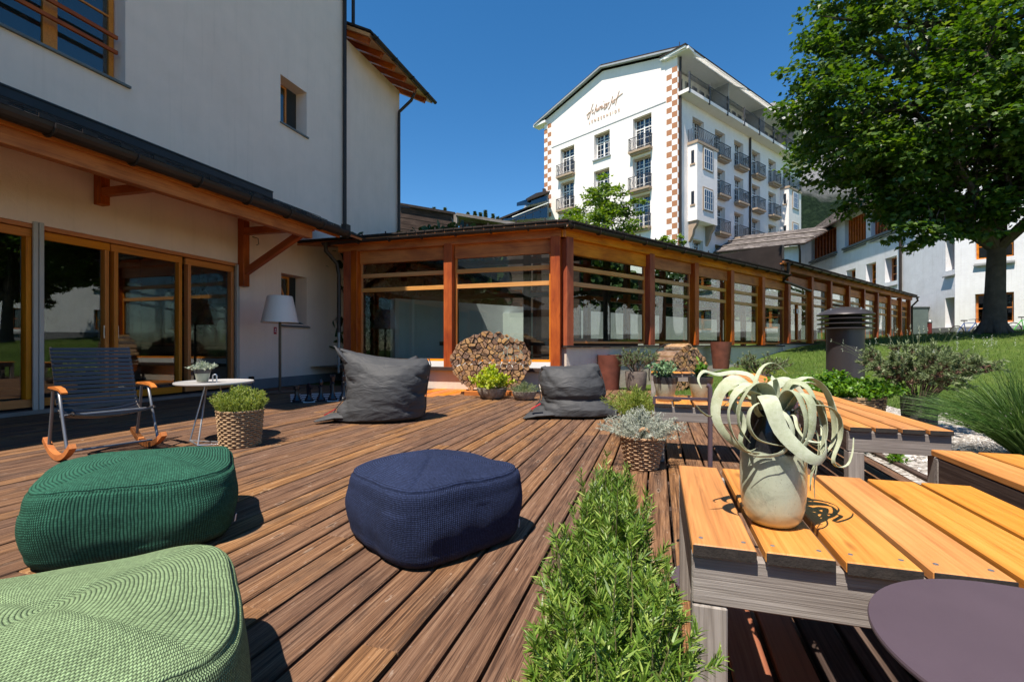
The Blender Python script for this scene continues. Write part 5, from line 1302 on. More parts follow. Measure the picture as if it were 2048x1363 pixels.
# ================================================================ BEAN BAGS
t = NT('charcoal_canvas'); c = t.coord('Object')
wv = t.noise(t.coord('Object', (1,1,1)), 260, 3, .6); fold = t.noise(t.coord('Object', (2.2, 2.2, 6.0)), 1.5, 3, .5, 1.8)
base = t.ramp(t.noise(c, 4, 5), [(.3,(.042,.044,.047)),(.7,(.060,.061,.064))])
mt['canvas'] = t.finish(base, .62, t.bump(wv, .0006, .5, t.bump(fold, .03, .55)), spec=.25)
mt['redtag'] = plain('red_label', (.42,.02,.03), .6, var=.05)
def beanbag(name, O, ux, W_, Dp, rows, label, seed, tagpos):
    """rows: (z, xl, xr, depth, zl, zr) across the bag's own width axis"""
    ux = Vector(ux).normalized(); uy = Vector((-ux.y, ux.x, 0)); N = 72; O = Vector(O)
    zs = [r_[0] for r_ in rows]; M_ = 70; V = []
    for j in range(M_+1):
        q = j/M_; f_ = q*(len(rows)-1); i = min(int(f_), len(rows)-2); g = f_-i; g = g*g*(3-2*g)*.5 + g*.5
        z, xl, xr, dp, tl, tr_ = [rows[i][k]*(1-g)+rows[i+1][k]*g for k in range(6)]
        for k in range(N):
            th = 2*math.pi*k/N; cx, cy = math.cos(th), math.sin(th); ex = 2.25
            rr = 1/((abs(cx)**ex+abs(cy)**ex)**(1/ex)); x = (xl+xr)/2 + rr*cx*(xr-xl)/2; y = rr*cy*dp/2
            fx = (x-xl)/max(1e-4, xr-xl); zz = z + tl*(1-fx)**2 + tr_*fx**2
            p = Vector((x*2.2+seed, y*2.2, zz*2.2)); 
            # creases: ridged noise, sharper near the ends of the bag
            rd = 1-abs(mnoise.noise(Vector((x*2.2+seed, y*2.0+zz*1.0, zz*4.2+x*3.0))))*2.6
            rd2 = 1-abs(mnoise.noise(Vector((x*6+seed, y*4, zz*8-x*5))))*2.4
            edge = min(1, 1.4*abs(2*fx-1)**2+.25)
            dsp = -.030*max(0, rd)**4*edge - .012*max(0, rd2)**4*edge + .02*mnoise.noise(p)
            s_ = 1 + dsp*3.0/max(.35, W_)
            xx = (xl+xr)/2 + (x-(xl+xr)/2)*s_; yy = y*(1+dsp*2.6)
            zq = max(.004, zz + (dsp*.4 if 0 < j < M_ else 0))
            V.append(O + ux*xx + uy*yy + Vector((0,0,zq)))
    F = [(j*N+k, j*N+(k+1)%N, (j+1)*N+(k+1)%N, (j+1)*N+k) for j in range(M_) for k in range(N)]
    V = [tuple(v) for v in V]; nb = len(V)
    mm = MB(); mm.v = V; mm.f = F + [tuple(range(N))[::-1], tuple(M_*N+k for k in range(N))]; mm.m = [0]*len(mm.f)
    r = root(name, (O.x, O.y, 0), label, 'bean bag', 'charcoal canvas bean bags')
    o = mm.build('cover', mt['canvas'], r, smooth=True)
    for sgn in (0, 1):   # stitched side seams
        pts = []
        for (z, xl, xr, dp, tl, tr_) in rows[1:-1]:
            e = xl if sgn == 0 else xr; dsp = tl if sgn == 0 else tr_
            pts.append(O + ux*(e*1.012) - uy*(dp*.02) + Vector((0,0,z+dsp)))
        m = MB(); m.tube(pts, .007, 5); m.build('seam', mt['canvas'], r)
    m = MB(); tp = O + ux*tagpos[0] + uy*tagpos[1] + Vector((0,0,tagpos[2])); m.bar(tp-ux*.06-Vector((0,0,.035)), tp+ux*.06+Vector((0,0,.035)), .012, .05, up=uy)
    m.build('brand_tag', mt['redtag'], r); m = MB(); m.bar(tp-ux*.035-Vector((0,0,.02))-uy*.008, tp+ux*.02+Vector((0,0,.012))-uy*.008, .003, .016, up=uy); m.build('tag_print', mt['white'], r)
    return r, O, ux, uy
cam_r = Vector((CA, SA, 0))
def flap(r, O, ux, uy, pts, wid, mat='canvas', nm='flap'):
    m = MB(); P = [O + ux*a + uy*b_ + Vector((0,0,c_)) for a, b_, c_ in pts]; 
    m.tube(P, wid, 10, squash=.28); o = m.build(nm, mt[mat], r); smooth_by_angle(o, 70)
bb1c = G(730, 846) + Vector((0, .32, 0)); ux1 = (cam_r + Vector((0,.10,0))).normalized()
r1 = beanbag('bean_bag', bb1c, ux1, 1.2, .8, [(.0,-.46,.46,.62,0,0),(.05,-.60,.56,.80,-.02,0),(.16,-.54,.58,.84,-.02,.0),(.30,-.42,.58,.84,0,.0),(.45,-.40,.60,.80,0,.0),(.58,-.42,.62,.70,.03,.0),(.68,-.46,.64,.52,.10,.02),(.735,-.50,.62,.30,.16,.035),(.745,-.50,.60,.10,.17,.04),(.735,-.44,.54,.03,.15,.035)],
    'large upright charcoal bean bag near the white house', 2.0, (-.50,-.42,.16))
flap(*r1, [(-.35,-.10,.07),(-.55,-.18,.07),(-.72,-.30,.03)], [.22,.14,.03])
flap(*r1, [(-.36,.0,.70),(-.47,-.02,.82),(-.555,-.04,.945)], [.20,.13,.02])
flap(*r1, [(.20,.10,.62),(.36,.12,.72),(.46,.12,.79)], [.26,.20,.10])
bb2c = G(1136, 837) + Vector((0, .34, 0)); ux2 = (cam_r - Vector((0,.05,0))).normalized()
r2 = beanbag('bean_bag', bb2c, ux2, 1.1, .85, [(.0,-.50,.50,.62,0,0),(.04,-.58,.62,.84,0,0),(.12,-.50,.56,.86,0,0),(.20,-.44,.48,.80,0,0),(.245,-.43,.42,.72,0,0),(.30,-.44,.44,.78,0,0),(.42,-.46,.42,.78,0,0),(.54,-.45,.38,.66,.0,.02),(.62,-.42,.34,.44,.03,.06),(.645,-.36,.28,.16,.02,.06),(.635,-.30,.22,.04,.02,.05)],
    'slumped charcoal bean bag beside the round woodpile', 7.7, (-.50,-.42,.17))
flap(*r2, [(-.30,-.2,.06),(-.55,-.34,.05),(-.66,-.42,.015)], [.20,.12,.02])
flap(*r2, [(.35,-.05,.08),(.58,-.15,.09),(.72,-.2,.05)], [.18,.10,.03])

# ================================================================ ROCKING CHAIR
mt['lamella'] = plain('black_blue_lamella', (.012,.014,.020), .2, var=.1, spec=.5)
mt['chairsteel'] = plain('grey_chair_tube', (.20,.21,.225), .4, metal=.6)
ch = root('rocking_chair', (-4.65, 2.88, 0), 'rocking chair with dark horizontal slats, bamboo armrests and wooden runners', 'chair')
CO = Vector((-4.66, 2.90, 0)); fwd = Vector((.965,-.262,0)).normalized(); wid = Vector((.262,.965,0)).normalized()
def cq(f_, w_, z): return CO + fwd*f_ + wid*w_ + Vector((0,0,z))
for sw in (-.31, .31):
    m = MB(); n = 16; pts_o = []
    L0, L1 = -.34, .36
    for k in range(n+1):
        f_ = L0 + (L1-L0)*k/n; z = .9*f_*f_*1.15; pts_o.append((f_, z))
    poly = [cq(f_, sw-.022, z+.003) for f_, z in pts_o] + [cq(f_*(.93), sw-.022, z+.052-.012*abs(f_)/.3) for f_, z in reversed(pts_o)]
    m.prism(poly, wid*.044); m.build('runner', mt['larch'], ch)
    m = MB(); m.tube([cq(-.24, sw, .09), cq(-.16, sw, .40), cq(-.13, sw, .555), cq(-.10, sw, .575)], .0125, 8); m.tube([cq(.23, sw, .085), cq(.09, sw, .40), cq(.02, sw, .565), cq(-.02, sw, .578)], .0125, 8); m.tube([cq(-.12, sw, .575), cq(.0, sw, .58)], .0125, 8)
    o = m.build('side_frame', mt['chairsteel'], ch); smooth_by_angle(o, 50)
    m = MB(); 
    arm = [(-.22,.588),(-.18,.602),(-.02,.610),(.10,.595),(.17,.565),(.165,.552),(.08,.578),(-.18,.586)]
    m.prism([cq(f_*.92, sw-.021, z) for f_, z in arm], wid*.042); m.build('armrest', mt['larch'], ch)
m = MB(); m.tube([cq(.0, -.30, .36), cq(.0, .30, .36)], .012, 8); m.tube([cq(.10, -.31, .075), cq(.10, .31, .075)], .010, 8); o = m.build('cross_bar', mt['chairsteel'], ch)
# side profile of the sling: back then seat
prof = [(-.34,.93),(-.31,.86),(-.275,.78),(-.245,.70),(-.215,.62),(-.19,.54),(-.16,.46),(-.12,.40),(-.06,.365),(.02,.355),(.10,.365),(.18,.385),(.235,.40),(.255,.385)]
def pp(t_):
    f_ = t_*(len(prof)-1); i = min(int(f_), len(prof)-2); g = f_-i; return (prof[i][0]*(1-g)+prof[i+1][0]*g, prof[i][1]*(1-g)+prof[i+1][1]*g)
for sw in (-.275, .275):
    m = MB(); m.tube([cq(a-.012, sw, z) for a, z in prof], .010, 6); o = m.build('sling_frame', mt['metal'], ch); smooth_by_angle(o, 60)
nl = 27
for k in range(nl):
    a, z = pp((k+.10)/nl*.985); a2, z2 = pp(min(1,(k+.88)/nl*.985)); m = MB(); sag = .035
    tl = []
    for q in range(9):
        w_ = -.285+.57*q/8; s_ = 1-(w_/.285)**2; nrm = Vector((0,0,0)); 
        back = fwd*(-sag*s_*.9) if z > .42 else Vector((0,0,-sag*s_))
        tl.append((cq(a, w_, z)+back, cq(a2, w_, z2)+back))
    vs = []; 
    for (A_, B_) in tl:
        dn = (B_-A_).cross(wid).normalized()*.0055; mid = (A_+B_)/2 - dn*.0
        vs += [A_, mid+dn, B_, mid-dn]
    fs = []
    for q in range(8):
        for r_ in range(4): fs.append((q*4+r_, q*4+(r_+1)%4, (q+1)*4+(r_+1)%4, (q+1)*4+r_))
    fs += [(0,1,2,3),(35,34,33,32)]
    m.add(vs, fs); o = m.build('slat', mt['lamella'], ch, smooth=False); smooth_by_angle(o, 50)

# ================================================================ CERAMIC POTS, BASKETS, PLANTS
def ceramic(name, zsplit, top, body, foot, rough=.28, soft=.012):
    t = NT(name); c = t.coord('Object'); z = t.node('SeparateXYZ', {0: c}).outputs[2]
    n = t.noise(c, 22, 4, .6); zz = t.math('MULTIPLY_ADD', n, soft*2, z)
    sp_ = t.noise(c, 300, 2, .5); spk = t.ramp(sp_, [(.66, 0.0), (.70, 1.0)])
    bd = t.ramp(t.noise(c, 14, 7, .7, .8), [(.3, [x*.62 for x in body]), (.48, body), (.75, [min(1, x*1.18) for x in body])])
    bd = t.mix(t.math('MULTIPLY', spk, .5), bd, (.12,.11,.10)); bd = t.mix(t.ramp(zz, [(.0, 1.0), (zsplit*.33, 0.0)]), bd, foot)
    f_ = t.node('MapRange', {'Value': zz, 1: zsplit, 2: zsplit+.004, 3: 0.0, 4: 1.0}).outputs[0]
    return t.finish(t.mix(f_, bd, top), rough, t.bump(n, .002, .6), spec=.5, coat=.3)
def airmat():
    t = NT('silver_air_plant'); c = t.coord('Object'); isl = t.node('NewGeometry').outputs['Random Per Island']
    n = t.noise(c, 28, 6, .7, .5); f = t.noise(c, 420, 3, .6); b = t.noise(c, 9, 3, .6)
    g = t.math('MULTIPLY_ADD', isl, .25, t.math('MULTIPLY', n, .8))
    col = t.ramp(g, [(.22,(.22,.25,.12)),(.45,(.38,.42,.27)),(.62,(.48,.52,.38)),(.85,(.58,.60,.50))])
    col = t.mix(t.ramp(b, [(.60, 0.0), (.74, .55)]), col, (.34,.27,.15))
    col = t.mix(t.math('MULTIPLY', t.ramp(f, [(.5,0.0),(.7,1.0)]), .3), col, (.66,.68,.60))
    return t.finish(col, .85, t.bump(f, .0006, 1.0, t.bump(n, .002, .5)), spec=.12, transl=.12)
mt['airplant'] = airmat()
vz = root('air_plant_vase', (.29, 1.395, .48), 'speckled celadon vase with black neck holding a curly silver air plant', 'vase')
mt['vase'] = ceramic('celadon_vase', .205, (.012,.012,.014), (.37,.41,.32), (.48,.40,.22), .22)
m = MB(); vc = (.29, 1.395, .482)
m.lathe(vc, [(.0005,.0),(.042,.0),(.056,.004),(.067,.018),(.0745,.045),(.0785,.09),(.0795,.14),(.078,.18),(.0735,.21),(.067,.24),(.058,.27),(.051,.29),(.049,.30),(.043,.30),(.045,.28),(.05,.25),(.0005,.24)], 56)
o = m.build('vase', mt['vase'], vz); smooth_by_angle(o, 40)
# ribbon leaves: control points in (right, toward camera, up) from the mouth of the vase, metres; widths along
cr = Vector((CA*math.cos(0.0)+0, SA, 0)); ct = Vector((SA, -CA, 0))
def ribbon(m, cps, w0, fold=.25, seg=26, twist=0.0):
    P = [Vector(vc)+Vector((0,0,.292)) + cr*a + ct*b_ + Vector((0,0,c_)) for a, b_, c_ in cps]; pts = []
    for i in range(len(P)-1):
        p0 = P[max(i-1,0)]; p1 = P[i]; p2 = P[i+1]; p3 = P[min(i+2, len(P)-1)]
        ns = max(3, seg//(len(P)-1))
        for q in range(ns):
            t_ = q/ns; pts.append(.5*((2*p1)+(-p0+p2)*t_+(2*p0-5*p1+4*p2-p3)*t_*t_+(-p0+3*p1-3*p2+p3)*t_**3))
    pts.append(P[-1]); N = len(pts); vs = []; prev = None; ctr = Vector(vc)+Vector((0,0,.30))
    for i, p in enumerate(pts):
        d = (pts[min(i+1,N-1)]-pts[max(i-1,0)]).normalized(); f_ = i/(N-1)
        if prev is None: s = d.cross((p-ctr) if (p-ctr).length > .01 else Vector((0,0,1)));  s = s if s.length > 1e-3 else d.cross(Vector((0,1,.2)))
        else: s = prev - d*prev.dot(d)
        s.normalize(); prev = s.copy(); 
        if twist: 
            s = Matrix.Rotation(twist*f_, 3, d) @ s
        nn = s.cross(d); w_ = w0*(.88 if w0 > .035 else .85)*(1-f_**1.5)*.5 * (.75+.25*min(1, f_*5)) + .0012
        for (a_, b_) in ((-1,.0),(-.5,-fold*.35),(0,-fold*.5),(.5,-fold*.35),(1,0)): vs.append(p + s*(a_*w_) + nn*(b_*w_))
        for (a_, b_) in ((.97,0),(0,-fold*.5),(-.97,0)): vs.append(p + s*(a_*w_) + nn*(b_*w_ + .0011))
    fs = []
    for i in range(N-1):
        for k in range(8): fs.append((i*8+k, i*8+(k+1)%8, (i+1)*8+(k+1)%8, (i+1)*8+k))
    m.add(vs, fs)
ribs = [
 ([(-.01,.02,-.03),(-.045,.05,.045),(-.05,.085,.03),(-.035,.10,-.03),(.0,.115,-.075),(.04,.12,-.10),(.075,.10,-.085),(.085,.08,-.04),(.07,.085,-.02)], .052, .3),
 ([(.0,.02,-.02),(.01,.05,.05),(.02,.075,.055),(.03,.095,.0),(.022,.10,-.05),(.01,.09,-.075)], .046, .3),
 ([(.01,.01,-.02),(.045,.03,.045),(.085,.04,.035),(.105,.05,-.02),(.095,.06,-.075),(.07,.07,-.115),(.055,.075,-.15),(.05,.08,-.185)], .042, .3),
 ([(.01,.0,-.02),(.05,.0,.07),(.10,.0,.09),(.145,.0,.05),(.157,.01,-.02),(.14,.03,-.075),(.10,.05,-.105),(.06,.06,-.12)], .044, .3),
 ([(.0,-.01,-.02),(-.05,-.01,.06),(-.10,.0,.085),(-.14,.0,.05),(-.155,.01,-.01),(-.135,.03,-.06),(-.09,.04,-.095),(-.05,.05,-.10)], .046, .3),
 ([(-.01,.01,-.02),(-.05,.03,.04),(-.10,.035,.055),(-.135,.04,.01),(-.13,.05,-.05),(-.10,.06,-.09),(-.075,.07,-.08)], .038, .3),
 ([(-.01,.02,-.02),(-.04,.05,.03),(-.085,.06,.02),(-.10,.07,-.02),(-.085,.08,-.055),(-.05,.09,-.068),(-.01,.10,-.072)], .030, .3),
 ([(.0,-.02,-.02),(-.02,-.05,.08),(-.06,-.07,.10),(-.12,-.06,.095),(-.165,-.04,.105),(-.185,-.03,.085),(-.18,-.02,.06)], .018, .4),
 ([(-.01,.02,-.02),(-.055,.03,.0),(-.065,.03,.06),(-.035,.01,.115),(.01,-.01,.128),(.05,-.02,.10)], .016, .45),
 ([(.02,.02,-.02),(.06,.05,.02),(.11,.06,.02),(.14,.055,-.01),(.145,.05,-.06),(.12,.06,-.11),(.13,.06,-.13),(.17,.04,-.13),(.19,.03,-.10),(.20,.02,-.065)], .016, .4),
 ([(.02,.01,-.02),(.06,.03,.02),(.10,.02,.03),(.13,.0,.0),(.13,.01,-.05),(.10,.04,-.08),(.06,.06,-.07)], .034, .3),
 ([(.0,-.03,-.02),(.03,-.07,.05),(.09,-.08,.075),(.13,-.07,.03),(.14,-.06,-.03)], .040, .3),
 ([(-.01,-.03,-.02),(-.03,-.07,.05),(-.08,-.08,.06),(-.12,-.08,.01),(-.12,-.07,-.04),(-.10,-.06,-.07)], .042, .3),
 ([(-.02,.01,-.02),(-.06,.01,.03),(-.11,.0,.03),(-.16,.0,-.01),(-.19,.01,.0),(-.21,.02,.02)], .012, .4),
 ([(.01,.03,-.02),(.02,.06,.0),(.015,.085,-.03),(.03,.10,-.055),(.06,.105,-.06)], .010, .4),
 ([(.02,.02,-.02),(.05,.04,.0),(.075,.07,-.05),(.06,.09,-.12),(.05,.095,-.16),(.055,.09,-.20)], .024, .3),
 ([(.0,.0,-.02),(.01,.0,.05),(.0,.01,.09),(-.02,.03,.085)], .04, .3),
 ([(.01,.02,-.02),(.04,.05,.05),(.05,.08,.035),(.045,.095,-.02),(.03,.10,-.06),(.0,.10,-.085)], .044, .3),
 ([(-.01,.01,-.02),(-.03,.03,.06),(-.075,.045,.075),(-.11,.05,.03),(-.115,.055,-.03),(-.09,.06,-.07)], .042, .3),
 ([(.0,.0,-.02),(.03,.0,.05),(.045,.01,.08),(.07,.03,.07),(.08,.05,.03),(.06,.07,-.03)], .036, .3),
 ([(.0,.0,-.02),(-.03,.0,.04),(-.05,.01,.07),(-.09,.02,.07),(-.12,.03,.03),(-.10,.05,-.02),(-.11,.05,-.07),(-.08,.05,-.10),(-.04,.07,-.105)], .034, .3),
 ([(-.0,.02,-.02),(-.02,.05,.01),(-.01,.08,.0),(.0,.09,-.04),(-.03,.10,-.085),(-.075,.08,-.10),(-.10,.07,-.095)], .02, .3),
 ([(.01,.0,-.02),(.05,-.02,.05),(.12,-.04,.075),(.165,-.02,.04),(.175,.0,-.03),(.15,.02,-.09),(.11,.04,-.12)], .026, .3),
]
for cps, w0, fo in ribs:
    m = MB(); ribbon(m, cps, w0, fo); o = m.build('leaf', mt['airplant'], vz, fix=True); smooth_by_angle(o, 42)

mt['pot1'] = ceramic('two_tone_pot', .125, (.03,.03,.033), (.36,.36,.27), (.40,.27,.12), .35, .006)
mt['pot2'] = ceramic('two_tone_pot_large', .150, (.03,.03,.033), (.36,.36,.27), (.40,.27,.12), .35, .006)
def pot(name, c, r0, r1, h, mat, parent, rim=.006, n=32):
    m = MB(); m.lathe(c, [(.0005,0),(r0*.94,0),(r0,.004),(r0+(r1-r0)*.55,h*.5),(r1,h*.82),(r1*1.01,h),(r1-rim,h),(r1-rim*1.5,h*.86),(.0005,h*.84)], n); o = m.build(name, mat, parent); smooth_by_angle(o, 40)
    return o
mt['wick'] = plain('wicker_tan', (.36,.235,.125), .7, var=.35, scale=14, bump=.001)
mt['wickbrown'] = plain('wicker_brown', (.38,.235,.13), .7, var=.35, scale=14)
def wicker(c, r0, r1, h, parent, nw=26, rows=14, mat='wick', rim=.011, handles=False, ell=1.0, rot=0.0):
    """woven basket: strands pass alternately in front of and behind upright stakes"""
    m = MB(); c = Vector(c); ca, sa = math.cos(rot), math.sin(rot)
    def q(a, r_, z): x, y = r_*math.cos(a), r_*math.sin(a)*ell; return c + Vector((ca*x-sa*y, sa*x+ca*y, z))
    for k in range(nw):
        a = 2*math.pi*k/nw; m.tube([q(a, r0, .005), q(a, r1, h)], .0035, 5)
    ob = m.build('stakes', mt[mat], parent); ob['kind'] = 'stuff'
    m = MB(); th = h/rows; n = nw*4
    for j in range(rows):
        z = th*(j+.5); rr = r0+(r1-r0)*z/h; pts = []
        for k in range(n+1):
            a = 2*math.pi*k/n; pts.append(q(a, rr + .0065*math.cos(nw*a/2 + math.pi*j), z+.0012*math.sin(a*5+j)))
        V_ = []; tr_ = th*.46
        m.tube(pts, tr_, 5, caps=False)
    ob = m.build('weave', mt[mat], parent); ob['kind'] = 'stuff'; smooth_by_angle(ob, 80)
    m = MB()
    for ph_ in (0, math.pi/1.0):
        pts = [q(2*math.pi*k/72, r1+.004+rim*.5*math.cos(k*1.4+ph_), h+rim*.5*math.sin(k*1.4+ph_)) for k in range(73)]; m.tube(pts, rim*.62, 5, caps=False)
    ob = m.build('rim', mt[mat], parent); smooth_by_angle(ob, 80)
    m = MB(); m.lathe(c, [(.0005,h*.88),(r1*.96,h*.88)], 24, sy=ell); m.lathe(c, [(.0005,.004),(r0,.004)], 24, sy=ell); 
    m2 = MB(); m2.lathe(c, [(r0*.93,.004),(r1*.93,h*.95)], 24, sy=ell); m2.build('lining', mt['dark_wood'], parent, fix=False)
    m.build('soil', mt['soil'], parent)
    if handles:
        for a0 in handles:
            for o_ in (-.004, .004):
                m = MB(); pts = [q(a0 + (.42)*(k/10*2-1), r1+.012, h+.002+.085*math.sin(math.pi*k/10)+o_) for k in range(11)]; m.tube(pts, .0085, 6); o2 = m.build('handle', mt[mat], parent); smooth_by_angle(o2, 80)
mt['thyme'] = leafmat('yellow_green_herb', (.12,.19,.03), (.24,.30,.06), (.38,.42,.12), transl=.35)
mt['rosemary'] = leafmat('rosemary_needles', (.038,.085,.012), (.125,.225,.025), (.34,.42,.10), transl=.24, rough=.4, patch=9)
mt['rosestem'] = plain('rosemary_stems', (.16,.14,.06), .8)
mt['silver'] = leafmat('silver_helichrysum', (.26,.29,.22), (.38,.41,.34), (.52,.54,.47), transl=.2, rough=.8)
mt['lavender'] = leafmat('lavender_foliage', (.09,.13,.05), (.17,.22,.10), (.30,.34,.19), transl=.25)
mt['darkherb'] = leafmat('dark_herb', (.045,.08,.03), (.10,.15,.06), (.18,.24,.10), transl=.25)
mt['drybrown'] = leafmat('dry_brown_twigs', (.07,.035,.025), (.15,.085,.06), (.26,.17,.12), transl=.1)
mt['mint'] = leafmat('mint_leaves', (.05,.13,.012), (.11,.24,.025), (.24,.38,.06), transl=.4, rough=.4)
mt['lime'] = leafmat('lime_heuchera', (.22,.32,.03), (.40,.48,.05), (.58,.60,.10), transl=.4)
mt['jade'] = leafmat('jade_succulent', (.07,.14,.06), (.16,.26,.13), (.30,.40,.24), transl=.1, rough=.35)
mt['darkjade'] = leafmat('dark_succulent', (.015,.035,.015), (.03,.06,.025), (.05,.09,.04), transl=.05, rough=.3)
mt['sagewhite'] = leafmat('pale_sage', (.28,.34,.25), (.42,.47,.36), (.55,.58,.48), transl=.2)
g1 = np.random.default_rng(21)
# foreground rosemary trough
rs = root('rosemary_trough', (-.11, 1.2, 0), 'bright green rosemary hedge growing in a long pale trough in the near foreground', 'plant')
m = MB()
def trough(m, x0, x1, y0, y1, z0, z1, th):
    m.box((x0,y0,z0),(x1,y0+th,z1)); m.box((x0,y1-th,z0),(x1,y1,z1)); m.box((x0,y0+th,z0),(x0+th,y1-th,z1)); m.box((x1-th,y0+th,z0),(x1,y1-th,z1)); m.box((x0+th,y0+th,z0),(x1-th,y1-th,z0+.02))
trough(m, -.225, .005, .45, 1.72, .0, .20, .02); m.build('trough', plain('pale_terracotta_trough', (.45,.33,.22), .8), rs, bevel=.004)
m = MB(); m.box((-.205,.47,.02),(-.015,1.70,.17)); m.build('soil', mt['soil'], rs)
allP = []
nb = 320
for k in range(nb):
    y = .50 + 1.16*(k+.5)/nb + g1.normal()*.02; sw_ = 1-.5*sstep(1.0,1.7,y); xc = -.078 - .085*sstep(.8,1.7,y); x = xc + g1.uniform(-.075, .075)*sw_
    tp = 1.0
    allP.append(stems_bush((x, y, .16), 6, (.345+.09*mnoise.noise(Vector((x*9, y*7, 2)))*1.6)*tp, .068*sw_, g1, .18, ((x-xc)*.5, (.08 if y > 1.5 else 0)), .01, .5, 9))
for k in range(150):   # straggling sprigs that break the outline
    y = g1.uniform(.5, 1.70); x = -.078 - .085*sstep(.8,1.7,y) + g1.normal()*.03
    allP.append(stems_bush((x, y, .16), 2, .44, .17*(1-.4*sstep(1.0,1.7,y)), g1, .12, (0, .03 if y > 1.5 else 0), .01, .45, 9))
P = np.concatenate(allP)
stem_mesh(P, .0022, every=2).build('stems', mt['rosestem'], rs, fix=False)['kind'] = 'stuff'
Q, T = on_stems(P, 54, g1, .10, 1.0); n = len(Q); r_ = g1.normal(size=(n,3)); side = unit(r_ - T*(r_*T).sum(1, keepdims=True)); A = unit(T*.95 + side*.75)
nd = [leaves(Q, A, g1.uniform(.015,.030,n), .0031, 'blade', .15, .6, g1)]
Q, T = on_stems(P, 12, g1, .88, 1.0); n = len(Q); r_ = g1.normal(size=(n,3)); side = unit(r_ - T*(r_*T).sum(1, keepdims=True))
nd.append(leaves(Q, unit(T*.9+side*.8), g1.uniform(.02,.032,n), .0036, 'blade', .1, .6, g1))
o = leaf_obj('needles', nd, mt['rosemary'], rs)
# herb basket by the side table
hb = root('herb_basket', (-3.79, 3.50, 0), 'round wicker basket of yellow green herbs in front of the white side table', 'plant', 'potted plants around the deck')
wicker((-3.79,3.50,0), .165, .192, .335, hb, 30, 17)
P = stems_bush((-3.79,3.50,.29), 380, .30, .085, g1, .1, r0=.17, seg=8, hvar=.45)
stem_mesh(P, .0022, every=4).build('stems', mt['thyme'], hb, fix=False)['kind'] = 'stuff'
sprigs('leaves', P, 24, .034, .006, mt['thyme'], hb, g1, .6, 'blade', .1)
# silver plant basket
sb = root('silver_basket', (-.12, 3.80, 0), 'silver leaved curry plant in a wicker basket with braided handle beyond the rosemary', 'plant', 'potted plants around the deck')
wicker((-.12,3.80,0), .115, .165, .245, sb, 24, 15, 'wickbrown', handles=(-math.pi/2+.12, math.pi/2))
P = stems_bush((-.12,3.80,.20), 330, .30, .235, g1, .35, r0=.13, hvar=.4)
stem_mesh(P, .002, every=4).build('stems', mt['silver'], sb, fix=False)['kind'] = 'stuff'
sprigs('leaves', P, 34, .026, .0042, mt['silver'], sb, g1, .7, 'blade', .12)
# green herb behind it
gb = root('grassy_pot', (-.22, 5.0, 0), 'yellow green feathery herb behind the silver plant', 'plant', 'potted plants around the deck')
pot('pot', (-.22,5.0,0), .11, .15, .24, mt['pot1'], gb)
P = stems_bush((-.22,5.0,.2), 260, .34, .24, g1, .2, r0=.13)
sprigs('leaves', P, 22, .045, .006, mt['thyme'], gb, g1, .5, 'blade', .1)

# two-tone ceramic pots with succulents on the far slat table
for (u_, label, kind) in ((1331, 'two tone ceramic pot with round leaved jade succulent, left one on the slat table', 'jade'), (1401, 'two tone ceramic pot with dark rosette succulent, right one on the slat table', 'dark')):
    b = G(u_, 801, .4815); r = root('succulent_pot', b, label, 'plant', 'potted plants around the deck'); mm_ = mt['pot1']
    pot('pot', b, .062, .100, .205, mt['pot2'], r)
    m = MB(); m.lathe(b, [(.0005,.19),(.09,.19)], 16); m.build('soil', mt['soil'], r, fix=False)
    if kind == 'jade':
        P = stems_bush(b+Vector((0,0,.18)), 22, .17, .14, g1, .0, r0=.04, hvar=.35)
        stem_mesh(P, .004).build('stems', mt['jade'], r, fix=False)
        Q, T = on_stems(P, 26, g1, .2, 1.0); n = len(Q); rr_ = g1.normal(size=(n,3)); side = unit(rr_ - T*(rr_*T).sum(1, keepdims=True))
        leaf_obj('leaves', [leaves(Q, side+T*.4, .026, .024, 'oval', -.1, .4, g1)], mt['jade'], r)
    else:
        Ps = []; As = []; 
        n = 26; a = np.arange(n)*2.4; el = np.linspace(.05, 1.1, n)
        P_ = np.tile(np.array(b+Vector((0,0,.20))), (n,1)); A = np.stack([np.cos(a)*np.cos(el), np.sin(a)*np.cos(el), np.sin(el)], 1)
        leaf_obj('leaves', [leaves(P_, A, .115*(1-.3*el), .042, 'oval', -.12, .9, g1)], mt['darkjade'], r)
        n = 60; P_ = np.array(b+Vector((0,0,.23))) + g1.normal(size=(n,3))*np.array([.02,.02,.03]); A = g1.normal(size=(n,3))*.5+np.array([0,0,1.2])
        leaf_obj('young_leaves', [leaves(P_, A, .05, .02, 'oval', -.1, .5, g1)], mt['mint'], r)
mt['zinc2'] = plain('pale_grey_lacquer', (.36,.35,.34), .45)
tb = root('side_table', (-4.26, 3.70, 0), 'round white metal side table on thin tripod legs beside the rocking chair', 'table')
tc = D(430, 764, 4.75); TZ = .575
m = MB(); m.lathe((tc.x,tc.y,TZ), [(.0005,-.012),(.335,-.012),(.348,-.006),(.35,.006),(.345,.012),(.335,.004),(.0005,.002)], 48); o = m.build('tray_top', mt['zinc2'], tb); smooth_by_angle(o, 50)
legp = [D(380,880,4.62), D(395,889,4.45), D(470,885,4.6)]
L3 = [G(380,881,.008), G(396,890,.008), G(476,885,.008)]
apx = [Vector((tc.x-.10, tc.y-.02, TZ-.012)), Vector((tc.x-.07, tc.y-.03, TZ-.012)), Vector((tc.x+.05, tc.y, TZ-.012))]
m = MB()
for a_, b_ in zip(L3, apx): m.tube([a_, b_], .008, 8)
m.build('leg_rods', mt['steel'], tb)
m = MB(); m.tube([L3[0], L3[1], L3[2], L3[0]], .008, 8, caps=False); m.build('floor_ring', mt['steel'], tb)
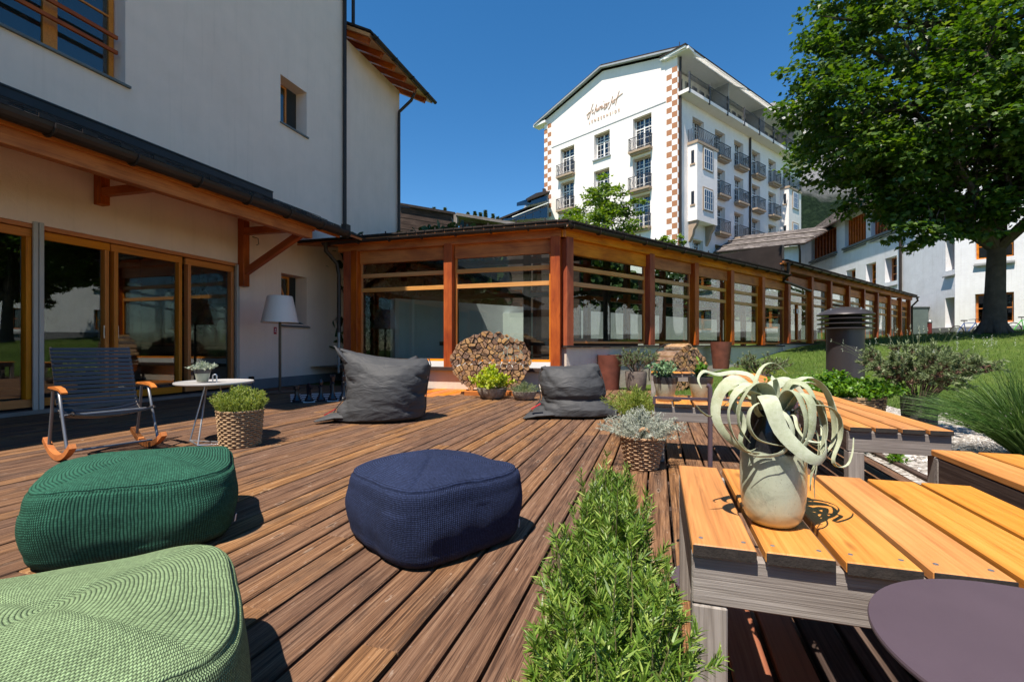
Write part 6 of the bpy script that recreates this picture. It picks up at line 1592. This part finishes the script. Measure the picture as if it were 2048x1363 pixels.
m = MB(); hb_ = Vector((tc.x+.02, tc.y-.02, TZ)); m.tube([hb_+cr*-.02, hb_+cr*-.02+Vector((0,0,.07)), hb_+cr*-.008+Vector((0,0,.082)), hb_+cr*.008+Vector((0,0,.082)), hb_+cr*.02+Vector((0,0,.07)), hb_+cr*.02], .007, 6); m.build('handle', mt['steel'], tb)
b = D(405, 766, 4.70); b.z = TZ+.013
sp_ = root('sage_pot', b, 'small two tone pot of pale sage on the white side table', 'plant', 'potted plants around the deck')
pot('pot', b, .05, .074, .125, ceramic('small_two_tone_pot', .085, (.05,.05,.055), (.34,.36,.27), (.35,.30,.18), .35, .006), sp_)
P = stems_bush(b+Vector((0,0,.10)), 60, .10, .10, g1, .2, r0=.05, hvar=.3)
Q, T = on_stems(P, 9, g1, .3, 1.0); leaf_obj('leaves', [leaves(Q, T+g1.normal(size=Q.shape)*.6, .03, .011, 'diamond', .1, .3, g1)], mt['sagewhite'], sp_)
# ================================================================ FLOOR LAMP
lpo = Vector((-7.24, 7.62, 0)); fl = root('floor_lamp', lpo, 'white outdoor floor lamp with conical shade against the house wall', 'lamp')
m = MB(); m.lathe(lpo, [(.0005,.001),(.30,.001),(.30,.016),(.28,.022),(.03,.03),(.0005,.03)], 40); o = m.build('base', mt['metal'], fl); smooth_by_angle(o, 40)
m = MB(); m.tube([lpo+Vector((0,0,.02)), lpo+Vector((0,0,1.5))], .026, 14); o = m.build('pole', plain('bronze_pole', (.10,.075,.055), .4, metal=.6), fl); smooth_by_angle(o, 50)
m = MB(); m.lathe(lpo, [(.34,1.40),(.345,1.405),(.235,1.92),(.222,1.935),(.0005,1.938),(.0005,1.93),(.225,1.925),(.333,1.405)], 48)
o = m.build('shade', plain('white_plastic_shade', (.78,.69,.61), .5, var=.02), fl); smooth_by_angle(o, 40)
m = MB(); m.tube([lpo+Vector((-.25,.1,.02)), Vector((-7.7,7.62,.012)), Vector((-7.95,7.7,.02)), Vector((-8.12,7.8,.12)), Vector((-8.20,7.86,.22))], .006, 5); m.build('cable', mt['metal'], fl)
m = MB(); m.box((LX+.022,7.80,.20),(LX+.07,7.90,.29)); o = m.build('wall_socket', mt['metal'], lb)
# small red fire notice below the sill
m = MB(); m.box((LX+.001,8.50,1.20),(LX+.006,8.58,1.36)); o = m.build('red_notice', plain('red_sign', (.45,.02,.03), .5), None); tag(o, 'small red notice on the wall beside the lamp shade', 'sign')
m = MB(); m.box((0,8.515,1.25),(.001,8.565,1.265)); m.box((0,8.53,1.28),(.001,8.55,1.33)); q = m.build('notice_mark', mt['white'], None); q.parent = o; q.location = Vector((.004,0,.05))+Vector((0,0,0)); q.location.y = 0

# ================================================================ GARDEN CHESS
bo = Vector((-5.72, 6.25, 0)); bu_ = Vector((.73,.68,0)).normalized(); bv_ = Vector((-.68,.73,0)).normalized(); SQ = .185
cb = root('chess_board', bo + (bu_+bv_)*SQ*4, 'black and white garden chess board lying on the deck behind the bean bag', 'chess board')
mt['blacksq'] = plain('black_square', (.03,.03,.032), .6)
for i in range(8):
    for j in range(8):
        a = bo + bu_*(SQ*(i+.012)) + bv_*(SQ*(j+.5)); b_ = bo + bu_*(SQ*(i+.988)) + bv_*(SQ*(j+.5))
        beam('square', a+Vector((0,0,.006)), b_+Vector((0,0,.006)), SQ*.976, .008, mt['white'] if (i+j) % 2 else mt['blacksq'], cb, bevel=0)
mt['chess'] = plain('black_plastic', (.012,.013,.018), .25, spec=.6)
P_PAWN = [(.06,0),(.062,.02),(.045,.05),(.026,.09),(.022,.16),(.035,.175),(.02,.185),(.034,.21),(.034,.235),(.02,.26),(.0005,.265)]
P_TALL = [(.075,0),(.078,.03),(.05,.07),(.03,.14),(.024,.28),(.045,.30),(.026,.315),(.04,.37),(.045,.40),(.02,.405),(.0005,.42)]
P_ROOK = [(.07,0),(.072,.03),(.05,.06),(.036,.12),(.034,.20),(.052,.215),(.052,.27),(.036,.27),(.036,.25),(.0005,.25)]
P_BISH = [(.07,0),(.072,.03),(.045,.07),(.026,.13),(.022,.24),(.038,.25),(.022,.26),(.036,.30),(.03,.34),(.008,.37),(.012,.38),(.0005,.39)]
P_KNIG = [(.07,0),(.072,.03),(.05,.06),(.034,.09),(.032,.12),(.0005,.12)]
protos = {}
names = ['rook','knight','bishop','queen','king','bishop','knight','rook']
place = ['left end','second from the left','third from the left','middle left','middle right','third from the right','second from the right','right end']
def piece(kind, pos, label):
    if kind in protos: o = copy_tree(protos[kind]); 
    else:
        m = MB(); prof_ = {'pawn':P_PAWN,'rook':P_ROOK,'bishop':P_BISH,'knight':P_KNIG}.get(kind, P_TALL); m.lathe((0,0,0), prof_, 18)
        if kind == 'queen':
            for k in range(6): a = k*1.047; m.tube([(.03*math.cos(a),.03*math.sin(a),.39),(.045*math.cos(a),.045*math.sin(a),.435)], [.012,.005], 5)
        if kind == 'king': m.box((-.008,-.008,.41),(.008,.008,.48)); m.box((-.025,-.008,.44),(.025,.008,.455))
        if kind == 'knight': m.prism([Vector(q) for q in ((-.03,-.018,.11),(.04,-.018,.11),(.02,-.018,.19),(.055,-.018,.21),(.05,-.018,.24),(.01,-.018,.28),(-.02,-.018,.30),(-.04,-.018,.24),(-.035,-.018,.16))], (0,.036,0))
        o = m.build('chess_'+kind, mt['chess'], None, origin=(0,0,0)); smooth_by_angle(o, 35); protos[kind] = o
    o.location = pos; tag(o, label, 'chess piece', 'black garden chess pieces'); return o
for i in range(8):
    piece('pawn', bo + bu_*(SQ*(i+.5)) + bv_*(SQ*1.5) + Vector((0,0,.011)), 'black chess pawn in the rear row, %s, beside the bean bag' % place[i])
    piece(names[i], bo + bu_*(SQ*(i+.5)) + bv_*(SQ*.5) + Vector((0,0,.011)), 'black chess %s at the %s of the front row by the wall' % (names[i], place[i]))

# ================================================================ FIREWOOD
def logmat(name, c1, c2, c3, scale, bump):
    t = NT(name); c = t.coord('Object', (1,1,1), True); n = t.noise(c, scale, 6, .7, .6)
    col = t.ramp(n, [(.3, c1), (.52, c2), (.75, c3)]); col = t.hsv(col, objrand(t, .49, .51), objrand(t, .8, 1.1), objrand(t, .55, 1.12))
    return t.finish(col, .85, t.bump(t.noise(c, scale*5, 4, .7), bump, 1.0), spec=.12)
mt['logend'] = logmat('split_log_end', (.24,.115,.05), (.46,.26,.135), (.60,.38,.22), 14, .006)
mt['logside'] = logmat('split_log_side', (.26,.13,.06), (.44,.27,.14), (.58,.40,.25), 9, .006)
mt['logbark'] = logmat('log_bark', (.07,.05,.038), (.18,.13,.10), (.34,.28,.23), 16, .012)
mt['loggrey'] = logmat('aged_log_end', (.15,.075,.04), (.30,.16,.085), (.42,.25,.15), 14, .006)
def clip(poly, p, n_):
    out = []
    for i in range(len(poly)):
        a = poly[i]; b_ = poly[(i+1) % len(poly)]; da = (a[0]-p[0])*n_[0]+(a[1]-p[1])*n_[1]; db = (b_[0]-p[0])*n_[0]+(b_[1]-p[1])*n_[1]
        if da <= 0: out.append(a)
        if (da < 0 < db) or (db < 0 < da): s_ = da/(da-db); out.append((a[0]+(b_[0]-a[0])*s_, a[1]+(b_[1]-a[1])*s_))
    return out
def woodstack(name, O, ux, uy, outline, cell, depth, label, seed, split=.93, ell=None):
    """outline(x,z)->bool in the plane (ux,up); logs run along uy"""
    rr_ = random.Random(seed); O = Vector(O); ux = Vector(ux); uy = Vector(uy); r = root(name, O, label, 'woodpile', 'stacked firewood')
    pts = []; zz = 0; row = 0
    while zz < 2.2:
        xx = -1.4 + (cell/2 if row % 2 else 0)
        while xx < 1.4: pts.append((xx+rr_.uniform(-.3,.3)*cell, zz+rr_.uniform(-.3,.3)*cell)); xx += cell
        zz += cell*.87; row += 1
    pts_in = [p for p in pts if outline(*p)]
    for p in pts_in:
        poly = [(p[0]-cell,p[1]-cell),(p[0]+cell,p[1]-cell),(p[0]+cell,p[1]+cell),(p[0]-cell,p[1]+cell)]
        for q in pts:
            if q is p or (q[0]-p[0])**2+(q[1]-p[1])**2 > (3*cell)**2: continue
            mid = ((p[0]+q[0])/2, (p[1]+q[1])/2); n_ = (q[0]-p[0], q[1]-p[1]); poly = clip(poly, mid, n_)
        pieces_ = [poly]
        if rr_.random() < split:
            a = rr_.uniform(0, math.pi); n_ = (math.cos(a), math.sin(a)); p2 = (p[0]+rr_.uniform(-.15,.15)*cell, p[1]+rr_.uniform(-.15,.15)*cell)
            pieces_ = [clip(poly, p2, n_), clip(poly, p2, (-n_[0], -n_[1]))]
        for pl in pieces_:
            if len(pl) < 3: continue
            if ell:
                q_ = []
                for (a, b_) in pl:
                    dd = math.sqrt(((a-ell[0])/ell[2])**2+((b_-ell[1])/ell[3])**2); lim = 1.0+.06*math.sin(9*math.atan2(b_-ell[1], a-ell[0]))*math.cos(23*a); k_ = lim/dd if dd > lim else 1
                    q_.append((ell[0]+(a-ell[0])*k_, ell[1]+(b_-ell[1])*k_))
                pl = q_
            c_ = (sum(a[0] for a in pl)/len(pl), sum(a[1] for a in pl)/len(pl)); sh_ = .85+rr_.uniform(-.06,.04)
            pl = [(c_[0]+(a[0]-c_[0])*sh_, c_[1]+(a[1]-c_[1])*sh_) for a in pl]
            f0 = rr_.uniform(-.018, .014); L = depth + rr_.uniform(-.03,.03)
            P3 = [O + ux*a[0] + uy*f0 + Vector((0,0,a[1])) for a in pl]
            m = MB(); tl_ = ux*rr_.uniform(-.02,.02) + Vector((0,0,rr_.uniform(-.015,.015)))
            m.prism(P3, uy*L + tl_, 0, 1)
            k = rr_.random(); bark = rr_.random() < .45
            mats = [mt['logend'] if k < .75 else mt['loggrey'], mt['logbark'] if bark else mt['logside']]
            m.build('log', mats, r, bevel=.003)
    return r
def circ(cx, cz, rx, rz): return lambda x, z: ((x-cx)/rx)**2 + ((z-cz)/rz)**2 < 1 and z > .10
FW = Vector((-3.06, 8.50, 0))
woodstack('firewood_stack', FW, cam_r, Vector((-SA,CA,0))*1.0, circ(.0,.61,.80,.63), .120, .42, 'round stack of split firewood in front of the glazed wing', 5, ell=(0,.61,.78,.60))
m = MB(); m.box((-.5,-.15,0),(.5,.32,.075)); o = m.build('wood_stand', mt['larch'], bpy.data.objects['firewood_stack'], origin=(0,0,0)); o.location = (0,0,0); o.rotation_euler = (0,0,YAW)
F2 = D(1362, 770, 10.3); F2.z = 0
u2 = (cam_r*.93 + Vector((-SA,CA,0))*.36).normalized(); v2 = Vector((-u2.y, u2.x, 0)); v2 = v2 if v2.x < 0 else -v2
woodstack('firewood_stack', F2+v2*(-.25)+Vector((0,0,.0)), u2, v2, lambda x, z: ((x-.0)/.56)**2+((z-.30)/.66)**2 < 1 and z > .02,   .125, .6, 'pale firewood stack lying lengthwise behind the ceramic pots', 9, ell=(0,.30,.56,.66))
m = MB(); m.tube([F2+v2*.35+u2*(.58*math.cos(a))+Vector((0,0,.30+.69*math.sin(a))) for a in np.linspace(-.2, 3.34, 24)], .012, 6); m.build('steel_hoop', mt['metal'], bpy.data.objects['firewood_stack.001'])

# ================================================================ PLANTERS NEAR THE GLAZED WING
def stonebowl(b, r_, h, name, label, flute=True):
    r = root(name, b, label, 'plant', 'potted plants around the deck'); n = 48; V = []; prof_ = [(.0005,.0),(.62,.0),(.70,.06),(.86,.35),(.97,.70),(1.0,.92),(1.02,1.0),(.93,1.0),(.90,.85),(.0005,.82)]
    for (rr_, z) in prof_:
        for k in range(n):
            a = 2*math.pi*k/n; fl_ = 1 + (.035*math.cos(a*14) if .05 < z < .95 and rr_ > .6 else (.02*math.cos(a*14+1.5) if rr_ > .5 else 0)); V.append((b.x+rr_*r_*fl_*math.cos(a), b.y+rr_*r_*fl_*math.sin(a), b.z+z*h))
    F = [(i*n+k, i*n+(k+1)%n, (i+1)*n+(k+1)%n, (i+1)*n+k) for i in range(len(prof_)-1) for k in range(n)]
    m = MB(); m.v = V; m.f = F; m.m = [0]*len(F); o = m.build('stone_bowl', mt['stonebowl'], r); smooth_by_angle(o, 50); return r
t = NT('weathered_stone_bowl'); c = t.coord('Object'); nn = t.noise(c, 9, 6, .7)
mt['stonebowl'] = t.finish(t.ramp(nn, [(.3,(.12,.10,.085)),(.55,(.32,.28,.23)),(.75,(.48,.44,.38))]), .9, t.bump(t.noise(c, 45, 5, .7), .012, 1.0), spec=.15)
mt['rust'] = plain('rusty_steel', (.17,.052,.032), .6, var=.4, scale=5, bump=.002, metal=.25)
b = G(984, 796); r = stonebowl(b, .265, .19, 'lime_plant_bowl', 'fluted stone bowl of lime green foliage in front of the round woodpile')
P = stems_bush(b+Vector((0,0,.15)), 130, .46, .27, g1, .35, r0=.16, hvar=.5); Q, T = on_stems(P, 16, g1, .25, 1.0)
leaf_obj('leaves', [leaves(Q, T+g1.normal(size=Q.shape)*.7, .055, .042, 'oval', .1, .5, g1)], mt['lime'], r)
b = G(1049, 799); r = stonebowl(b, .21, .15, 'grey_herb_bowl', 'small stone bowl of grey green herb beside the slumped bean bag')
P = stems_bush(b+Vector((0,0,.12)), 160, .22, .2, g1, .3, r0=.15, hvar=.4); sprigs('leaves', P, 20, .03, .005, mt['lavender'], r, g1, .6, 'blade', .1)
# rusty steel planters
def coneplanter(b, r0, r1, h, label, mat='rust', name='rusty_planter'):
    o = MB().lathe(b, [(.0005,0),(r0,0),(r1,h),(r1-.015,h),(r1-.02,h-.06),(.0005,h-.06)], 32).build(name, mt[mat], None, origin=tuple(b)); smooth_by_angle(o, 40); tag(o, label, 'planter', 'rusty steel planters'); return o
b = G(1219, 778); coneplanter(b, .20, .26, .74, 'rusty steel planter right of the slumped bean bag')
b = G(1272, 780) + Vector((0,0,0)); r = root('woody_lavender_pot', b, 'grey pot with a woody old lavender bush in front of the wing window', 'plant', 'potted plants around the deck')
mt['greypot'] = plain('grey_brown_pot', (.155,.125,.105), .85, var=.3, scale=8, bump=.004, bscale=25)
m = MB(); m.lathe(b, [(.0005,0),(.18,0),(.21,.1),(.225,.36),(.215,.40),(.195,.40),(.19,.36),(.0005,.36)], 32); o = m.build('pot', mt['greypot'], r); smooth_by_angle(o, 40)
def woody(r, b, z0, H, spread, n, seed, leafmat_, dry=.35, per=26, L=.05, W=.008, lean=(0,0), r0=.06, rad=.006, t0=.5):
    g = np.random.default_rng(seed); P = stems_bush(b+Vector((0,0,z0)), n, H, spread, g, .25, lean, r0, .35, 10, .6)
    stem_mesh(P, rad).build('woody_stems', mt['barkdry'], r, fix=False)['kind'] = 'stuff'
    # secondary twigs
    Q, T = on_stems(P, 7, g, .35, 1.0); m_ = len(Q); D_ = unit(T*.9 + g.normal(size=Q.shape)*.55 + np.array([0,0,.35])); Ls = g.uniform(.25, .5, m_)*H*.55
    tt = np.linspace(0,1,6)[None,:,None]; P2 = Q[:,None,:] + D_[:,None,:]*Ls[:,None,None]*tt
    sprigs('foliage', P2, per, L, W, leafmat_, r, g, .6, 'blade', .3, lvar=.5)
    if dry: sprigs('dry_foliage', P2[::2], int(per*.6), L*.8, W, mt['drybrown'], r, g, .7, 'blade', .0, t1=.55)
    return P2
mt['barkdry'] = plain('dry_twig_bark', (.10,.065,.048), .9, var=.4, scale=20)
woody(r, b, .36, .62, .45, 26, 31, mt['lavender'], .3, 26, .045, .008, r0=.08, rad=.008)
b = D(1460, 724, 12.6); b.z = gz(b.x, b.y)+.0; b = w2(5.45, .55, .32); coneplanter(b+Vector((0,0,0)), .20, .27, .72, 'tall rusty steel planter standing against the long glazed wing')
b = D(1520, 752, 9.6); b.z = .08; r = root('lavender_tub', b, 'round lavender bush in a dark tub in front of the long wing', 'plant', 'potted plants around the deck')
m = MB(); m.lathe(b, [(.0005,0),(.17,0),(.21,.28),(.19,.28),(.0005,.24)], 24); m.build('tub', mt['greypot'], r)
woody(r, b, .22, .56, .52, 34, 32, mt['lavender'], .15, 34, .045, .008, r0=.08)
# oval basket of mint
b = D(1735, 812, 5.6); b.z = .02; b = Vector((2.02, 6.35, .02)); r = root('mint_basket', b, 'long low wicker basket overflowing with bright green mint behind the slat bench', 'plant', 'potted plants around the deck')
wicker(b, .43, .47, .34, r, 46, 13, 'wick', ell=.55, rot=R(10))
P = stems_bush(b+Vector((0,0,.30)), 250, .36, .50, g1, .25, (-.05,0), .30, .45, 8, .7); P[:,:,1] = b.y + (P[:,:,1]-b.y)*.6
stem_mesh(P, .003, every=3).build('stems', mt['mint'], r, fix=False)['kind'] = 'stuff'
Q, T = on_stems(P, 20, g1, .2, 1.0); leaf_obj('leaves', [leaves(Q, T*.4+g1.normal(size=Q.shape)*.8, .042, .028, 'oval', .12, .6, g1)], mt['mint'], r)
# wide mint spreading to the left of the basket and wild thyme by the stack
for (pos, H, sp, n, mm_, lb_, nm) in ((Vector((1.75,7.6,.02)), .45, .55, 150, 'mint', 'green strawberry-like ground herb between bench and vent pipe', 'ground_herb'), (w2(5.6,1.7,.18), .30, .55, 160, 'thyme', 'yellowish herb clump growing beside the tub on the lawn edge', 'herb_clump'),
        (Vector((.55,7.0,.0)), .24, .28, 110, 'darkherb', 'low dark herb clump behind the two ceramic pots', 'herb_clump')):
    r = root(nm, pos, lb_, 'plant'); P = stems_bush(pos, n, H, sp, g1, .3, r0=sp*.6, hvar=.5)
    Q, T = on_stems(P, 18, g1, .1, 1.0); leaf_obj('leaves', [leaves(Q, T*.5+g1.normal(size=Q.shape)*.7, .04, .022 if mm_ == 'mint' else .008, 'oval' if mm_ == 'mint' else 'diamond', .12, .6, g1)], mt[mm_], r)
# big lavender in dark pot at the right
b = Vector((2.78, 6.35, .0)); r = root('old_lavender', b, 'large straggly old lavender in a dark pot beside the gravel bed', 'plant', 'potted plants around the deck')
m = MB(); m.lathe(b, [(.0005,0),(.15,0),(.17,.38),(.155,.38),(.0005,.33)], 28); o = m.build('pot', plain('dark_pot', (.035,.032,.03), .8), r); smooth_by_angle(o, 40)
P2 = woody(r, b, .33, .74, .50, 60, 41, mt['lavender'], .9, 42, .055, .0105, r0=.12, rad=.007)
g = np.random.default_rng(5); P = stems_bush(b+Vector((0,0,.6)), 45, .60, .50, g, .1, r0=.35, hvar=.4); stem_mesh(P, .0022).build('flower_stalks', mt['lavender'], r, fix=False)['kind'] = 'stuff'
tips = P[:,-1,:]; Q = np.repeat(tips, 12, 0) + g.normal(size=(len(tips)*12,3))*np.array([.004,.004,.02]); leaf_obj('flower_spikes', [leaves(Q, np.tile([0,0,1.0],(len(Q),1))+g.normal(size=Q.shape)*.5, .014, .006, 'diamond', 0, .3, g)], mt['sagewhite'], r)['kind'] = 'stuff'
# ornamental grass at the right edge
b = Vector((2.95, 4.95, .02)); r = root('ornamental_grass', b, 'arching tuft of fine dark green ornamental grass at the right edge', 'plant')
mt['sedge'] = leafmat('sedge_blades', (.025,.065,.012), (.06,.13,.025), (.15,.22,.07), transl=.25)
g = np.random.default_rng(8); P = stems_bush(b, 1300, 1.02, .80, g, .42, (-.05,-.05), .12, .35, 10, .55)
V = []; F = []; W_ = .0038
S = unit(np.cross(P[:,-1,:]-P[:,0,:], g.normal(size=(len(P),3))))
n, k, _ = P.shape; wv = (W_*(1-np.linspace(0,1,k)**2*.9))[None,:,None]; A_ = P - S[:,None,:]*wv; B_ = P + S[:,None,:]*wv
V = np.stack([A_, B_], 2).reshape(-1,3); idx_ = np.arange(n)[:,None]*(2*k) + np.arange(k-1)[None,:]*2; F = np.stack([idx_, idx_+1, idx_+3, idx_+2], -1).reshape(-1,4)
np_mesh('blades', V, F, mt['sedge'], r)
# ================================================================ VENT CHIMNEY
b = Vector((2.28, 6.99, 0)); b = Vector((2.62, 8.03, 0)); r = root('vent_chimney', b, 'dark brown metal ventilation pipe with a louvred mushroom cap on the lawn', 'vent pipe')
kk = 8.03/6.99
mt['ventmetal'] = plain('anthracite_brown_metal', (.050,.044,.046), .4, metal=.35, var=.08)
m = MB(); m.lathe(b, [(.235,0),(.235,1.19),(.22,1.19),(.22,0)], 48); o = m.build('pipe', mt['ventmetal'], r); smooth_by_angle(o, 40)
m = MB(); m.lathe(b, [(.20,1.15),(.20,1.46)], 32); m.build('core', mt['darkroom'], r)
for i, z in enumerate((1.185, 1.255, 1.325)):
    m = MB(); m.lathe(b, [(.22,z+.030),(.345,z+.0),(.352,z+.006),(.352,z+.012),(.23,z+.042)], 48); o = m.build('louvre', mt['ventmetal'], r); smooth_by_angle(o, 40)
m = MB(); m.lathe(b, [(.22,1.40),(.35,1.385),(.358,1.392),(.35,1.405),(.28,1.45),(.20,1.485),(.10,1.505),(.0005,1.51)], 48); o = m.build('cap', mt['ventmetal'], r); smooth_by_angle(o, 40)
for k in range(4):
    a = k*1.57+.5; m = MB(); m.lathe(b+Vector((.25*math.cos(a),.25*math.sin(a),1.458)), [(.012,0),(.012,.025),(.0005,.03)], 8); m.build('cap_bolt', mt['steel'], r)
# ================================================================ PURPLE METAL FURNITURE
mt['purple'] = plain('purple_powder_coat', (.076,.053,.067), .45, var=.09, scale=7, bump=.0004, bscale=600)
r = root('purple_side_table', (.584,.853,0), 'round matt purple tray table in the bottom right corner', 'table')
m = MB(); m.lathe((.584,.853,.5), [(.0005,-.008),(.252,-.008),(.2595,-.004),(.2600,.0),(.2585,.0035),(.0005,.004)], 96); o = m.build('tray_top', mt['purple'], r); smooth_by_angle(o, 30)
m = MB(); m.tube([(.584,.853,.02),(.584,.853,.492)], .012, 10); m.build('pole', mt['purple'], r)
m = MB(); m.lathe((.584,.853,0), [(.0005,.082),(.16,.082),(.16,.090),(.0005,.092)], 48); m.build('foot', mt['purple'], r)
sx = .20; sy = 2.04
r = root('purple_stand', (sx, sy, 0), 'slim purple metal stand with a crossbar rising behind the near slat table', 'stand')
m = MB(); m.tube([(sx,sy,.0),(sx,sy,.775),(sx-.004,sy,.786),(sx-.012,sy,.789)], .0095, 10); o = m.build('pole', mt['purple'], r); smooth_by_angle(o, 50)
e0 = D(1309,803,1.95); e1 = D(1600,806,1.98); m = MB(); m.bar((sx-.215,sy+.06,.727),(sx+.33,sy+.10,.723), .018, .010); m.bar((sx-.215,sy+.055,.700),(sx-.215,sy+.055,.732), .012, .014); m.bar((sx,sy,.725),(sx,sy+.08,.725),.012,.010); m.build('crossbar', mt['purple'], r)
m = MB(); m.lathe((sx,sy,0), [(.0005,.001),(.15,.001),(.15,.008),(.0005,.010)], 40); m.build('foot', mt['purple'], r)
m = MB(); m.tube([(sx+.33,sy+.10,.0),(sx+.33,sy+.10,.723)], .0085, 8); m.build('rear_pole', mt['purple'], r)
# ================================================================ STONES, WEEDS, CABINET, BIKES
mt['whitestone'] = plain('pale_boulder', (.58,.54,.49), .8, var=.2, scale=6, bump=.01, bscale=14)
def stone(p, s_, label, seed):
    import bmesh
    bm = bmesh.new(); bmesh.ops.create_icosphere(bm, subdivisions=3, radius=1)
    for v in bm.verts: k = 1+.28*mnoise.noise(v.co*1.3+Vector((seed,0,0))); v.co = Vector((v.co.x*k*s_[0], v.co.y*k*s_[1], v.co.z*k*s_[2]+s_[2]*.6))
    me = bpy.data.meshes.new('white_stone'); bm.to_mesh(me); bm.free(); me.materials.append(mt['whitestone']); me.polygons.foreach_set('use_smooth', [True]*len(me.polygons))
    o = bpy.data.objects.new('white_stone', me); COL.objects.link(o); o.location = p; o.rotation_euler = (0,0,seed); tag(o, label, 'stone', 'white stones on the gravel')
stone(G(1806,914), (.085,.06,.04), 'larger cream stone on the gravel under the bench end', 1.0); stone(G(1833,913), (.055,.045,.038), 'small bright white stone right of the cream one', 2.0); stone(G(1757,903), (.05,.045,.03), 'pale stone nearest the bench leg on the gravel', 3.1)
for i, (u_, v_, H, lb_) in enumerate(((1800,928,.10,'single leafy weed in front of the cream stone'),(1742,908,.12,'reddish weed tuft beside the bench leg'),(1800,892,.12,'grassy tuft behind the cream stones on the gravel'),(1845,893,.10,'grassy tuft beneath the corner of the bench apron'))):
    p = G(u_, v_, .01); r = root('weed', p, lb_, 'weed', 'weeds in the gravel'); P = stems_bush(p, 40 if i > 1 else 14, H, .13 if i > 1 else .06, g1, .3, r0=.04)
    Q, T = on_stems(P, 8, g1, .2, 1.0); leaf_obj('leaves', [leaves(Q, T+g1.normal(size=Q.shape)*.4, .045, .018 if i < 2 else .005, 'diamond', .1, .5, g1)], mt['mint'] if i < 2 else mt['grass'], r)
r = root('meter_cabinet', ap(3.1,1.3,.9), 'grey green metal cabinet against the white annex', 'cabinet')
m = MB(); fb(m, ap, 2.05, 3.6, 1.1, 3.2, .05, 1.25); o = m.build('cabinet_body', plain('grey_green_metal', (.13,.17,.165), .45, metal=.3), r)
m = MB(); fb(m, ap, 2.0, 3.65, 3.2, 3.26, .0, 1.3); m.build('cabinet_top', mt['zinc'], r)
m = MB(); cc_ = ap(3.1,2.85,1.255); fb(m, ap, 3.55, 3.70, 2.75, 2.95, .9, 1.1); 
m = MB(); q0 = ap(2.9,2.9,1.262); m.lathe((0,0,0), [(.0005,0),(.09,0),(.09,.004),(.0005,.005)], 20); 
# ashtray post and lamp post near the wing end
r = root('red_standpipe', w2(27.6,1.0,1.28), 'dark red standpipe with a pale cap at the far end of the wing', 'standpipe')
p = w2(27.6, 1.0, 1.25); m = MB(); m.tube([p, p+Vector((0,0,.95))], .10, 12); m.build('pipe', plain('dark_red_paint', (.12,.015,.015), .5), r); m = MB(); m.lathe(p+Vector((0,0,.95)), [(.12,0),(.12,.06),(.05,.16),(.0005,.18)], 12); m.build('cap', mt['zinc'], r)
def bike(pos, ang, label, fcol):
    r = root('bicycle', pos, label, 'bicycle', 'bicycles parked by the annex'); d = Vector((math.cos(ang), math.sin(ang), 0)); u_ = Vector((0,0,1)); s_ = Vector((-d.y, d.x, 0)); B = Vector(pos)
    for k, a in (('wheel', -.52), ('wheel', .52)):
        m = MB(); m.tube([B+d*(a+.33*math.cos(t_))+u_*(.34+.33*math.sin(t_)) for t_ in np.linspace(0, 6.2832, 25)], .022, 6, caps=False); w_ = m.build('wheel', mt['metal'], r)
        m = MB(); [m.tube([B+d*a+u_*.34, B+d*(a+.31*math.cos(t_))+u_*(.34+.31*math.sin(t_))], .004, 3, caps=False) for t_ in np.linspace(0, 5.8, 10)]; m.build('spokes', mt['steel'], w_)
    A_ = B-d*.52+u_*.34; H_ = B+d*.36+u_*.82; S_ = B-d*.18+u_*.80; C_ = B-d*.08+u_*.30; W_ = B+d*.52+u_*.34
    m = MB(); [m.tube([a, b_], .018, 6) for a, b_ in ((A_,S_),(A_,C_),(C_,S_),(C_,H_),(S_,H_),(H_,W_))]; m.build('frame', fcol, r)
    m = MB(); m.tube([H_, H_+u_*.16+d*-.03], .014, 6); m.tube([H_+u_*.16-s_*.28-d*.08, H_+u_*.17, H_+u_*.16+s_*.28-d*.08], .014, 6); m.build('handlebar', mt['metal'], r)
    m = MB(); m.tube([S_, S_+u_*.1], .014, 6); m.box((-.12,-.05,0),(.12,.05,.05), M=Matrix.Translation(S_+u_*.1) @ Matrix.Rotation(ang, 4, 'Z')); m.build('saddle', mt['metal'], r)
bp1 = D(1936, 655, 22.5); bp1.z = gz(bp1.x, bp1.y)+.0; bike(bp1, R(15), 'dark and blue bicycle left of the maple trunk', plain('blue_frame', (.03,.08,.30), .4))
bp2 = D(2052, 650, 22.5); bp2.z = gz(bp2.x, bp2.y)+.1; bike(bp2, R(10), 'bright green bicycle at the right edge behind the maple', plain('green_frame', (.05,.45,.03), .4))

# house added behind the camera only to give the front glazing a reflection
rh = root('added_rear_house', (-8, -14, 0), 'added white house behind the camera, put there for the front glazing to mirror', 'building')
MB().box((-20,-19,-.3),(3,-14,6.2)).build('wall', mt['wall_w'], rh)
m = MB(); m.add([(-21,-13.2,6.0),(4,-13.2,6.0),(4,-17,8.4),(-21,-17,8.4),(-21,-13.2,6.2),(4,-13.2,6.2),(4,-17,8.6),(-21,-17,8.6)], [(0,3,2,1),(4,5,6,7),(0,1,5,4),(1,2,6,5),(2,3,7,6),(3,0,4,7)]); m.build('roof', mt['slate'], rh)
for k in range(6):
    x = -18+k*3.6; m = MB(); m.box((x,-14.0,3.6),(x+1.3,-13.94,5.0)); o = m.build('window', mt['frame'], rh); m = MB(); m.box((x+.1,-13.94,3.7),(x+1.2,-13.92,4.9)); m.build('pane', mt['hotelglass'], o)
beam('balcony_rail', (-20,-13.2,3.2), (3,-13.2,3.2), .1, .5, mt['dark_wood'], rh)
